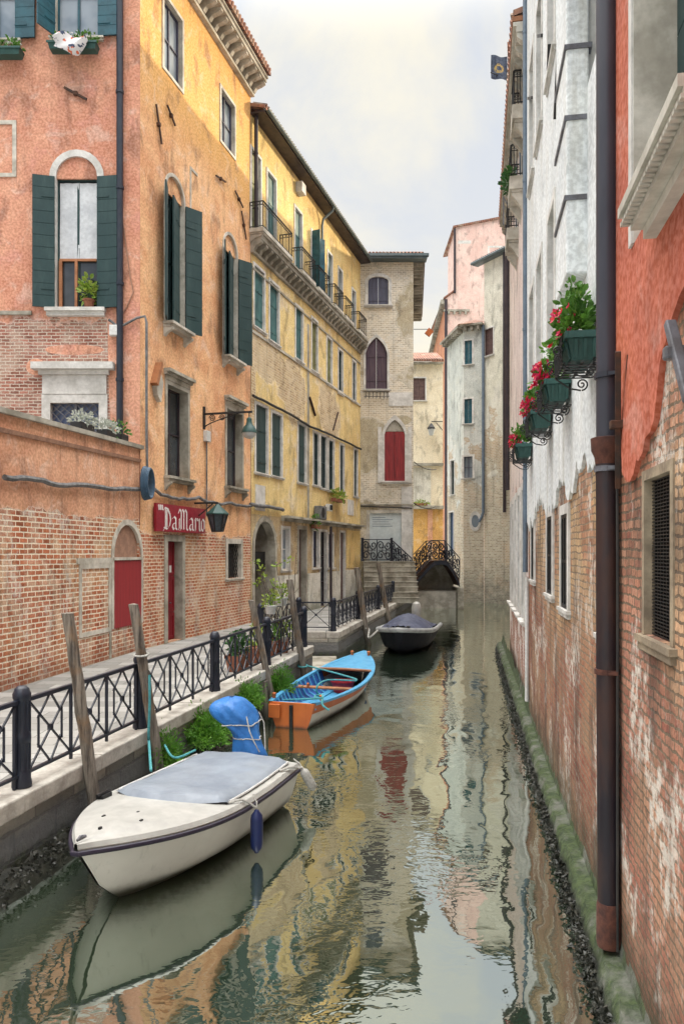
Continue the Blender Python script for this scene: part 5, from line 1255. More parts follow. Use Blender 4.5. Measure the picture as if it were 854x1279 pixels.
# flower boxes on scrolled iron racks
def window_box(Yc, label, seed, nl, nf, rise):
    rnd = random.Random(seed); uc = (Vector((XW(Yc),Yc,0))-FR2.A).dot(FR2.d)
    t = FR2.thing('flower_box', label, 'flower box', uc, ZB-.03, 0, 'red flower boxes along the white wall'); w = .60; d0, d1 = -.07, -.33
    m = MB(); hb = .24
    m.add([(-w/2+.05,d0-.03,-hb),(w/2-.05,d0-.03,-hb),(w/2-.05,d1+.05,-hb),(-w/2+.05,d1+.05,-hb),(-w/2,d0,0),(w/2,d0,0),(w/2,d1,0),(-w/2,d1,0)], [(3,2,1,0),(0,1,5,4),(1,2,6,5),(2,3,7,6),(3,0,4,7)])
    for a, b in (((-w/2-.02,d1-.02,-.05),(w/2+.02,d1+.004,.012)),((-w/2-.02,d0-.004,-.05),(w/2+.02,d0+.02,.012)),((-w/2-.02,d1+.006,-.05),(-w/2+.004,d0-.006,.012)),((w/2-.004,d1+.006,-.05),(w/2+.02,d0-.006,.012))): m.box(a, b)
    for k in range(9):
        x = -w/2+.09+(w-.18)*k/8; m.bar((x,d1-.004,-.06),(x,d1+.035,-hb+.02),.028,.016)
    for s in (-1,1):
        for k in range(3): y = d1+.08+.08*k; m.bar((s*(w/2+.003),y,-.06),(s*(w/2-.04),y,-hb+.02),.028,.016)
    m.box((-w/2+.01,d1+.01,-.06),(w/2-.01,d0-.01,-.05)); m.build('planter', M['planter'], t)
    m = MB()
    for y in (d0-.02, d0-.13, d0-.24, d1-.03): m.bar((-w/2-.03,y,-hb-.04),(w/2+.03,y,-hb-.04),.024,.008)
    for k in range(6): x = -w/2+.04+(w-.08)*k/5; m.bar((x,.0,-hb-.052),(x,d1-.03,-hb-.052),.026,.008)
    for k in range(6): x = -w/2+.04+(w-.08)*k/5; m.tube([(x,d1-.04,-hb-.05),(x,d1-.05,-.12),(x,d1-.045,-.02)], .008, 5)
    m.bar((-w/2-.03,d1-.045,-.10),(w/2+.03,d1-.045,-.10),.014,.014)
    for s in (-1, 1):
        x = s*(w/2-.02)
        def spiral(c, r0, turns, a0, sg): return [(x, c[0]+r0*(1-i/22*.85)*math.cos(a0+sg*turns*2*math.pi*i/22), c[1]+r0*(1-i/22*.85)*math.sin(a0+sg*turns*2*math.pi*i/22)) for i in range(23)]
        m.tube([(x,d1-.04,-hb-.05),(x,d1+.1,-hb-.15),(x,d0-.06,-hb-.17)], .009, 5)
        m.tube(spiral((d0-.05,-hb-.11),.06,1.6,-math.pi/2,1), .008, 5); m.tube(spiral((d1-.085,-.16),.045,1.5,0,1), .008, 5); m.tube(spiral((d1-.075,-hb+.02),.035,1.5,0,-1), .007, 5)
        m.bar((x,.0,-hb-.045),(x,.0,-.02),.02,.012)
    m.build('rack', M['iron_black'], t)
    m = MB(); leaves(m, (0,-.22,.13), (w*.5,.18,.24*rise), int(nl*1.7), .058, elong=1.5, up=.5, rnd=rnd); leaves(m, (0,-.34,.05), (w*.44,.09,.10), nl//5, .06, elong=1.5, up=-.1, rnd=rnd)
    for k in range(7):
        x = rnd.uniform(-.4,.4); leaves(m, (x,-.22+rnd.uniform(-.12,.12),.34*rise+rnd.uniform(0,.1)), (.07,.07,.10), 20, .055, elong=1.6, up=.9, rnd=rnd)
    m.build('leaves', M['leaf'], t)
    m = MB()
    for k in range(nf):
        c = Vector((rnd.uniform(-w*.5,w*.5), -.24-.20*rnd.random(), rnd.uniform(-.02,.30)*rise)); nr = Vector((rnd.uniform(-.6,.6),-1+rnd.uniform(-.3,.3),rnd.uniform(-.2,.7))).normalized()
        a = nr.cross(Vector((0,0,1))).normalized(); b = nr.cross(a); rr = rnd.uniform(.028,.046); ph = rnd.random()*6
        for p in range(5):
            an = ph+p*2*math.pi/5; e = (a*math.cos(an)+b*math.sin(an)); s = (a*math.cos(an+1.57)+b*math.sin(an+1.57))
            m.poly([c, c+e*rr*.6+s*rr*.5+nr*.01, c+e*rr*1.15+nr*.022, c+e*rr*.6-s*rr*.5+nr*.01])
    m.build('blossom', M['petal'], t)
    return t
window_box(7.12, 'nearest and largest green flower box, tall leaves with few red flowers, beside the big drainpipe', 3, 280, 34, 1.0)
window_box(9.0, 'second flower box from the drainpipe, green trough topped with leaves and pink red flowers', 4, 140, 85, .75)
window_box(10.9, 'third flower box from the drainpipe, low trough overflowing with crimson flowers', 5, 110, 95, .62)
window_box(14.2, 'farthest and smallest flower box beside the blue grey downpipe', 6, 120, 80, .66)

# big drainpipe
Yp = 6.2; t = thing('drainpipe', 'big slate blue drainpipe with a rusty lower half running down to the canal', 'drainpipe', (XW(Yp)-.10, Yp, 0))
m = MB(); m.tube([(0,0,4.42),(0,0,17)], .085, 18, True); m.build('upper_pipe', M['pipe_slate'], t, True)
m = MB(); m.tube([(.012,-.02,.34),(.0,-.01,2.6),(0,0,4.36)], .088, 18); m.build('lower_pipe', M['pipe_rust'], t, True)
m = MB(); m.lathe([(.09,4.22),(.098,4.28),(.122,4.33),(.126,4.40),(.128,4.43),(.118,4.435),(.086,4.42)], n=18); m.build('collar', M['rust'], t, True); m = MB(); m.lathe([(.093,.30),(.1,.33),(.1,.62),(.093,.66)], (.012,-.02,0), 18); m.build('pipe_foot', M['rust'], t, True)
for zz, mt in ((4.18,'iron_grey'),(4.94,'iron'),(2.53,'rust'),(9.2,'iron'),(13.,'iron')):
    m = MB(); m.tube([(0,0,zz-.022),(0,0,zz+.022)], .1, 18); m.bar((0,0,zz),(.2,.03,zz),.03); m.bar((-.02,-.09,zz),(.05,-.125,zz),.03); m.build('strap', M[mt], t)
m = MB(); mzz = [(FR1.u(776)+.02,-.035,.3),(FR1.u(776)+.03,-.035,3.2),(FR1.u(776)+.0,-.035,4.4)]
o = MB().tube([tuple(FR1.P(p[0],p[2],-p[1])) for p in mzz], .012, 7).build('old_conduit', M['cable_dark'], None, True); tag(o, 'thin dark conduit on the brick just right of the big drainpipe', 'conduit')

# third house
r3 = FR3.root('balcony_canal_house', 'peeling pale pink house with three small balconies farther along the right bank', 'house')
H3 = 14.2; ops = []; jobs = []
L3 = FR3.L
for a in (.06,.22,.38,.56,.74): add(ops, jobs, (L3*a+.6, L3*a+1.35, 2.0, 4.9), None, framemat='stone_bright', fw=.16, fd=.05, pane='glass', sashmat='iron_black', sillproj=.14, sashcols=2)
zf = (FR3.z(645,283), FR3.z(646,218), FR3.z(648,128))
Yb = (21.5, 18.6, 17.2)
bal = [(20.5, None), (18.0, None), (16.6, None)]
wall(FR3, r3, 0, L3, -.4, H3, ops, M['pink_peel'], .3); shell(FR3, r3, 0, L3, -.4, H3, 6, M['pink_peel'])
for r, a, k in jobs: window(FR3, r3, r, a, **k)
def bal3(Yn, Yf, ytop, py_slab, px):   # near/far depth along the wall, pixel row of the slab
    uA = (Vector((FR3.A.x,0,0)).x*0+(FR3.A.y-Yf)/abs(FR3.d.y)); uB = (FR3.A.y-Yn)/abs(FR3.d.y)
    Yc = Yn; z = EYE-(py_slab-HY)/FPX*Yc
    b = balcony(FR3, r3, uA, uB, z, proj=.30, rh=.74, slabmat='stone', nb=2, bars=8, slab=.3, bracket_h=.45)
    m = MB(); m.box((uA+.15,-.03,z+.05),(uB-.15,.02,z+2.3)); m.build('balcony_door', M['stone_bright'], r3, mat=FR3.rel(r3))
    m = MB(); m.box((uA+.28,-.045,z+.08),(uB-.28,-.03,z+2.15)); m.build('door', M['pipe_blue'], r3, mat=FR3.rel(r3)); return b, uA, uB, z
b1, ua, ub, z_ = bal3(16.3, 17.2, 0, 128, 648)
b2, ua, ub, z2_ = bal3(17.7, 18.7, 0, 218, 646)
m = MB(); leaves(m, ((ua+ub)/2,-.3,z2_+.12), (.6,.12,.14), 160, .08, up=.5); m.build('plants', M['leaf_dark'], b2)
b3, ua, ub, z3_ = bal3(19.5, 20.6, 0, 283, 645)
m = MB(); a, b = ub-.04, ub-.04      # wrought letters in the end rail of the lowest balcony
for p, q in (((-.40,.08),(-.40,.82)),((-.40,.82),(-.24,.45)),((-.24,.45),(-.08,.82)),((-.08,.82),(-.08,.08))): m.bar((ub-.02,p[0]+.02,z3_+p[1]),(ub-.02,q[0]+.02,z3_+q[1]),.03,.02)
m.build('iron_letter', M['iron_grey'], b3)
modillions(FR3, r3, -.1, L3, H3-.1, .42, .26, .30, 'stone', .16)
m = MB(); m.box((-.1,-.34,H3+.12),(L3,.05,H3+.22)); m.build('eave_board', M['boat_wood'], r3, mat=FR3.rel(r3)); roof(FR3, r3, -.1, L3, H3+.23, .32, 6, 1.8)
u = L3*.12; downpipe(FR3, r3, .5, H3, 5.5, .07, 'pipe_dark', .1)
# flag on a staff
pf = Vector(FR3.P((24.9-19)/abs(FR3.d.y), 0, 0)); zfl_ = EYE-(104-HY)/FPX*19
t = thing('banner', 'small dark blue banner with a gold emblem on a short staff from the balcony house', 'flag', (pf.x, 19, zfl_))
m = MB(); m.tube([(0,0,0),(-.75,-.1,.22)], .012, 6); m.tube([(-.33,-.05,.06),(-.33,-.05,.62)], .01, 6); m.build('staff', M['iron_black'], t)
def banner_mat():
    tt = NT('embroidered_banner'); v = tt.obj(); sp = tt.n('ShaderNodeSeparateXYZ', {0: v})
    n = tt.noise(v, 14, 3, .6); col = tt.mix(tt.sm(n, .4, .6), (.02,.03,.06), (.06,.08,.12)); x = tt.math('ADD', sp.outputs[0], .53); z = tt.math('SUBTRACT', sp.outputs[2], .33)
    d = tt.math('SQRT', tt.math('ADD', tt.math('MULTIPLY', x, x), tt.math('MULTIPLY', z, z))); ring = tt.math('MULTIPLY', tt.sm(d, .05, .07), tt.sm(d, .13, .11))
    return tt.fin(tt.mix(tt.math('MULTIPLY', ring, tt.sm(tt.noise(v, 22, 2), .4, .5)), col, (.35,.25,.08)), .8)
M['banner'] = banner_mat()
m = MB(); rows = [[(-.73+.40*k/8, -.07+.03*math.sin(k*.9+i*.4), .04+.58*i/8+.05*(1-k/8)) for k in range(9)] for i in range(9)]; m.grid(rows); m.build('cloth', M['banner'], t, True)

# fourth building, hidden behind the bend: added to shade the far side
FR4 = Facade((12.2, 52.0), (XW(24.9)+.55, 25.1))
r4 = FR4.root('unseen_shade_house', 'unseen tall house added beyond the bend, behind the balcony house, for its shade', 'house')
wall(FR4, r4, 0, FR4.L, -.4, 20.3, [], M['pink_peel'], .2); shell(FR4, r4, 0, FR4.L, -.4, 20.3, 8, M['pink_peel']); roof(FR4, r4, 0, FR4.L, 20.3, .4, 8, 1.0)

# right footing, mossy ledge
m = MB(); rows = []; rnd = random.Random(5)
Ys = [ -2+ i*.13 for i in range(228)]
for Y in Ys:
    x = XW(Y); j = lambda a: rnd.uniform(-a, a)*.6; rows.append([(x-.28+j(.03),Y,-.35),(x-.22+j(.06),Y,.02+j(.03)),(x-.155+j(.05),Y,.21+j(.03)),(x-.13+j(.04),Y,.245+j(.03)),(x-.015,Y,.26+j(.03)),(x+.03,Y,.5+j(.2))])
m.grid(rows); o = m.build('mossy_footing', M['algae'], None, True); tag(o, 'mossy green stone footing along the waterline of the right bank', 'footing')
m = MB(); rnd = random.Random(9)
def clump(m, c, s, rnd):
    P = []; n = 6
    for i in range(n):
        d = Vector((rnd.gauss(0,1), rnd.gauss(0,1), rnd.gauss(0,.8))).normalized()*s*rnd.uniform(.5,1.2); P.append(Vector(c)+d)
    for i in range(n-2): m.poly([P[0], P[i+1], P[i+2]])
    m.poly([P[1],P[3],P[5]])
for k in range(5200):
    Y = 4.0+22*rnd.random()**1.6; x = XW(Y)-.20-abs(rnd.gauss(0,.05)); clump(m, (x,Y,rnd.uniform(-.03,.15)), rnd.uniform(.012,.04), rnd)
o = m.build('seaweed', M['weed_dark'], None); tag(o, 'dark wet seaweed and mussels along the right footing', 'seaweed', None, 'stuff')
# moss creeping up the foot of the walls
# ================================================================= QUAY, WATER
QX = lambda Y: -3.42+.2*(Y-7.6)
ZQ = .95
def water():
    m = MB(); m.poly([(-60,-30,0),(80,-30,0),(80,140,0),(-60,140,0)]); o = m.build('canal_water', M['water'], None); tag(o, kind='structure'); return o
water()
m = MB(); m.poly([(-80,-40,-1.2),(90,-40,-1.2),(90,160,-1.2),(-80,160,-1.2)]); o = m.build('canal_bed', M['weed_dark'], None); tag(o, kind='structure')
YN0, YN1 = 20.9, 24.3          # the notch with the water steps
m = MB(); z = ZQ-.006
xi = lambda Y: QX(Y)-.42
m.poly([(-30,-6,z),(xi(-6),-6,z),(xi(YN0),YN0,z),(QX(YN0)-1.9,YN0,z),(QX(YN1)-1.9,YN1,z),(-30,YN1,z)]); m.poly([(-30,YN1,z),(QX(YN1)-1.9,YN1,z),(xi(YN1),YN1+.02,z),(xi(46.6),46.6,z),(xi(46.6),64,z),(-30,64,z)])
o = m.build('pavement', M['paving'], None); tag(o, kind='structure')
qw = thing('quay_wall', 'pale kerb stones over a dark wet quay wall along the left bank', 'quay wall', (0,0,0))
m = MB()
def qwall(a, b, base=-.6): m.poly([(a[0],a[1],base),(b[0],b[1],base),(b[0],b[1],ZQ-.2),(a[0],a[1],ZQ-.2)])
e = .05
qwall((QX(-6)-e,-6),(QX(YN0)-e,YN0)); qwall((QX(YN0)-e,YN0),(QX(YN0)-1.9,YN0)); qwall((QX(YN0)-1.9,YN0),(QX(YN1)-1.9,YN1)); qwall((QX(YN1)-1.9,YN1),(QX(YN1)-e,YN1)); qwall((QX(YN1)-e,YN1),(QX(46.6)-e,46.6)); qwall((QX(46.6)-e,46.6),(QX(46.6)-3.0,48.6))
# masonry lives in a frame where x+y advances along the wall; build in local coords
m.build('masonry', M['quay'], qw)
rnd = random.Random(2)
def kerbs(Ya, Yb, m, w=.44, h=.2):
    Y = Ya
    while Y < Yb-.2:
        Y2 = min(Y+rnd.uniform(1.2,1.9), Yb); g = .010; x0, x1 = QX(Y+g), QX(Y2-g); j = rnd.uniform(-.010,.010); zt = ZQ+rnd.uniform(-.006,.006)
        P = [(x0-w,Y+g,ZQ-h),(x0+j,Y+g,ZQ-h),(x1+j,Y2-g,ZQ-h),(x1-w,Y2-g,ZQ-h),(x0-w,Y+g,zt),(x0+j,Y+g,zt),(x1+j,Y2-g,zt),(x1-w,Y2-g,zt)]
        m.add(P, [(3,2,1,0),(4,5,6,7),(0,1,5,4),(1,2,6,5),(2,3,7,6),(3,0,4,7)]); Y = Y2
m = MB(); kerbs(-6, YN0, m); kerbs(YN1, 46.6, m); m.box((QX(YN1)-1.9,YN1+.0,ZQ-.2),(QX(YN1)-.45,YN1+.42,ZQ+.003)); m.build('kerb', M['kerb'], qw, bevel=.02)
st = thing('water_steps', 'stone steps cut into the quay beside the bow of the orange and blue boat', 'steps', (QX(22.6), 22.6, 0))
m = MB()
for k, (a, b, zt) in enumerate(((-1.88,-1.15,.80),(-1.15,-.55,.50),(-.55,.25,.20))):
    m.box((a, -1.6-.0 if k < 2 else -1.3, -.6),(b-.004, 1.62, zt))
m.build('tread', M['stone_old'], st, bevel=.025)
# small ledge of mud and weeds in front of the quay
m = MB(); rows = []; rnd = random.Random(4)
for i in range(70):
    Y = 3+i*.25; x = QX(Y); wd = .13+.05*math.sin(Y*.9)+rnd.uniform(-.02,.02); rows.append([(x-.06,Y,.22+rnd.uniform(-.06,.06)),(x+wd*.35,Y,.12+rnd.uniform(-.04,.04)),(x+wd*.8,Y,.04+rnd.uniform(-.03,.03)),(x+wd*1.15,Y,-.12)])
m.grid(rows); o = m.build('mud_bank', M['weed_dark'], None, True); tag(o, kind='structure')
m = MB()
for k in range(3200):
    Y = 4.5+16*rnd.random(); x = QX(Y)+abs(rnd.gauss(.02,.08)); clump(m, (x,Y,.02+max(0,.30-(x-QX(Y))*1.2)*rnd.random()), rnd.uniform(.015,.04), rnd)
o = m.build('seaweed', M['weed_dark'], None); tag(o, 'dark seaweed and shells at the foot of the left quay', 'seaweed', None, 'stuff')

# bushes on the ledge: fine blades
def weed(label, c, rad, n, name='weed_bush', size=.095):
    t = thing(name, label, 'bush', c); rnd = random.Random(int(c[1]*100)); m = MB()
    for _ in range(n):
        d = Vector((rnd.gauss(0,1), rnd.gauss(0,1), abs(rnd.gauss(0,1))*.9)).normalized(); rr = rnd.random()**.5*rnd.uniform(.7,1.08)*(1.35 if rnd.random() < .06 else 1)*(1+.22*math.sin(d.x*5+d.y*7+d.z*4))
        p = Vector((d.x*rad[0], d.y*rad[1], d.z*rad[2]))*rr; a = (d*.8+Vector((rnd.uniform(-.6,.6), rnd.uniform(-.6,.6), .35+rnd.uniform(-.4,.5)))).normalized()
        b = a.cross(Vector((rnd.uniform(-1,1), rnd.uniform(-1,1), rnd.uniform(-1,1)))).normalized(); s = size*rnd.uniform(.5,1.2); w = s*.10
        m.poly([p-b*w, p+b*w, p+a*s*.6+b*w*.7-Vector((0,0,.01)), p+a*s-Vector((0,0,.04)), p+a*s*.6-b*w*.7])
    m.build('leaves', M['leaf_weed'], t)
    m = MB()
    for k in range(9): m.tube([(0,0,-.05),(rnd.uniform(-.5,.5)*rad[0], rnd.uniform(-.5,.5)*rad[1], rad[2]*.7)], .008, 5)
    m.build('stem', M['twig'], t)
weed('large bright green feathery bush growing on the quay wall behind the cream motorboat', (QX(12.7)+.12,12.7,.36), (.40,.70,.50), 6500)
weed('bright green feathery bush farther along the quay, above the blue engine cover', (QX(14.9)+.08,14.9,.5), (.34,.62,.44), 4200)
weed('small bright green bush beside the second leaning pole', (QX(11.2)+.10,11.2,.36), (.25,.34,.5), 1800)
weed('small green bush behind the stump at the orange and blue boat', (QX(16.9)+.16,16.9,.40), (.34,.42,.60), 2200)

# ================================================================= railings
PY = [8.28, 11.05, 14.0, 17.2, 20.55]
FX = lambda Y: QX(Y)-.20
def fence_post(Y, label, X=None, h=1.10, r=.085):
    X = FX(Y) if X is None else X
    t = thing('railing_post', label, 'post', (X, Y, ZQ), 0, 'navy railing posts along the quay')
    m = MB(); prof = [(r*1.25,0),(r*1.25,.05),(r*1.12,.09),(r*1.12,.16),(r,.18)]
    m.lathe(prof+[(r,h*.44),(r*1.12,h*.46),(r*1.14,h*.49),(r*1.12,h*.52),(r,h*.54),(r,h*.86),(r*1.12,h*.88),(r*1.15,h*.92),(r*1.0,h*.94),(r*.9,h*.97),(r*.55,h*.995),(0,h)], n=18)
    for k in range(14):
        a = 2*math.pi*k/14
        for z0, z1 in ((.19,h*.43),(h*.55,h*.85)): m.bar((r*math.cos(a),r*math.sin(a),z0),(r*math.cos(a),r*math.sin(a),z1),.012,.012)
    m.build('shaft', M['iron'], t, True); return t
for Y, lab in zip([5.5]+PY, ('navy cast iron post left of the first, near the lower left corner','first navy cast iron post at the left edge, nearest the camera','navy cast iron post behind the cream boat, in front of the second leaning pole','navy cast iron post in front of the red door','navy cast iron post where the flower pots begin','navy cast iron post at the head of the water steps')): fence_post(Y, lab)
def panel(P, Q, label, nb=3, h=.93, group='navy railing panels with diamond lattice', fine=False, name='quay_railing', zb=ZQ):
    P = Vector((P[0],P[1],0)); Q = Vector((Q[0],Q[1],0)); d = (Q-P).normalized(); P = P+d*.11; Q = Q-d*.11; L = (Q-P).length
    t = thing(name, label, 'railing', (P.x,P.y,zb), math.atan2(d.y,d.x), group)
    z0, z1 = .13, h; m = MB(); m.bar((-.05,0,z1),(L+.05,0,z1),.055,.045); m.build('top_rail', M['iron'], t)
    m = MB(); m.bar((-.05,0,z0),(L+.05,0,z0),.045,.03); m.build('bottom_rail', M['iron'], t)
    m = MB(); w = L/nb
    for k in range(nb+1):
        x = min(max(k*w,.02),L-.02); MB().bar((x,0,0 if k in (0,nb) else .04),(x,0,z1),.032,.032).build('upright', M['iron'], t)
    m = MB()
    for k in range(nb):
        a, b = k*w, (k+1)*w; c = (a+b)/2; zc = (z0+z1)/2; T = .020
        m.bar((a,-.006,z0),(b,-.006,z1),T); m.bar((a,.006,z1),(b,.006,z0),T)
        if not fine:
            q = w*.27; 
            m.bar((c,.0,z1),(c-q*.98,.012,zc+(z1-zc)*.36),T); m.bar((c,0,z1),(c+q*.98,.012,zc+(z1-zc)*.36),T); m.bar((c,0,z0),(c-q*.98,.012,zc-(zc-z0)*.36),T); m.bar((c,0,z0),(c+q*.98,.012,zc-(zc-z0)*.36),T)
            for s in (-1,1): m.bar((c+s*q,0,zc-(zc-z0)*.46),(c+s*q,0,zc+(z1-zc)*.46),T)
        m.lathe([(0,-.014),(.045,-.012),(.045,.012),(0,.014)], (c,0,zc), 10) if False else m.box((c-.035,-.018,zc-.035),(c+.035,.018,zc+.035))
    m.build('lattice', M['iron'], t); return t
labs = ['navy railing panel with diamond lattice cut by the left edge','navy railing panel behind the first leaning pole','navy railing panel between the second leaning pole and the red door','navy railing panel right of the red door, above the green bushes','navy railing panel in front of the flower pots']
PP = [5.5]+PY
for i, lab in enumerate(labs): panel((FX(PP[i]),PP[i]), (FX(PP[i+1]),PP[i+1]), lab)
# beyond the steps
XA = -1.40; YA = 24.62
fence_post(21.7, 'navy post behind the potted plants, inner side of the steps', -2.32); fence_post(YA, 'navy post at the inner corner beyond the water steps', XA)
panel((-2.32,21.7),(XA,YA), 'navy railing panel behind the potted plants, inner side of the steps')
QP = [24.55, 29.0, 34.0, 39.0, 44.2]
for Y, lab in zip(QP, ('navy post at the corner of the farther quay','second navy post of the farther quay, by the fifth pole','third navy post of the farther quay, behind the sixth pole','fourth navy post of the farther quay','last navy post, at the foot of the bridge')): fence_post(Y, lab, QX(Y)-.25)
panel((XA,YA),(QX(QP[0])-.25,QP[0]), 'single navy railing panel with one cross facing the water steps', nb=1, fine=True)
for i, lab in enumerate(('nearest navy railing panel of the farther quay','navy railing panel behind the fifth pole','navy railing panel behind the sixth pole','farthest navy railing panel, next to the bridge')):
    panel((QX(QP[i])-.25,QP[i]), (QX(QP[i+1])-.25,QP[i+1]), lab, nb=6)

# ================================================================= mooring poles
def pole(label, top, bot, r, off=.16, dy=-.15, cut=False):
    dx = (bot[0]-top[0])/(bot[1]-top[1]); y = bot[1]-60; best = None
    while y < 1300:
        x = top[0]+dx*(y-top[1]); Y = EYE*FPX/(y-HY) if y > HY else 1e9; X = (x-CX)/FPX*Y
        if X >= QX(Y)+off: best = (X, Y); break
        y += .5
    X, Y = best; Yt = Y+dy; tp = ray(top[0], top[1], Yt)
    t = thing('mooring_pole', label, 'mooring pole', (X,Y,0), 0, 'weathered wooden mooring poles'); d = Vector((tp.x-X, tp.y-Y, tp.z)); rnd = random.Random(int(X*1000)); m = MB(); n = 12; rows = []
    N = 14
    for i in range(-2, N+1):
        s = i/N; c = d*s+Vector((rnd.uniform(-1,1), rnd.uniform(-1,1), 0))*r*.10; rr = r*(1.08-.16*s)
        rows.append([tuple(c+Vector((math.cos(2*math.pi*k/n), math.sin(2*math.pi*k/n), 0))*rr*(1+rnd.uniform(-.06,.06))) for k in range(n)])
    m.grid(rows, closed=True); top_ = rows[-1]; c = d+Vector((0,0,.015)); 
    for k in range(n): m.poly([top_[k], top_[(k+1)%n], tuple(c)])
    m.build('shaft', M['wood'], t, True); return t, Vector((X,Y,0)), d
p1, P1, D1 = pole('tall grey leaning pole nearest the camera, behind the bow of the cream boat', (85,766), (116,987), .075)
p2, P2, D2 = pole('leaning pole with a teal rope tied round it, beside the stern of the cream boat', (167,755), (197,950), .075)
p3, P3, D3 = pole('slim grey leaning pole standing by the navy post at the flower pots', (314,750), (340,875), .075)
p4, P4, D4 = pole('leaning pole by the stern rope of the orange and blue boat', (361,724), (380,845), .085)
p5, P5, D5 = pole('leaning pole at the bow rope of the black boat', (445,709), (459,800), .11)
p6, P6, D6 = pole('farthest leaning pole, left of the bridge railing', (472,703), (485,775), .11)
t = thing('pole_stump', 'short split wooden stump in front of the small green bush', 'stump', (QX(15.9)+.14,15.9,0)); m = MB()
for k in range(3): m.tube([(.05*k-.05,.03*(k%2),-.4),(.05*k-.08,.03*(k%2),.55+.13*k)], [.055,.05], 7)
m.build('post', M['wood'], t, True)
def rope(label, pts, r=.014, mat='rope_white', name='rope'):
    c = Vector(pts[0]); P = []
    V = [Vector(p) for p in pts]
    for i in range(len(V)-1):
        for k in range(5):
            s = k/5; a = V[max(i-1,0)]; b = V[i]; cc = V[i+1]; dd = V[min(i+2,len(V)-1)]
            P.append(.5*((2*b)+(cc-a)*s+(2*a-5*b+4*cc-dd)*s*s+(3*b-a-3*cc+dd)*s**3))
    P.append(V[-1]); o = MB().tube([p-c for p in P], r, 6).build(name, M[mat], None, True); o.location = c; return tag(o, label, 'rope')
def ring_pts(c, r, n=10, tilt=.15): return [(c[0]+r*math.cos(2*math.pi*k/n), c[1]+r*math.sin(2*math.pi*k/n), c[2]+tilt*r*math.sin(2*math.pi*k/n)) for k in range(n+1)]
q = P2+D2*.74; rope('white rope wrapped round the second leaning pole and the navy post beside it', ring_pts(q,.10)+[(FX(11.05),11.05,ZQ+.95)])

# ================================================================= boats
def frame_axis(bow, stern):
    d = (Vector(bow)-Vector(stern)); L = d.length; return math.atan2(d.y, d.x), L
def sections(L, N, hb, sheer, keel, chine_f, chine_z, rake, nside=5):
    """half sections from keel to gunwale at N+1 stations; returns list of lists (right side, y<0 mirrored later)"""
    out = []
    for i in range(N+1):
        t = i/N; g = (L*t, hb(t), sheer(t)); kx = L*t-rake*t**4; c = (L*t-rake*.45*t**4, hb(t)*chine_f(t), chine_z(t)); k = (kx, 0, keel(t)); row = [k]
        for j in range(1, 3): s = j/2; row.append((k[0]+(c[0]-k[0])*s, c[1]*s, k[2]+(c[2]-k[2])*(s**1.1)))
        for j in range(1, nside+1):
            s = j/nside; row.append((c[0]+(g[0]-c[0])*s, c[1]+(g[1]-c[1])*(s**.8), c[2]+(g[2]-c[2])*s))
        out.append(row)
    return out
def hull_mesh(S, transom=True):
    m = MB(); rows = []
    for r in S: rows.append([(x,-y,z) for x,y,z in reversed(r)]+[(x,y,z) for x,y,z in r[1:]])
    m.grid(rows)
    if transom: m.poly(rows[0])
    return m, rows

# --- cream motorboat
bow, stern = (-2.47,7.06,0), (-1.36,10.68,0); rz, L = frame_axis(bow, stern)
t = thing('motorboat', 'cream motorboat with blue grey cover and blue wrapped outboard engine, moored in the foreground', 'boat', stern, rz)
hb = lambda s: .86*(1-max(0,(s-.42)/.58)**2.5)*(.95+.05*min(1,s/.3)) if s < .999 else .012
hbw = lambda s: max(hb(s), .02)
she = lambda s: .56+.05*s+.13*s*s
S = sections(L, 26, hbw, she, lambda s: -.22 if s < .6 else -.22+.16*((s-.6)/.4)**1.5, lambda s: .80-.18*s, lambda s: .06+.20*s**2.2, .78)
m, rows = hull_mesh(S); m.build('hull', M['gelcoat'], t, True)
def gun(s, inset=0., up=0.):
    y = max(hbw(s)-inset, .0); return (L*s-(inset*.9 if s > .9 else 0), y, she(s)+up)
ss = [i/40 for i in range(41)]
m = MB(); m.tube([gun(s,-.008,-.04) for s in ss]+[(x,-y,z) for x,y,z in [gun(s,-.008,-.04) for s in reversed(ss)]], .026, 8); m.build('rub_rail', M['rubrail'], t, True)
m = MB(); rowsd = []                       # gunwale flange then cambered deck
for s in ss:
    g = hbw(s); a = min(.13, g*.7); row = [(L*s,-g,she(s)),(L*s,-(g-a*.25),she(s)+.045),(L*s,-(g-a),she(s)+.05)]
    for k in range(1,8): f = k/8; y = -(g-a)*(1-2*f); row.append((L*s,y,she(s)+.055+.05*(1-(1-2*f)**2)*min(1,g/.5)))
    row += [(x,-y,z) for x,y,z in reversed(row[:3])]; rowsd.append(row)
m.grid(rowsd); m.poly(rowsd[0]); m.build('deck', M['gelcoat_white'], t, True)
m = MB(); rowsc = []                       # tarpaulin cover with raised front coaming
for i in range(25):
    s = .03+.50*i/24; g = hbw(s)-.15; edge = i/24; lift = .045+.035*math.exp(-((edge-.94)/.10)**2); row = [(L*s,-g-.02,she(s)+.05)]
    for k in range(13):
        f = k/12; y = -g+2*g*f; bulge = (1-(1-2*f)**2); fx = L*s+(.26*bulge*edge**3); row.append((fx,y,she(s)+.06+lift*min(1,bulge*3+.35)+.05*bulge+.008*math.sin(k*1.3+i*.7)))
    row.append((L*s,g+.02,she(s)+.05)); rowsc.append(row)
m.grid(rowsc); lastr = rowsc[-1]; m.grid([lastr, [(x+.07,y*1.0,she(.53)+.085+.02*(1-abs(y)/.8)) for x,y,z in lastr]]); m.build('cover', M['tarp_grey'], t, True)
m = MB()
for sgn in (-1,1): m.tube([(L*s, sgn*(hbw(s)-.13), she(s)+.075) for s in [.03+.5*i/16 for i in range(17)]], .014, 6)
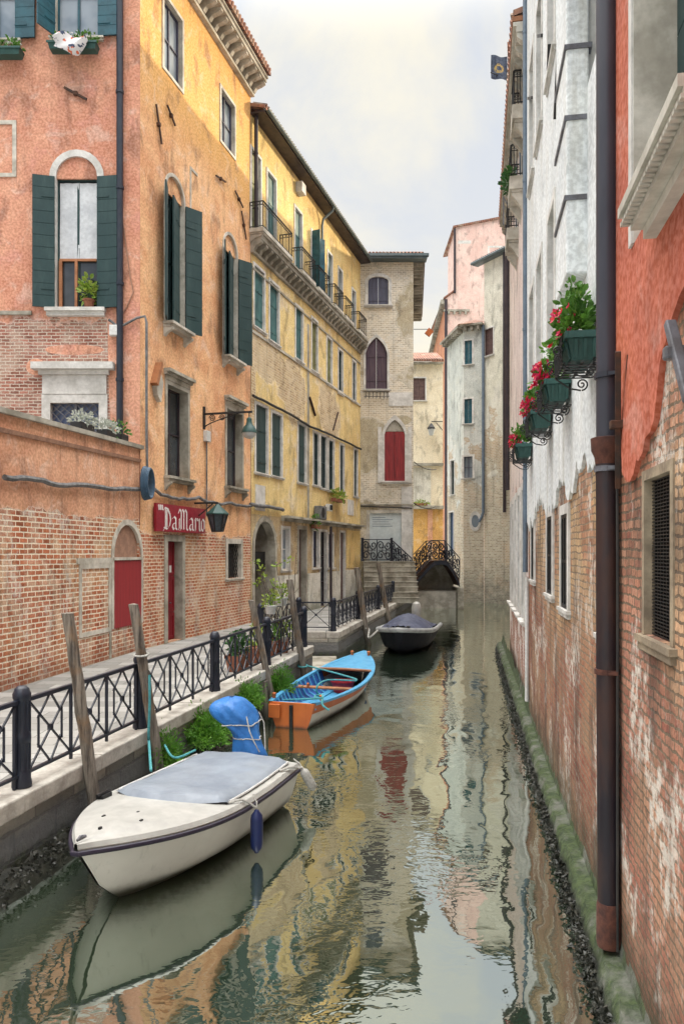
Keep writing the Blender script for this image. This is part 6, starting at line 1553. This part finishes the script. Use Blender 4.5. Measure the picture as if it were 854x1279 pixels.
m.build('cover_rail', M['white_paint'], t, True)
m = MB()
for x, y in ((.90,.0),(.80,.22),(.80,-.22),(.74,.04)):
    zz = she(x)+.055+.05*(1-(y/.6)**2)*.8; m.box((L*x-.02,y-.012,zz-.01),(L*x+.02,y+.012,zz+.012))
m.build('deck_fitting', M['iron_black'], t)
m = MB(); zz = she(.5)+.06; m.box((L*.60-.1,-hbw(.6)+.03,zz),(L*.60+.08,-hbw(.6)+.12,zz+.05)); m.tube([(L*.60-.12,-hbw(.6)+.07,zz+.06),(L*.60+.12,-hbw(.6)+.07,zz+.06)], .02, 6); m.build('cleat', M['iron_black'], t)
m = MB(); m.tube([(L*.955,-.02,she(.96)+.07),(L*.975,-.02,she(.96)+.09),(L*.985,-.02,she(.96)+.07)], .02, 6); m.build('bow_eye', M['iron_grey'], t)
# outboard under a blue cover, tilted
m = MB(); rowsE = []
rndE = random.Random(3)
for (zz, cx, cy, rx, ry) in ((.50,-.14,.02,.12,.27),(.62,-.14,.01,.13,.26),(.74,-.16,-.02,.14,.22),(.86,-.19,-.05,.15,.19),(.96,-.23,-.11,.20,.20),(1.05,-.28,-.20,.28,.26),(1.13,-.31,-.29,.34,.31),(1.23,-.32,-.35,.35,.30),(1.32,-.31,-.37,.30,.24),(1.38,-.29,-.35,.20,.15),(1.40,-.28,-.34,.04,.03)):
    row = []
    for k in range(26):
        a = 2*math.pi*k/26; f = 1+.06*math.sin(a*5+zz*9)+.05*math.sin(a*9+zz*17)+rndE.uniform(-.05,.05); sq = 1/max(abs(math.cos(a))**2.6+abs(math.sin(a))**2.6, .2)**(1/2.6)
        row.append((cx+rx*f*sq*math.cos(a), cy+ry*f*sq*math.sin(a), zz))
    rowsE.append(row)
m.grid(rowsE, closed=True); eng = m.build('engine_cover', M['tarp_blue'], t, True); sb_ = eng.modifiers.new('smooth', 'SUBSURF'); sb_.levels = 1; sb_.render_levels = 2
m = MB(); m.box((-.2,-.12,-.3),(-.05,.12,.5)); m.box((-.24,-.05,-.5),(-.1,.05,-.28)); m.build('engine_leg', M['iron_black'], t, bevel=.02)
m = MB()
for zz, sc in ((.78,1.04),(1.0,1.03)):
    j = rowsE[3 if zz < .9 else 5]; c = Vector((sum(p[0] for p in j)/26, sum(p[1] for p in j)/26, 0)); m.tube([((p[0]-c.x)*sc+c.x, (p[1]-c.y)*sc+c.y, p[2]+.01*math.sin(k)) for k, p in enumerate(j+[j[0]])], .009, 5, False)
m.tube([(-.3,.08,1.2),(-.34,.14,1.05),(-.3,.17,.9),(-.2,.22,.72),(-.16,.23,.52)], .010, 5); m.tube([(-.05,.0,1.18),(.03,.08,1.0),(.02,.14,.86),(-.04,.2,.7)], .009, 5); m.build('lashing', M['rope_white'], eng, True)
def fender(label, loc, r, h, mat, tilt=(0,0)):
    f = thing('fender', label, 'fender', loc); m = MB(); m.lathe([(0,-h),(r*.35,-h+.01),(r*.5,-h*.94),(r*.92,-h*.86),(r,-h*.75),(r,-h*.22),(r*.9,-h*.12),(r*.45,-h*.04),(r*.35,0),(0,0.01)], n=16); b = m.build('body', M[mat], f, True)
    m = MB(); m.tube([(0,0,0),(.0,.02,.08),(-.05,.06,.16)], .010, 5); m.build('cord', M['rope_white'], f); f.rotation_euler = (tilt[0],tilt[1],0); return f
def bl(x, y, z):
    v = Matrix.Rotation(rz, 4, 'Z') @ Vector((x,y,z)); return (stern[0]+v.x, stern[1]+v.y, v.z)
s_ = .47; fender('navy blue fender hanging on the side of the cream motorboat', bl(L*s_,-(-hbw(s_)-.09)*-1 if False else (hbw(s_)+.09),she(s_)-.06), .072, .50, 'fender_blue')
fender('white fender hanging at the stern corner of the cream motorboat', bl(.10,(hbw(.02)+.07),she(0)+.0), .065, .36, 'rope_white', (R(10),R(-28)))
rope('white rope lying along the rim of the cream boat towards its white fender', [bl(L*.14,hbw(.1)-.1,she(.1)+.07), bl(L*.1,hbw(.1)-.02,she(.1)+.08), bl(L*.05,hbw(.05)+.03,she(.05)+.03), bl(.10,hbw(.02)+.07,she(0)+.02)], .016)
rope('short rope holding the navy fender over the side of the cream boat', [bl(L*(s_+.07),hbw(s_)-.14,she(s_)+.08), bl(L*(s_+.03),hbw(s_)-.03,she(s_)+.075), bl(L*s_,hbw(s_)+.09,she(s_)-.04)], .014)
q = P2+D2*.62
rope('teal rope hanging down the second leaning pole to the cream boat', [q+Vector((.09,-.10,.05)), q+Vector((.10,-.13,-.35)), q+Vector((.09,-.15,-.78)), q+Vector((.11,-.2,-.9)), bl(L*.30,-hbw(.3)+.05,she(.3)+.09)], .019, 'rope_teal')
rope('teal mooring line lying from the second pole along the far rim of the cream boat', [P2+Vector((.05,-.1,.74)), bl(L*.14,-hbw(.15)+.03,she(.1)+.12), bl(L*.05,-hbw(.05)+.15,she(.1)+.15)], .016, 'rope_teal')

# --- orange and blue rowing boat
bow2, stern2 = (.62,20.75,0), (-1.0,15.15,0); rz2, L2 = frame_axis(bow2, stern2)
t = thing('rowing_boat', 'open wooden boat with an orange transom, white sides and sky blue interior', 'boat', stern2, rz2)
hb2 = lambda s: .80*(1-max(0,(s-.42)/.58)**2.6)*(.60+.40*math.sin(min(1,s/.5)*math.pi/2)) if s < .999 else .02
hb2 = (lambda f: (lambda s: max(f(s), .02)))(hb2)
she2 = lambda s: .50-.05*math.sin(math.pi*min(1,s*1.2))+.30*s**3
S = sections(L2, 26, hb2, she2, lambda s: -.12+.05*s**3, lambda s: .66-.1*s, lambda s: -.02+.18*s**3, .45)
# lower side white, upper strake orange
lowS = [r[:6] for r in S]; upS = [r[5:] for r in S]
def halves(rows_):
    m = MB()
    for sg in (1,-1): m.grid([[(x,sg*y,z) for x,y,z in r] for r in rows_])
    return m
h = halves(lowS); h.build('hull', M['boat_white'], t, True); halves(upS).build('top_strake', M['boat_orange'], t, True)
m = MB(); r0 = S[0]; full = [(x-.0,-y,z) for x,y,z in reversed(r0)]+[(x,y,z) for x,y,z in r0[1:]]; m.poly([(-.02,y,z) for x,y,z in full]); m.poly([(.05,y,z) for x,y,z in full])
rows_ = [[(-.02,y,z) for x,y,z in full],[(.05,y,z) for x,y,z in full]]; m.grid(rows_); m.poly([rows_[0][0],rows_[0][-1],rows_[1][-1],rows_[1][0]]); m.build('transom', M['boat_orange'], t)
m = MB(); m.box((-.06,-.035,-.15),(-.022,.035,.46)); m.box((-.075,-.02,.2),(-.06,.02,.42)); m.build('rudder_slot', M['iron_black'], t)
yb = -hb2(0)*.55; m = MB(); m.box((-.10,.22,.20),(-.022,.46,.47)); m.build('outboard_pad', M['boat_orange'], t, bevel=.01)
def gun2(s, d=0, up=0): return (L2*s, hb2(s)+d, she2(s)+up)
ss = [i/36 for i in range(37)]
m = MB()
for sg in (1,-1): m.grid([[(L2*s,sg*(hb2(s)+.03),she2(s)-.03),(L2*s,sg*(hb2(s)+.03),she2(s)+.02),(L2*s,sg*max(hb2(s)-.07,.0),she2(s)+.02),(L2*s,sg*max(hb2(s)-.07,.0),she2(s)-.04)] for s in ss])
m.build('gunwale', M['boat_blue'], t)
m = MB(); inn = []
for i in range(28):
    s = .02+.66*i/27; a = max(hb2(s)-.05,.05); inn.append([(L2*s,-a,she2(s)),(L2*s,-a*.8,.18),(L2*s,-a*.55,.07),(L2*s,0,.05),(L2*s,a*.55,.07),(L2*s,a*.8,.18),(L2*s,a,she2(s))])
m.grid(inn); m.build('inner_hull', M['boat_blue_deep'], t, True)
m = MB()
for i in range(3, 26, 2):
    r = inn[i]; m.tube([(p[0],p[1]*.97,p[2]+.012) for p in r], .022, 5)
for y in (-.3,-.1,.1,.3): m.box((L2*.06,y-.08,.075),(L2*.62,y+.08,.10))
m.build('rib', M['boat_blue'], t)
m = MB(); dk = []                         # foredeck, turned down at its after edge
for i in range(14):
    s = .66+.335*i/13; a = max(hb2(s)-.055,.012); dk.append([(L2*s-(.22*(1-(1-2*k/10)**2) if i == 0 else 0), -a+2*a*k/10, she2(s)+.012+.05*(1-(1-2*k/10)**2)*min(1,a/.3)) for k in range(11)])
m.grid(dk); m.build('foredeck', M['boat_blue'], t, True)
m = MB(); m.tube([(p[0],p[1],p[2]+.02) for p in dk[0]], .035, 7); m.build('deck_beam', M['boat_wood'], t, True)
m = MB(); s = .40; m.box((L2*s-.10,-hb2(s)+.03,.38),(L2*s+.10,hb2(s)-.03,.42)); m.build('thwart', M['boat_wood'], t, bevel=.01)
m = MB(); s=.07; m.box((L2*.012,-hb2(.03)+.04,.36),(L2*.10,hb2(.08)-.05,.40)); m.build('stern_seat', M['boat_blue'], t)
m = MB()
for i, a in enumerate((-.28,-.12,.1,.25)): m.bar((L2*.13,a,.16+.03*i),(L2*.34,a+.1-.07*i,.20),.16,.03)
m.build('floor_board', M['boat_blue'], t)
for sx_ in (.06, .92):
    for sg in (1,-1): MB().lathe([(.035,0),(.04,.06),(.05,.1),(.0,.12)], (L2*sx_,sg*(hb2(sx_)-.03),she2(sx_)+.02), 10).build('bollard', M['boat_orange'], t, True)
MB().lathe([(.03,0),(.035,.1),(0,.13)], (L2*.36,hb2(.36)-.4,.42), 8).build('thole_pin', M['boat_orange'], t, True)
m = MB(); m.tube([(L2*.998,0,she2(1)+.02),(L2*1.0,0,-.05)], .03, 6); m.build('stem_post', M['boat_blue'], t, True)
def bl2(x, y, z):
    v = Matrix.Rotation(rz2, 4, 'Z') @ Vector((x,y,z)); return (stern2[0]+v.x, stern2[1]+v.y, v.z)
tt = thing('plastic_bin', 'red plastic tub lying inside the orange and blue boat', 'tub', bl2(L2*.60,-.05,.11), rz2); m = MB(); m.lathe([(0,0),(.22,0),(.28,.24),(.31,.25),(.31,.28),(.27,.28),(.21,.02),(0,.02)], n=20); m.build('body', M['red_plastic'], tt, True)
m = MB(); m.tube([(.29*math.cos(a),.29*math.sin(a),.27) for a in [i*math.pi/10 for i in range(11)]], .012, 5); m.build('handle', M['iron_black'], tt)
q = P4+D4*.22
rope('pale teal mooring rope looped from the fourth pole into the orange and blue boat', ring_pts(q,.12)+[bl2(L2*.42,-hb2(.4)+.1,.60), bl2(L2*.36,-.1,.62), bl2(L2*.30,.05,.5), bl2(L2*.33,.02,.2)], .022, 'rope_teal')
rope('teal rope tied round the stern corner of the orange and blue boat', [P3+D3*.12+Vector((.1,-.1,0)), bl2(.0,-hb2(0)-.1,.62), bl2(L2*.02,-hb2(.02)+.05,.60), bl2(L2*.09,-hb2(.05)+.2,.56), bl2(L2*.06,-hb2(.05)+.0,.62), bl2(.02,-hb2(0)-.15,.5), bl2(.0,-hb2(0)-.3,.4)], .022, 'rope_teal')

# --- black boat
bow3, stern3 = (1.88,25.6,0), (2.95,30.6,0); rz3, L3b = frame_axis(bow3, stern3)
t = thing('covered_boat', 'black boat with a grey rubber rim and navy tarpaulin, moored farther up the canal', 'boat', stern3, rz3)
hb3 = lambda s: max(.98*(1-max(0,(s-.45)/.55)**3.2*.86), .02)
she3 = lambda s: .62+.26*s**2.2
S = sections(L3b, 24, hb3, she3, lambda s: -.2+.25*max(0,(s-.6)/.4)**2, lambda s: .78, lambda s: .05+.22*s**2.5, .75)
m, rows = hull_mesh(S); m.poly(rows[-1]); m.build('hull', M['boat_black'], t, True)
ss = [i/30 for i in range(31)]; P = [(L3b*s,hb3(s)+.03,she3(s)) for s in ss]; Pm = [(x,-y,z) for x,y,z in reversed(P)]
m = MB(); m.tube(P+[(L3b*1.02,0,she3(1)+.02)]+Pm, .085, 10); m.build('rim', M['rubber_grey'], t, True)
m = MB(); 
for y in (.35,-.35,0): m.lathe([(0,0),(.06,.01),(.06,.03),(0,.04)], (L3b*.99-.1*abs(y),y,she3(.98)+.12), 10)
m.build('eyelet', M['iron_black'], t)
m = MB(); tp = []
for i in range(20):
    s = .08+.80*i/19; a = hb3(s)-.10; hgt = .50*math.sin(math.pi*min(1,max(.02,(1-i/19)*1.0+.0)))**.6*(1 if i > 2 else .6+.2*i); tp.append([(L3b*s,-a+2*a*k/16,she3(s)+.06+hgt*(1-abs(1-2*k/16)**1.7)+.02*math.sin(k*2.1+i)) for k in range(17)])
m.grid(tp); m.build('tarpaulin', M['tarp_navy'], t, True)
m = MB(); m.lathe([(.0,-.3),(.20,-.28),(.24,0),(.25,.25),(.2,.42),(.1,.48),(0,.5)], (-.35,0,1.0), 14, sy=.8); m.tube([(-.35,0,-.3),(-.35,0,.8)], .08, 8); m.build('outboard', M['gelcoat_white'], t, True)
def bl3(x, y, z):
    v = Matrix.Rotation(rz3, 4, 'Z') @ Vector((x,y,z)); return (stern3[0]+v.x, stern3[1]+v.y, v.z)
rope('white mooring rope from the bow of the black boat to the fifth pole', [bl3(L3b*.98,-.7,.85), bl3(L3b*1.0,-1.0,.6), P5+D5*.2+Vector((.12,-.05,0)), P5+D5*.22+Vector((0,-.14,0))], .03)
m = MB(); 

# ================================================================= flower pots behind the railing
def pot_thing(label, x, y, z, r, h, mat, leaf, rad, n, size=.075, name='potted_plant', stems=5):
    t = thing(name, label, 'potted plant', (x,y,z)); m = MB(); m.lathe([(0,0),(r*.72,0),(r*.95,h*.8),(r*1.08,h*.82),(r*1.1,h),(r*.95,h),(r*.9,h*.9),(0,h*.88)], n=16); m.build('pot', M[mat], t, True)
    m = MB(); leaves(m, (0,0,h+rad[2]*.7), rad, n, size, up=.5); m.build('leaves', M[leaf], t); m = MB()
    for k in range(stems): m.tube([(0,0,h*.8),(random.uniform(-.5,.5)*rad[0],random.uniform(-.5,.5)*rad[1],h+rad[2]*1.2)], .009, 5)
    m.build('stem', M['leaf_dark'], t); return t
def trough(label, Y, w, leaf, rad, n):
    x = FX(Y)-.42; t = thing('plant_trough', label, 'planter', (x,Y,ZQ), math.atan2(1,.2)); m = MB()
    m.add([(-w/2+.05,-.12,0),(w/2-.05,-.12,0),(w/2-.05,.12,0),(-w/2+.05,.12,0),(-w/2,-.16,.34),(w/2,-.16,.34),(w/2,.16,.34),(-w/2,.16,.34)], [(3,2,1,0),(0,1,5,4),(1,2,6,5),(2,3,7,6),(3,0,4,7)]); m.box((-w/2-.02,-.18,.29),(w/2+.02,-.158,.35)); m.box((-w/2-.02,.158,.29),(w/2+.02,.18,.35)); m.box((-w/2+.02,-.14,.30),(w/2-.02,.14,.31)); m.build('trough', M['terracotta'], t)
    m = MB(); leaves(m, (0,0,.34+rad[2]*.7), rad, n, .075, up=.6); m.build('leaves', M[leaf], t)
trough('terracotta trough with a dense dark green plant just before the navy post', 16.55, .8, 'leaf_dark', (.36,.2,.28), 300)
trough('terracotta trough with yellow green plants, first behind the flower pot railing', 17.9, .9, 'leaf_yellow', (.42,.2,.3), 120)
trough('terracotta trough with green plants, second behind the flower pot railing', 19.1, .9, 'leaf', (.42,.2,.26), 130)
pot_thing('low terracotta pot of yellow green leaves beside the post at the steps', FX(20.1)-.45, 20.1, ZQ, .2, .3, 'terracotta', 'leaf_yellow', (.26,.26,.3), 110)
for (px, py, Y, lab) in ((352,752,19.6,'white hanging pot with green leaves behind the flower pot railing, upper right'),(338,762,19.0,'white hanging pot with yellow leaves behind the flower pot railing, upper left'),(353,800,19.4,'white pot with trailing yellow leaves low behind the railing')):
    p = ray(px, py, Y); t = pot_thing(lab, p.x, p.y, p.z-.1, .15, .22, 'white_paint', 'leaf_yellow', (.24,.22,.22), 60, .07)
    m = MB(); m.tube([(0,0,.2),(0,0,1.9-p.z+.2 if p.z < 1.9 else .5)], .008, 5); m.build('hanger', M['iron_black'], t)
# bare sapling rising from the pots
sp_ = ray(352, 800, 19.3); t = thing('potted_sapling', 'thin sapling with bare grey twigs and a few pale green tufts above the pots', 'sapling', (sp_.x, sp_.y, ZQ)); rnd = random.Random(8); m = MB(); ml = MB()
base = Vector((0,0,.3)); m.tube([(0,0,.1),(0,0,.5)], .02, 6)
for px, py in ((318,703),(327,712),(330,722),(345,705),(370,690),(362,700),(341,728),(322,727)):
    p = ray(px, py, 19.3+rnd.uniform(-.4,.4))-Vector((sp_.x,sp_.y,ZQ)); mid = base.lerp(p, .5)+Vector((rnd.uniform(-.12,.12),rnd.uniform(-.1,.1),rnd.uniform(-.25,.05))); m.tube([base+Vector((0,0,rnd.uniform(0,.4))), mid, p], [.014,.010,.006], 5)
    for k in range(2): q = mid.lerp(p, rnd.random()); m.tube([q, q+Vector((rnd.uniform(-.25,.25),rnd.uniform(-.15,.15),rnd.uniform(.05,.35)))], [.007,.004], 4)
    if rnd.random() < .85: leaves(ml, tuple(p), (.10,.10,.07), 11, .065, up=.5, rnd=rnd)
m.build('twigs', M['twig'], t); ml.build('leaves', M['leaf_yellow'], t); MB().lathe([(0,0),(.15,0),(.2,.26),(.22,.3),(.18,.3),(0,.27)], n=14).build('pot', M['terracotta'], t, True)

# ================================================================= bridge and its steps
IRON = M['iron']
sr = thing('bridge_steps', 'wide grey stone stairs climbing to the landing in front of the gothic house', 'stairs', (1.15, 41.0, ZQ)); n = 8; m = MB(); Wd = 2.75
YS0, YS1 = 38.6, 41.0
m = MB()
zt = (EYE-(701-HY)/FPX*41.3)-ZQ; n = 8
for k in range(n):
    y0 = -2.4+2.4*k/n; y1 = .3; m.box((0.0, y0, zt*k/n if k else -.02),(Wd, y1 if k < n-1 else .88, zt*(k+1)/n-.035)); m.box((-.04, y0-.04, zt*(k+1)/n-.034),(Wd+.04, y0+2.4/n+.03, zt*(k+1)/n))
m.box((-.04,.0,zt-.033),(Wd+.04,.86,zt)); m.build('tread', M['stone_old'], sr)
def scroll_panel(P, Q, z0a, z0b, h, cells, m):
    """ornate wrought iron panel between two points, bottom height z0a at P and z0b at Q"""
    P = Vector(P); Q = Vector(Q); Z = Vector((0,0,1))
    def pt(s, f): q = P.lerp(Q, s); return Vector((q.x,q.y,0))+Z*((z0a+(z0b-z0a)*s)+h*f)
    m.bar(pt(0,1), pt(1,1), .07, .05); m.bar(pt(0,.06), pt(1,.06), .05, .04)
    for k in range(cells+1): m.bar(pt(k/cells,0), pt(k/cells,1), .05, .05)
    for k in range(cells):
        for (cs, cf) in ((.25,.27),(.75,.27),(.25,.73),(.75,.73)):
            sg = 1 if (cs < .5) == (cf < .5) else -1; pts = []
            for i in range(14):
                a = i/13*2.6*math.pi; r_ = .24*(1-i/13*.75); pts.append(pt((k+cs+r_*math.cos(a*sg+(.0 if cf<.5 else math.pi)))/cells, cf+r_*.9*math.sin(a*sg+(.0 if cf<.5 else math.pi))))
            m.tube(pts, .030, 4, False)
        pts = [pt((k+.5+.14*math.cos(i*math.pi/5))/cells, .5+.16*math.sin(i*math.pi/5)) for i in range(11)]; m.tube(pts, .02, 4, False)
        m.bar(pt((k+.1)/cells,.5), pt((k+.9)/cells,.5), .025)
    return m
lr = thing('landing_railing', 'ornate scrolled iron railing on the landing at the top of the bridge stairs', 'railing', (0,0,0))
zl_ = ZQ+zt; m = MB(); scroll_panel((1.12,41.75,0),(2.72,41.75,0), zl_, zl_, 1.18, 2, m); m.build('flat_panel', IRON, lr)
m = MB(); scroll_panel((2.74,41.72,0),(3.78,41.2,0), zl_, zl_-1.0, 1.15, 3, m); m.build('sloping_panel', IRON, lr)
for i, (x, y) in enumerate(((1.12,41.75),(2.72,41.75))):
    m = MB(); m.lathe([(.09,0),(.09,.1),(.07,.12),(.07,1.2),(.09,1.22),(.07,1.27),(0,1.3)], (x,y,zl_), 12); m.build('post', IRON, lr, True)
br = thing('iron_bridge', 'small humped bridge with an arched navy iron railing crossing the canal', 'bridge', (0,0,0))
YB0, YB1 = 46.6, 49.4
def bx_(px, Y): return (px-CX)/FPX*Y
xs = [513, 525, 538, 543, 559, 562, 574]
arch_px = [(513,735),(521,727),(530,717),(537,709),(543,704.5),(551,703),(558,704.5),(564,712),(570,723),(574,732)]
deck_px = [(513,727),(538,700),(558,700),(574,723)]
rail_px = [(511,704),(538,675),(555,675),(574,697)]
A_ = [ray(x, y, YB0) for x, y in arch_px]; D_ = [ray(x, y, YB0) for x, y in deck_px]
m = MB(); dz = YB1-YB0
def loft(poly_a, poly_b, y0, y1, m):
    n = len(poly_a)
    for i in range(n-1):
        m.add([(poly_a[i].x,y0,poly_a[i].z),(poly_a[i+1].x,y0,poly_a[i+1].z),(poly_b[i+1].x,y0,poly_b[i+1].z),(poly_b[i].x,y0,poly_b[i].z),
               (poly_a[i].x,y1,poly_a[i].z),(poly_a[i+1].x,y1,poly_a[i+1].z),(poly_b[i+1].x,y1,poly_b[i+1].z),(poly_b[i].x,y1,poly_b[i].z)], [(0,1,2,3),(7,6,5,4),(0,4,5,1),(3,2,6,7),(0,3,7,4),(1,5,6,2)])
up = []
for a in A_:
    # deck height over this x
    for i in range(3):
        if D_[i].x-1e-3 <= a.x <= D_[i+1].x+1e-3: f = (a.x-D_[i].x)/(D_[i+1].x-D_[i].x); up.append(Vector((a.x,0,max(D_[i].z+(D_[i+1].z-D_[i].z)*f, a.z+.05)))); break
    else: up.append(Vector((a.x,0,a.z+.2)))
loft(A_, up, YB0+.12, YB1-.12, m); m.build('deck', M['iron_rust'], br)
for y0, y1 in ((YB0-.0,YB0+.118),(YB1-.118,YB1)):
    m = MB(); lo = [Vector((a.x,0,a.z-.10)) for a in A_]; hi = [Vector((a.x,0,a.z+.16)) for a in A_]; loft(lo, hi, y0, y1, m); m.build('arch_rib', IRON, br)
for yy in (YB0+.05, YB1-.05):
    Rl = [ray(x, y, YB0) for x, y in rail_px]; m = MB()
    for i, c in enumerate((2,1,2)):
        a, b = Rl[i], Rl[i+1]; da, db = D_[i], D_[i+1]; h_ = ((a.z-da.z)+(b.z-db.z))/2
        scroll_panel((a.x,yy,0),(b.x,yy,0), a.z-h_, b.z-h_, h_, c, m)
    m.build('railing', IRON, br)
m = MB(); m.box((bx_(514,47.4),47.6,-.6),(bx_(577,48.2),53.0,EYE-(738-HY)/FPX*47.6)); m.build('abutment', M['stone'], br, bevel=.05)
m = MB(); m.prism([(a.x,a.z+.08) for a in A_]+[(A_[-1].x,.9),(A_[0].x,.9)], YB1-.2, YB1-.14); m.build('shade_backing', M['stone_old'], br)  # sheet added behind the arch to keep the opening dark
m = MB(); m.box((QX(46.6)-2.9,46.7,-.6),(bx_(516,46.7),49.4,1.55)); m.build('pier', M['stone_old'], br, bevel=.03)
m = MB(); m.box((bx_(572,46.7),46.9,-.6),(bx_(580,46.7),50.3,1.3)); m.build('pier', M['stone_old'], br, bevel=.03)
# back lamp on a bracket by the bridge
p = ray(549, 533, 60); t = thing('bracket_lamp', 'small dark street lamp on the orange wall behind the bridge', 'street lamp', (8.0,60.5,p.z)); m = MB(); m.bar((0,0,.5),(-.9,0,.5),.06); m.tube([(0,0,-.2),(-.5,0,.4)], .03, 5); m.build('bracket', M['iron_black'], t); m = MB(); m.lathe([(0,.5),(.1,.4),(.32,.1),(.32,0)], (-.9,0,-.1), 8); m.build('lamp_shade', M['iron_black'], t); m = MB(); m.lathe([(.28,0),(.16,-.5),(0,-.5)], (-.9,0,-.1), 8); m.build('lamp_glass', M['lamp_glass'], t)
def span(label, a, b, sag, r, mat='cable_dark'):
    a = Vector(a); b = Vector(b); P = [a.lerp(b, i/16)+Vector((0,0,-sag*4*(i/16)*(1-i/16))) for i in range(17)]; o = MB().tube([p-a for p in P], r, 5).build('cable', M[mat], None, True); o.location = a; tag(o, label, 'cable')
span('thin cable strung from the gothic house to the orange wall above the bridge', tuple(ray(517,577,44)), tuple(ray(545,586,58.5)), .2, .03)
span('lower thin cable strung from the gothic house towards the orange wall', tuple(ray(516,628,43)), tuple(ray(545,632,58.5)), .25, .03)

# ================================================================= LIGHT
SUN_EL, SUN_DIR = R(16), Vector((.86,.50,0)).normalized()
sd = Vector((SUN_DIR.x*math.cos(SUN_EL), SUN_DIR.y*math.cos(SUN_EL), math.sin(SUN_EL)))
sl = bpy.data.lights.new('sun', 'SUN'); sl.energy = 4.3; sl.angle = R(.6); sl.color = (1,.83,.56); so = bpy.data.objects.new('sun', sl); COL.objects.link(so); so.rotation_euler = (-sd).to_track_quat('-Z','Y').to_euler(); so.location = (20,20,40)
W = bpy.data.worlds.new('World'); scn.world = W; W.use_nodes = True; nt = W.node_tree; nt.nodes.clear()
class WN(NT):
    def __init__(s): s.t = nt
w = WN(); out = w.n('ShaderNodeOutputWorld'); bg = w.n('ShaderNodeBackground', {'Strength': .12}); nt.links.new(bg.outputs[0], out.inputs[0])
sky = w.n('ShaderNodeTexSky', sky_type='NISHITA'); sky.sun_disc = False; sky.sun_elevation = SUN_EL; sky.sun_rotation = math.atan2(sd.x, sd.y); sky.air_density = 1.0; sky.dust_density = 2.0
g = w.n('ShaderNodeTexCoord').outputs['Generated']; sp = w.n('ShaderNodeSeparateXYZ', {0: g})
zc = w.math('MAXIMUM', sp.outputs[2], .0)
den = w.math('ADD', zc, .35); cv = w.n('ShaderNodeCombineXYZ', {0: w.math('DIVIDE', sp.outputs[0], den), 1: w.math('DIVIDE', sp.outputs[1], den), 2: 0.}).outputs[0]
n1 = w.noise(w.n('ShaderNodeVectorMath', {0: cv, 1: (1.,.9,1)}, operation='MULTIPLY').outputs[0], 1.9, 9, .58, .4); n2 = w.noise(cv, .9, 4, .5)
cl = w.sm(w.math('ADD', w.math('MULTIPLY', n1, .75), w.math('MULTIPLY', n2, .3)), .46, .61)
dt = w.n('ShaderNodeVectorMath', {0: g, 1: tuple(Vector((.55,.80,.22)).normalized())}, operation='DOT_PRODUCT').outputs['Value']
warm = w.sm(dt, .40, .95)
K = 1/.12
def kc(c, s): return tuple(x*s*K for x in c)
hz = w.sm(sp.outputs[2], .0, .55)
ccol = w.mix(warm, kc((1.0,.97,.885), 1.0), kc((1.01,.955,.80), 1.0))
gap = w.mix(hz, kc((.95,.94,.88), 1.0), kc((.50,.63,.90), .98))
gap = w.mix(.06, gap, sky.outputs[0])
gap = w.mix(w.math('MULTIPLY', warm, .5), gap, kc((.99,.95,.84), 1.0))
col = w.mix(cl, gap, ccol)
over = w.sm(sp.outputs[2], .55, .95); col = w.mix(over, col, kc((1.0,.985,.95), 8.2))     # unseen overhead sky brightened to lift the light on the walls
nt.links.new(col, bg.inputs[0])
scn.view_settings.view_transform = 'Standard'; scn.view_settings.look = 'None'; scn.view_settings.exposure = 0; scn.view_settings.gamma = 1
scn.cycles.max_bounces = 8; scn.cycles.diffuse_bounces = 4; scn.cycles.glossy_bounces = 4; scn.cycles.use_denoising = True; scn.cycles.sample_clamp_indirect = 8
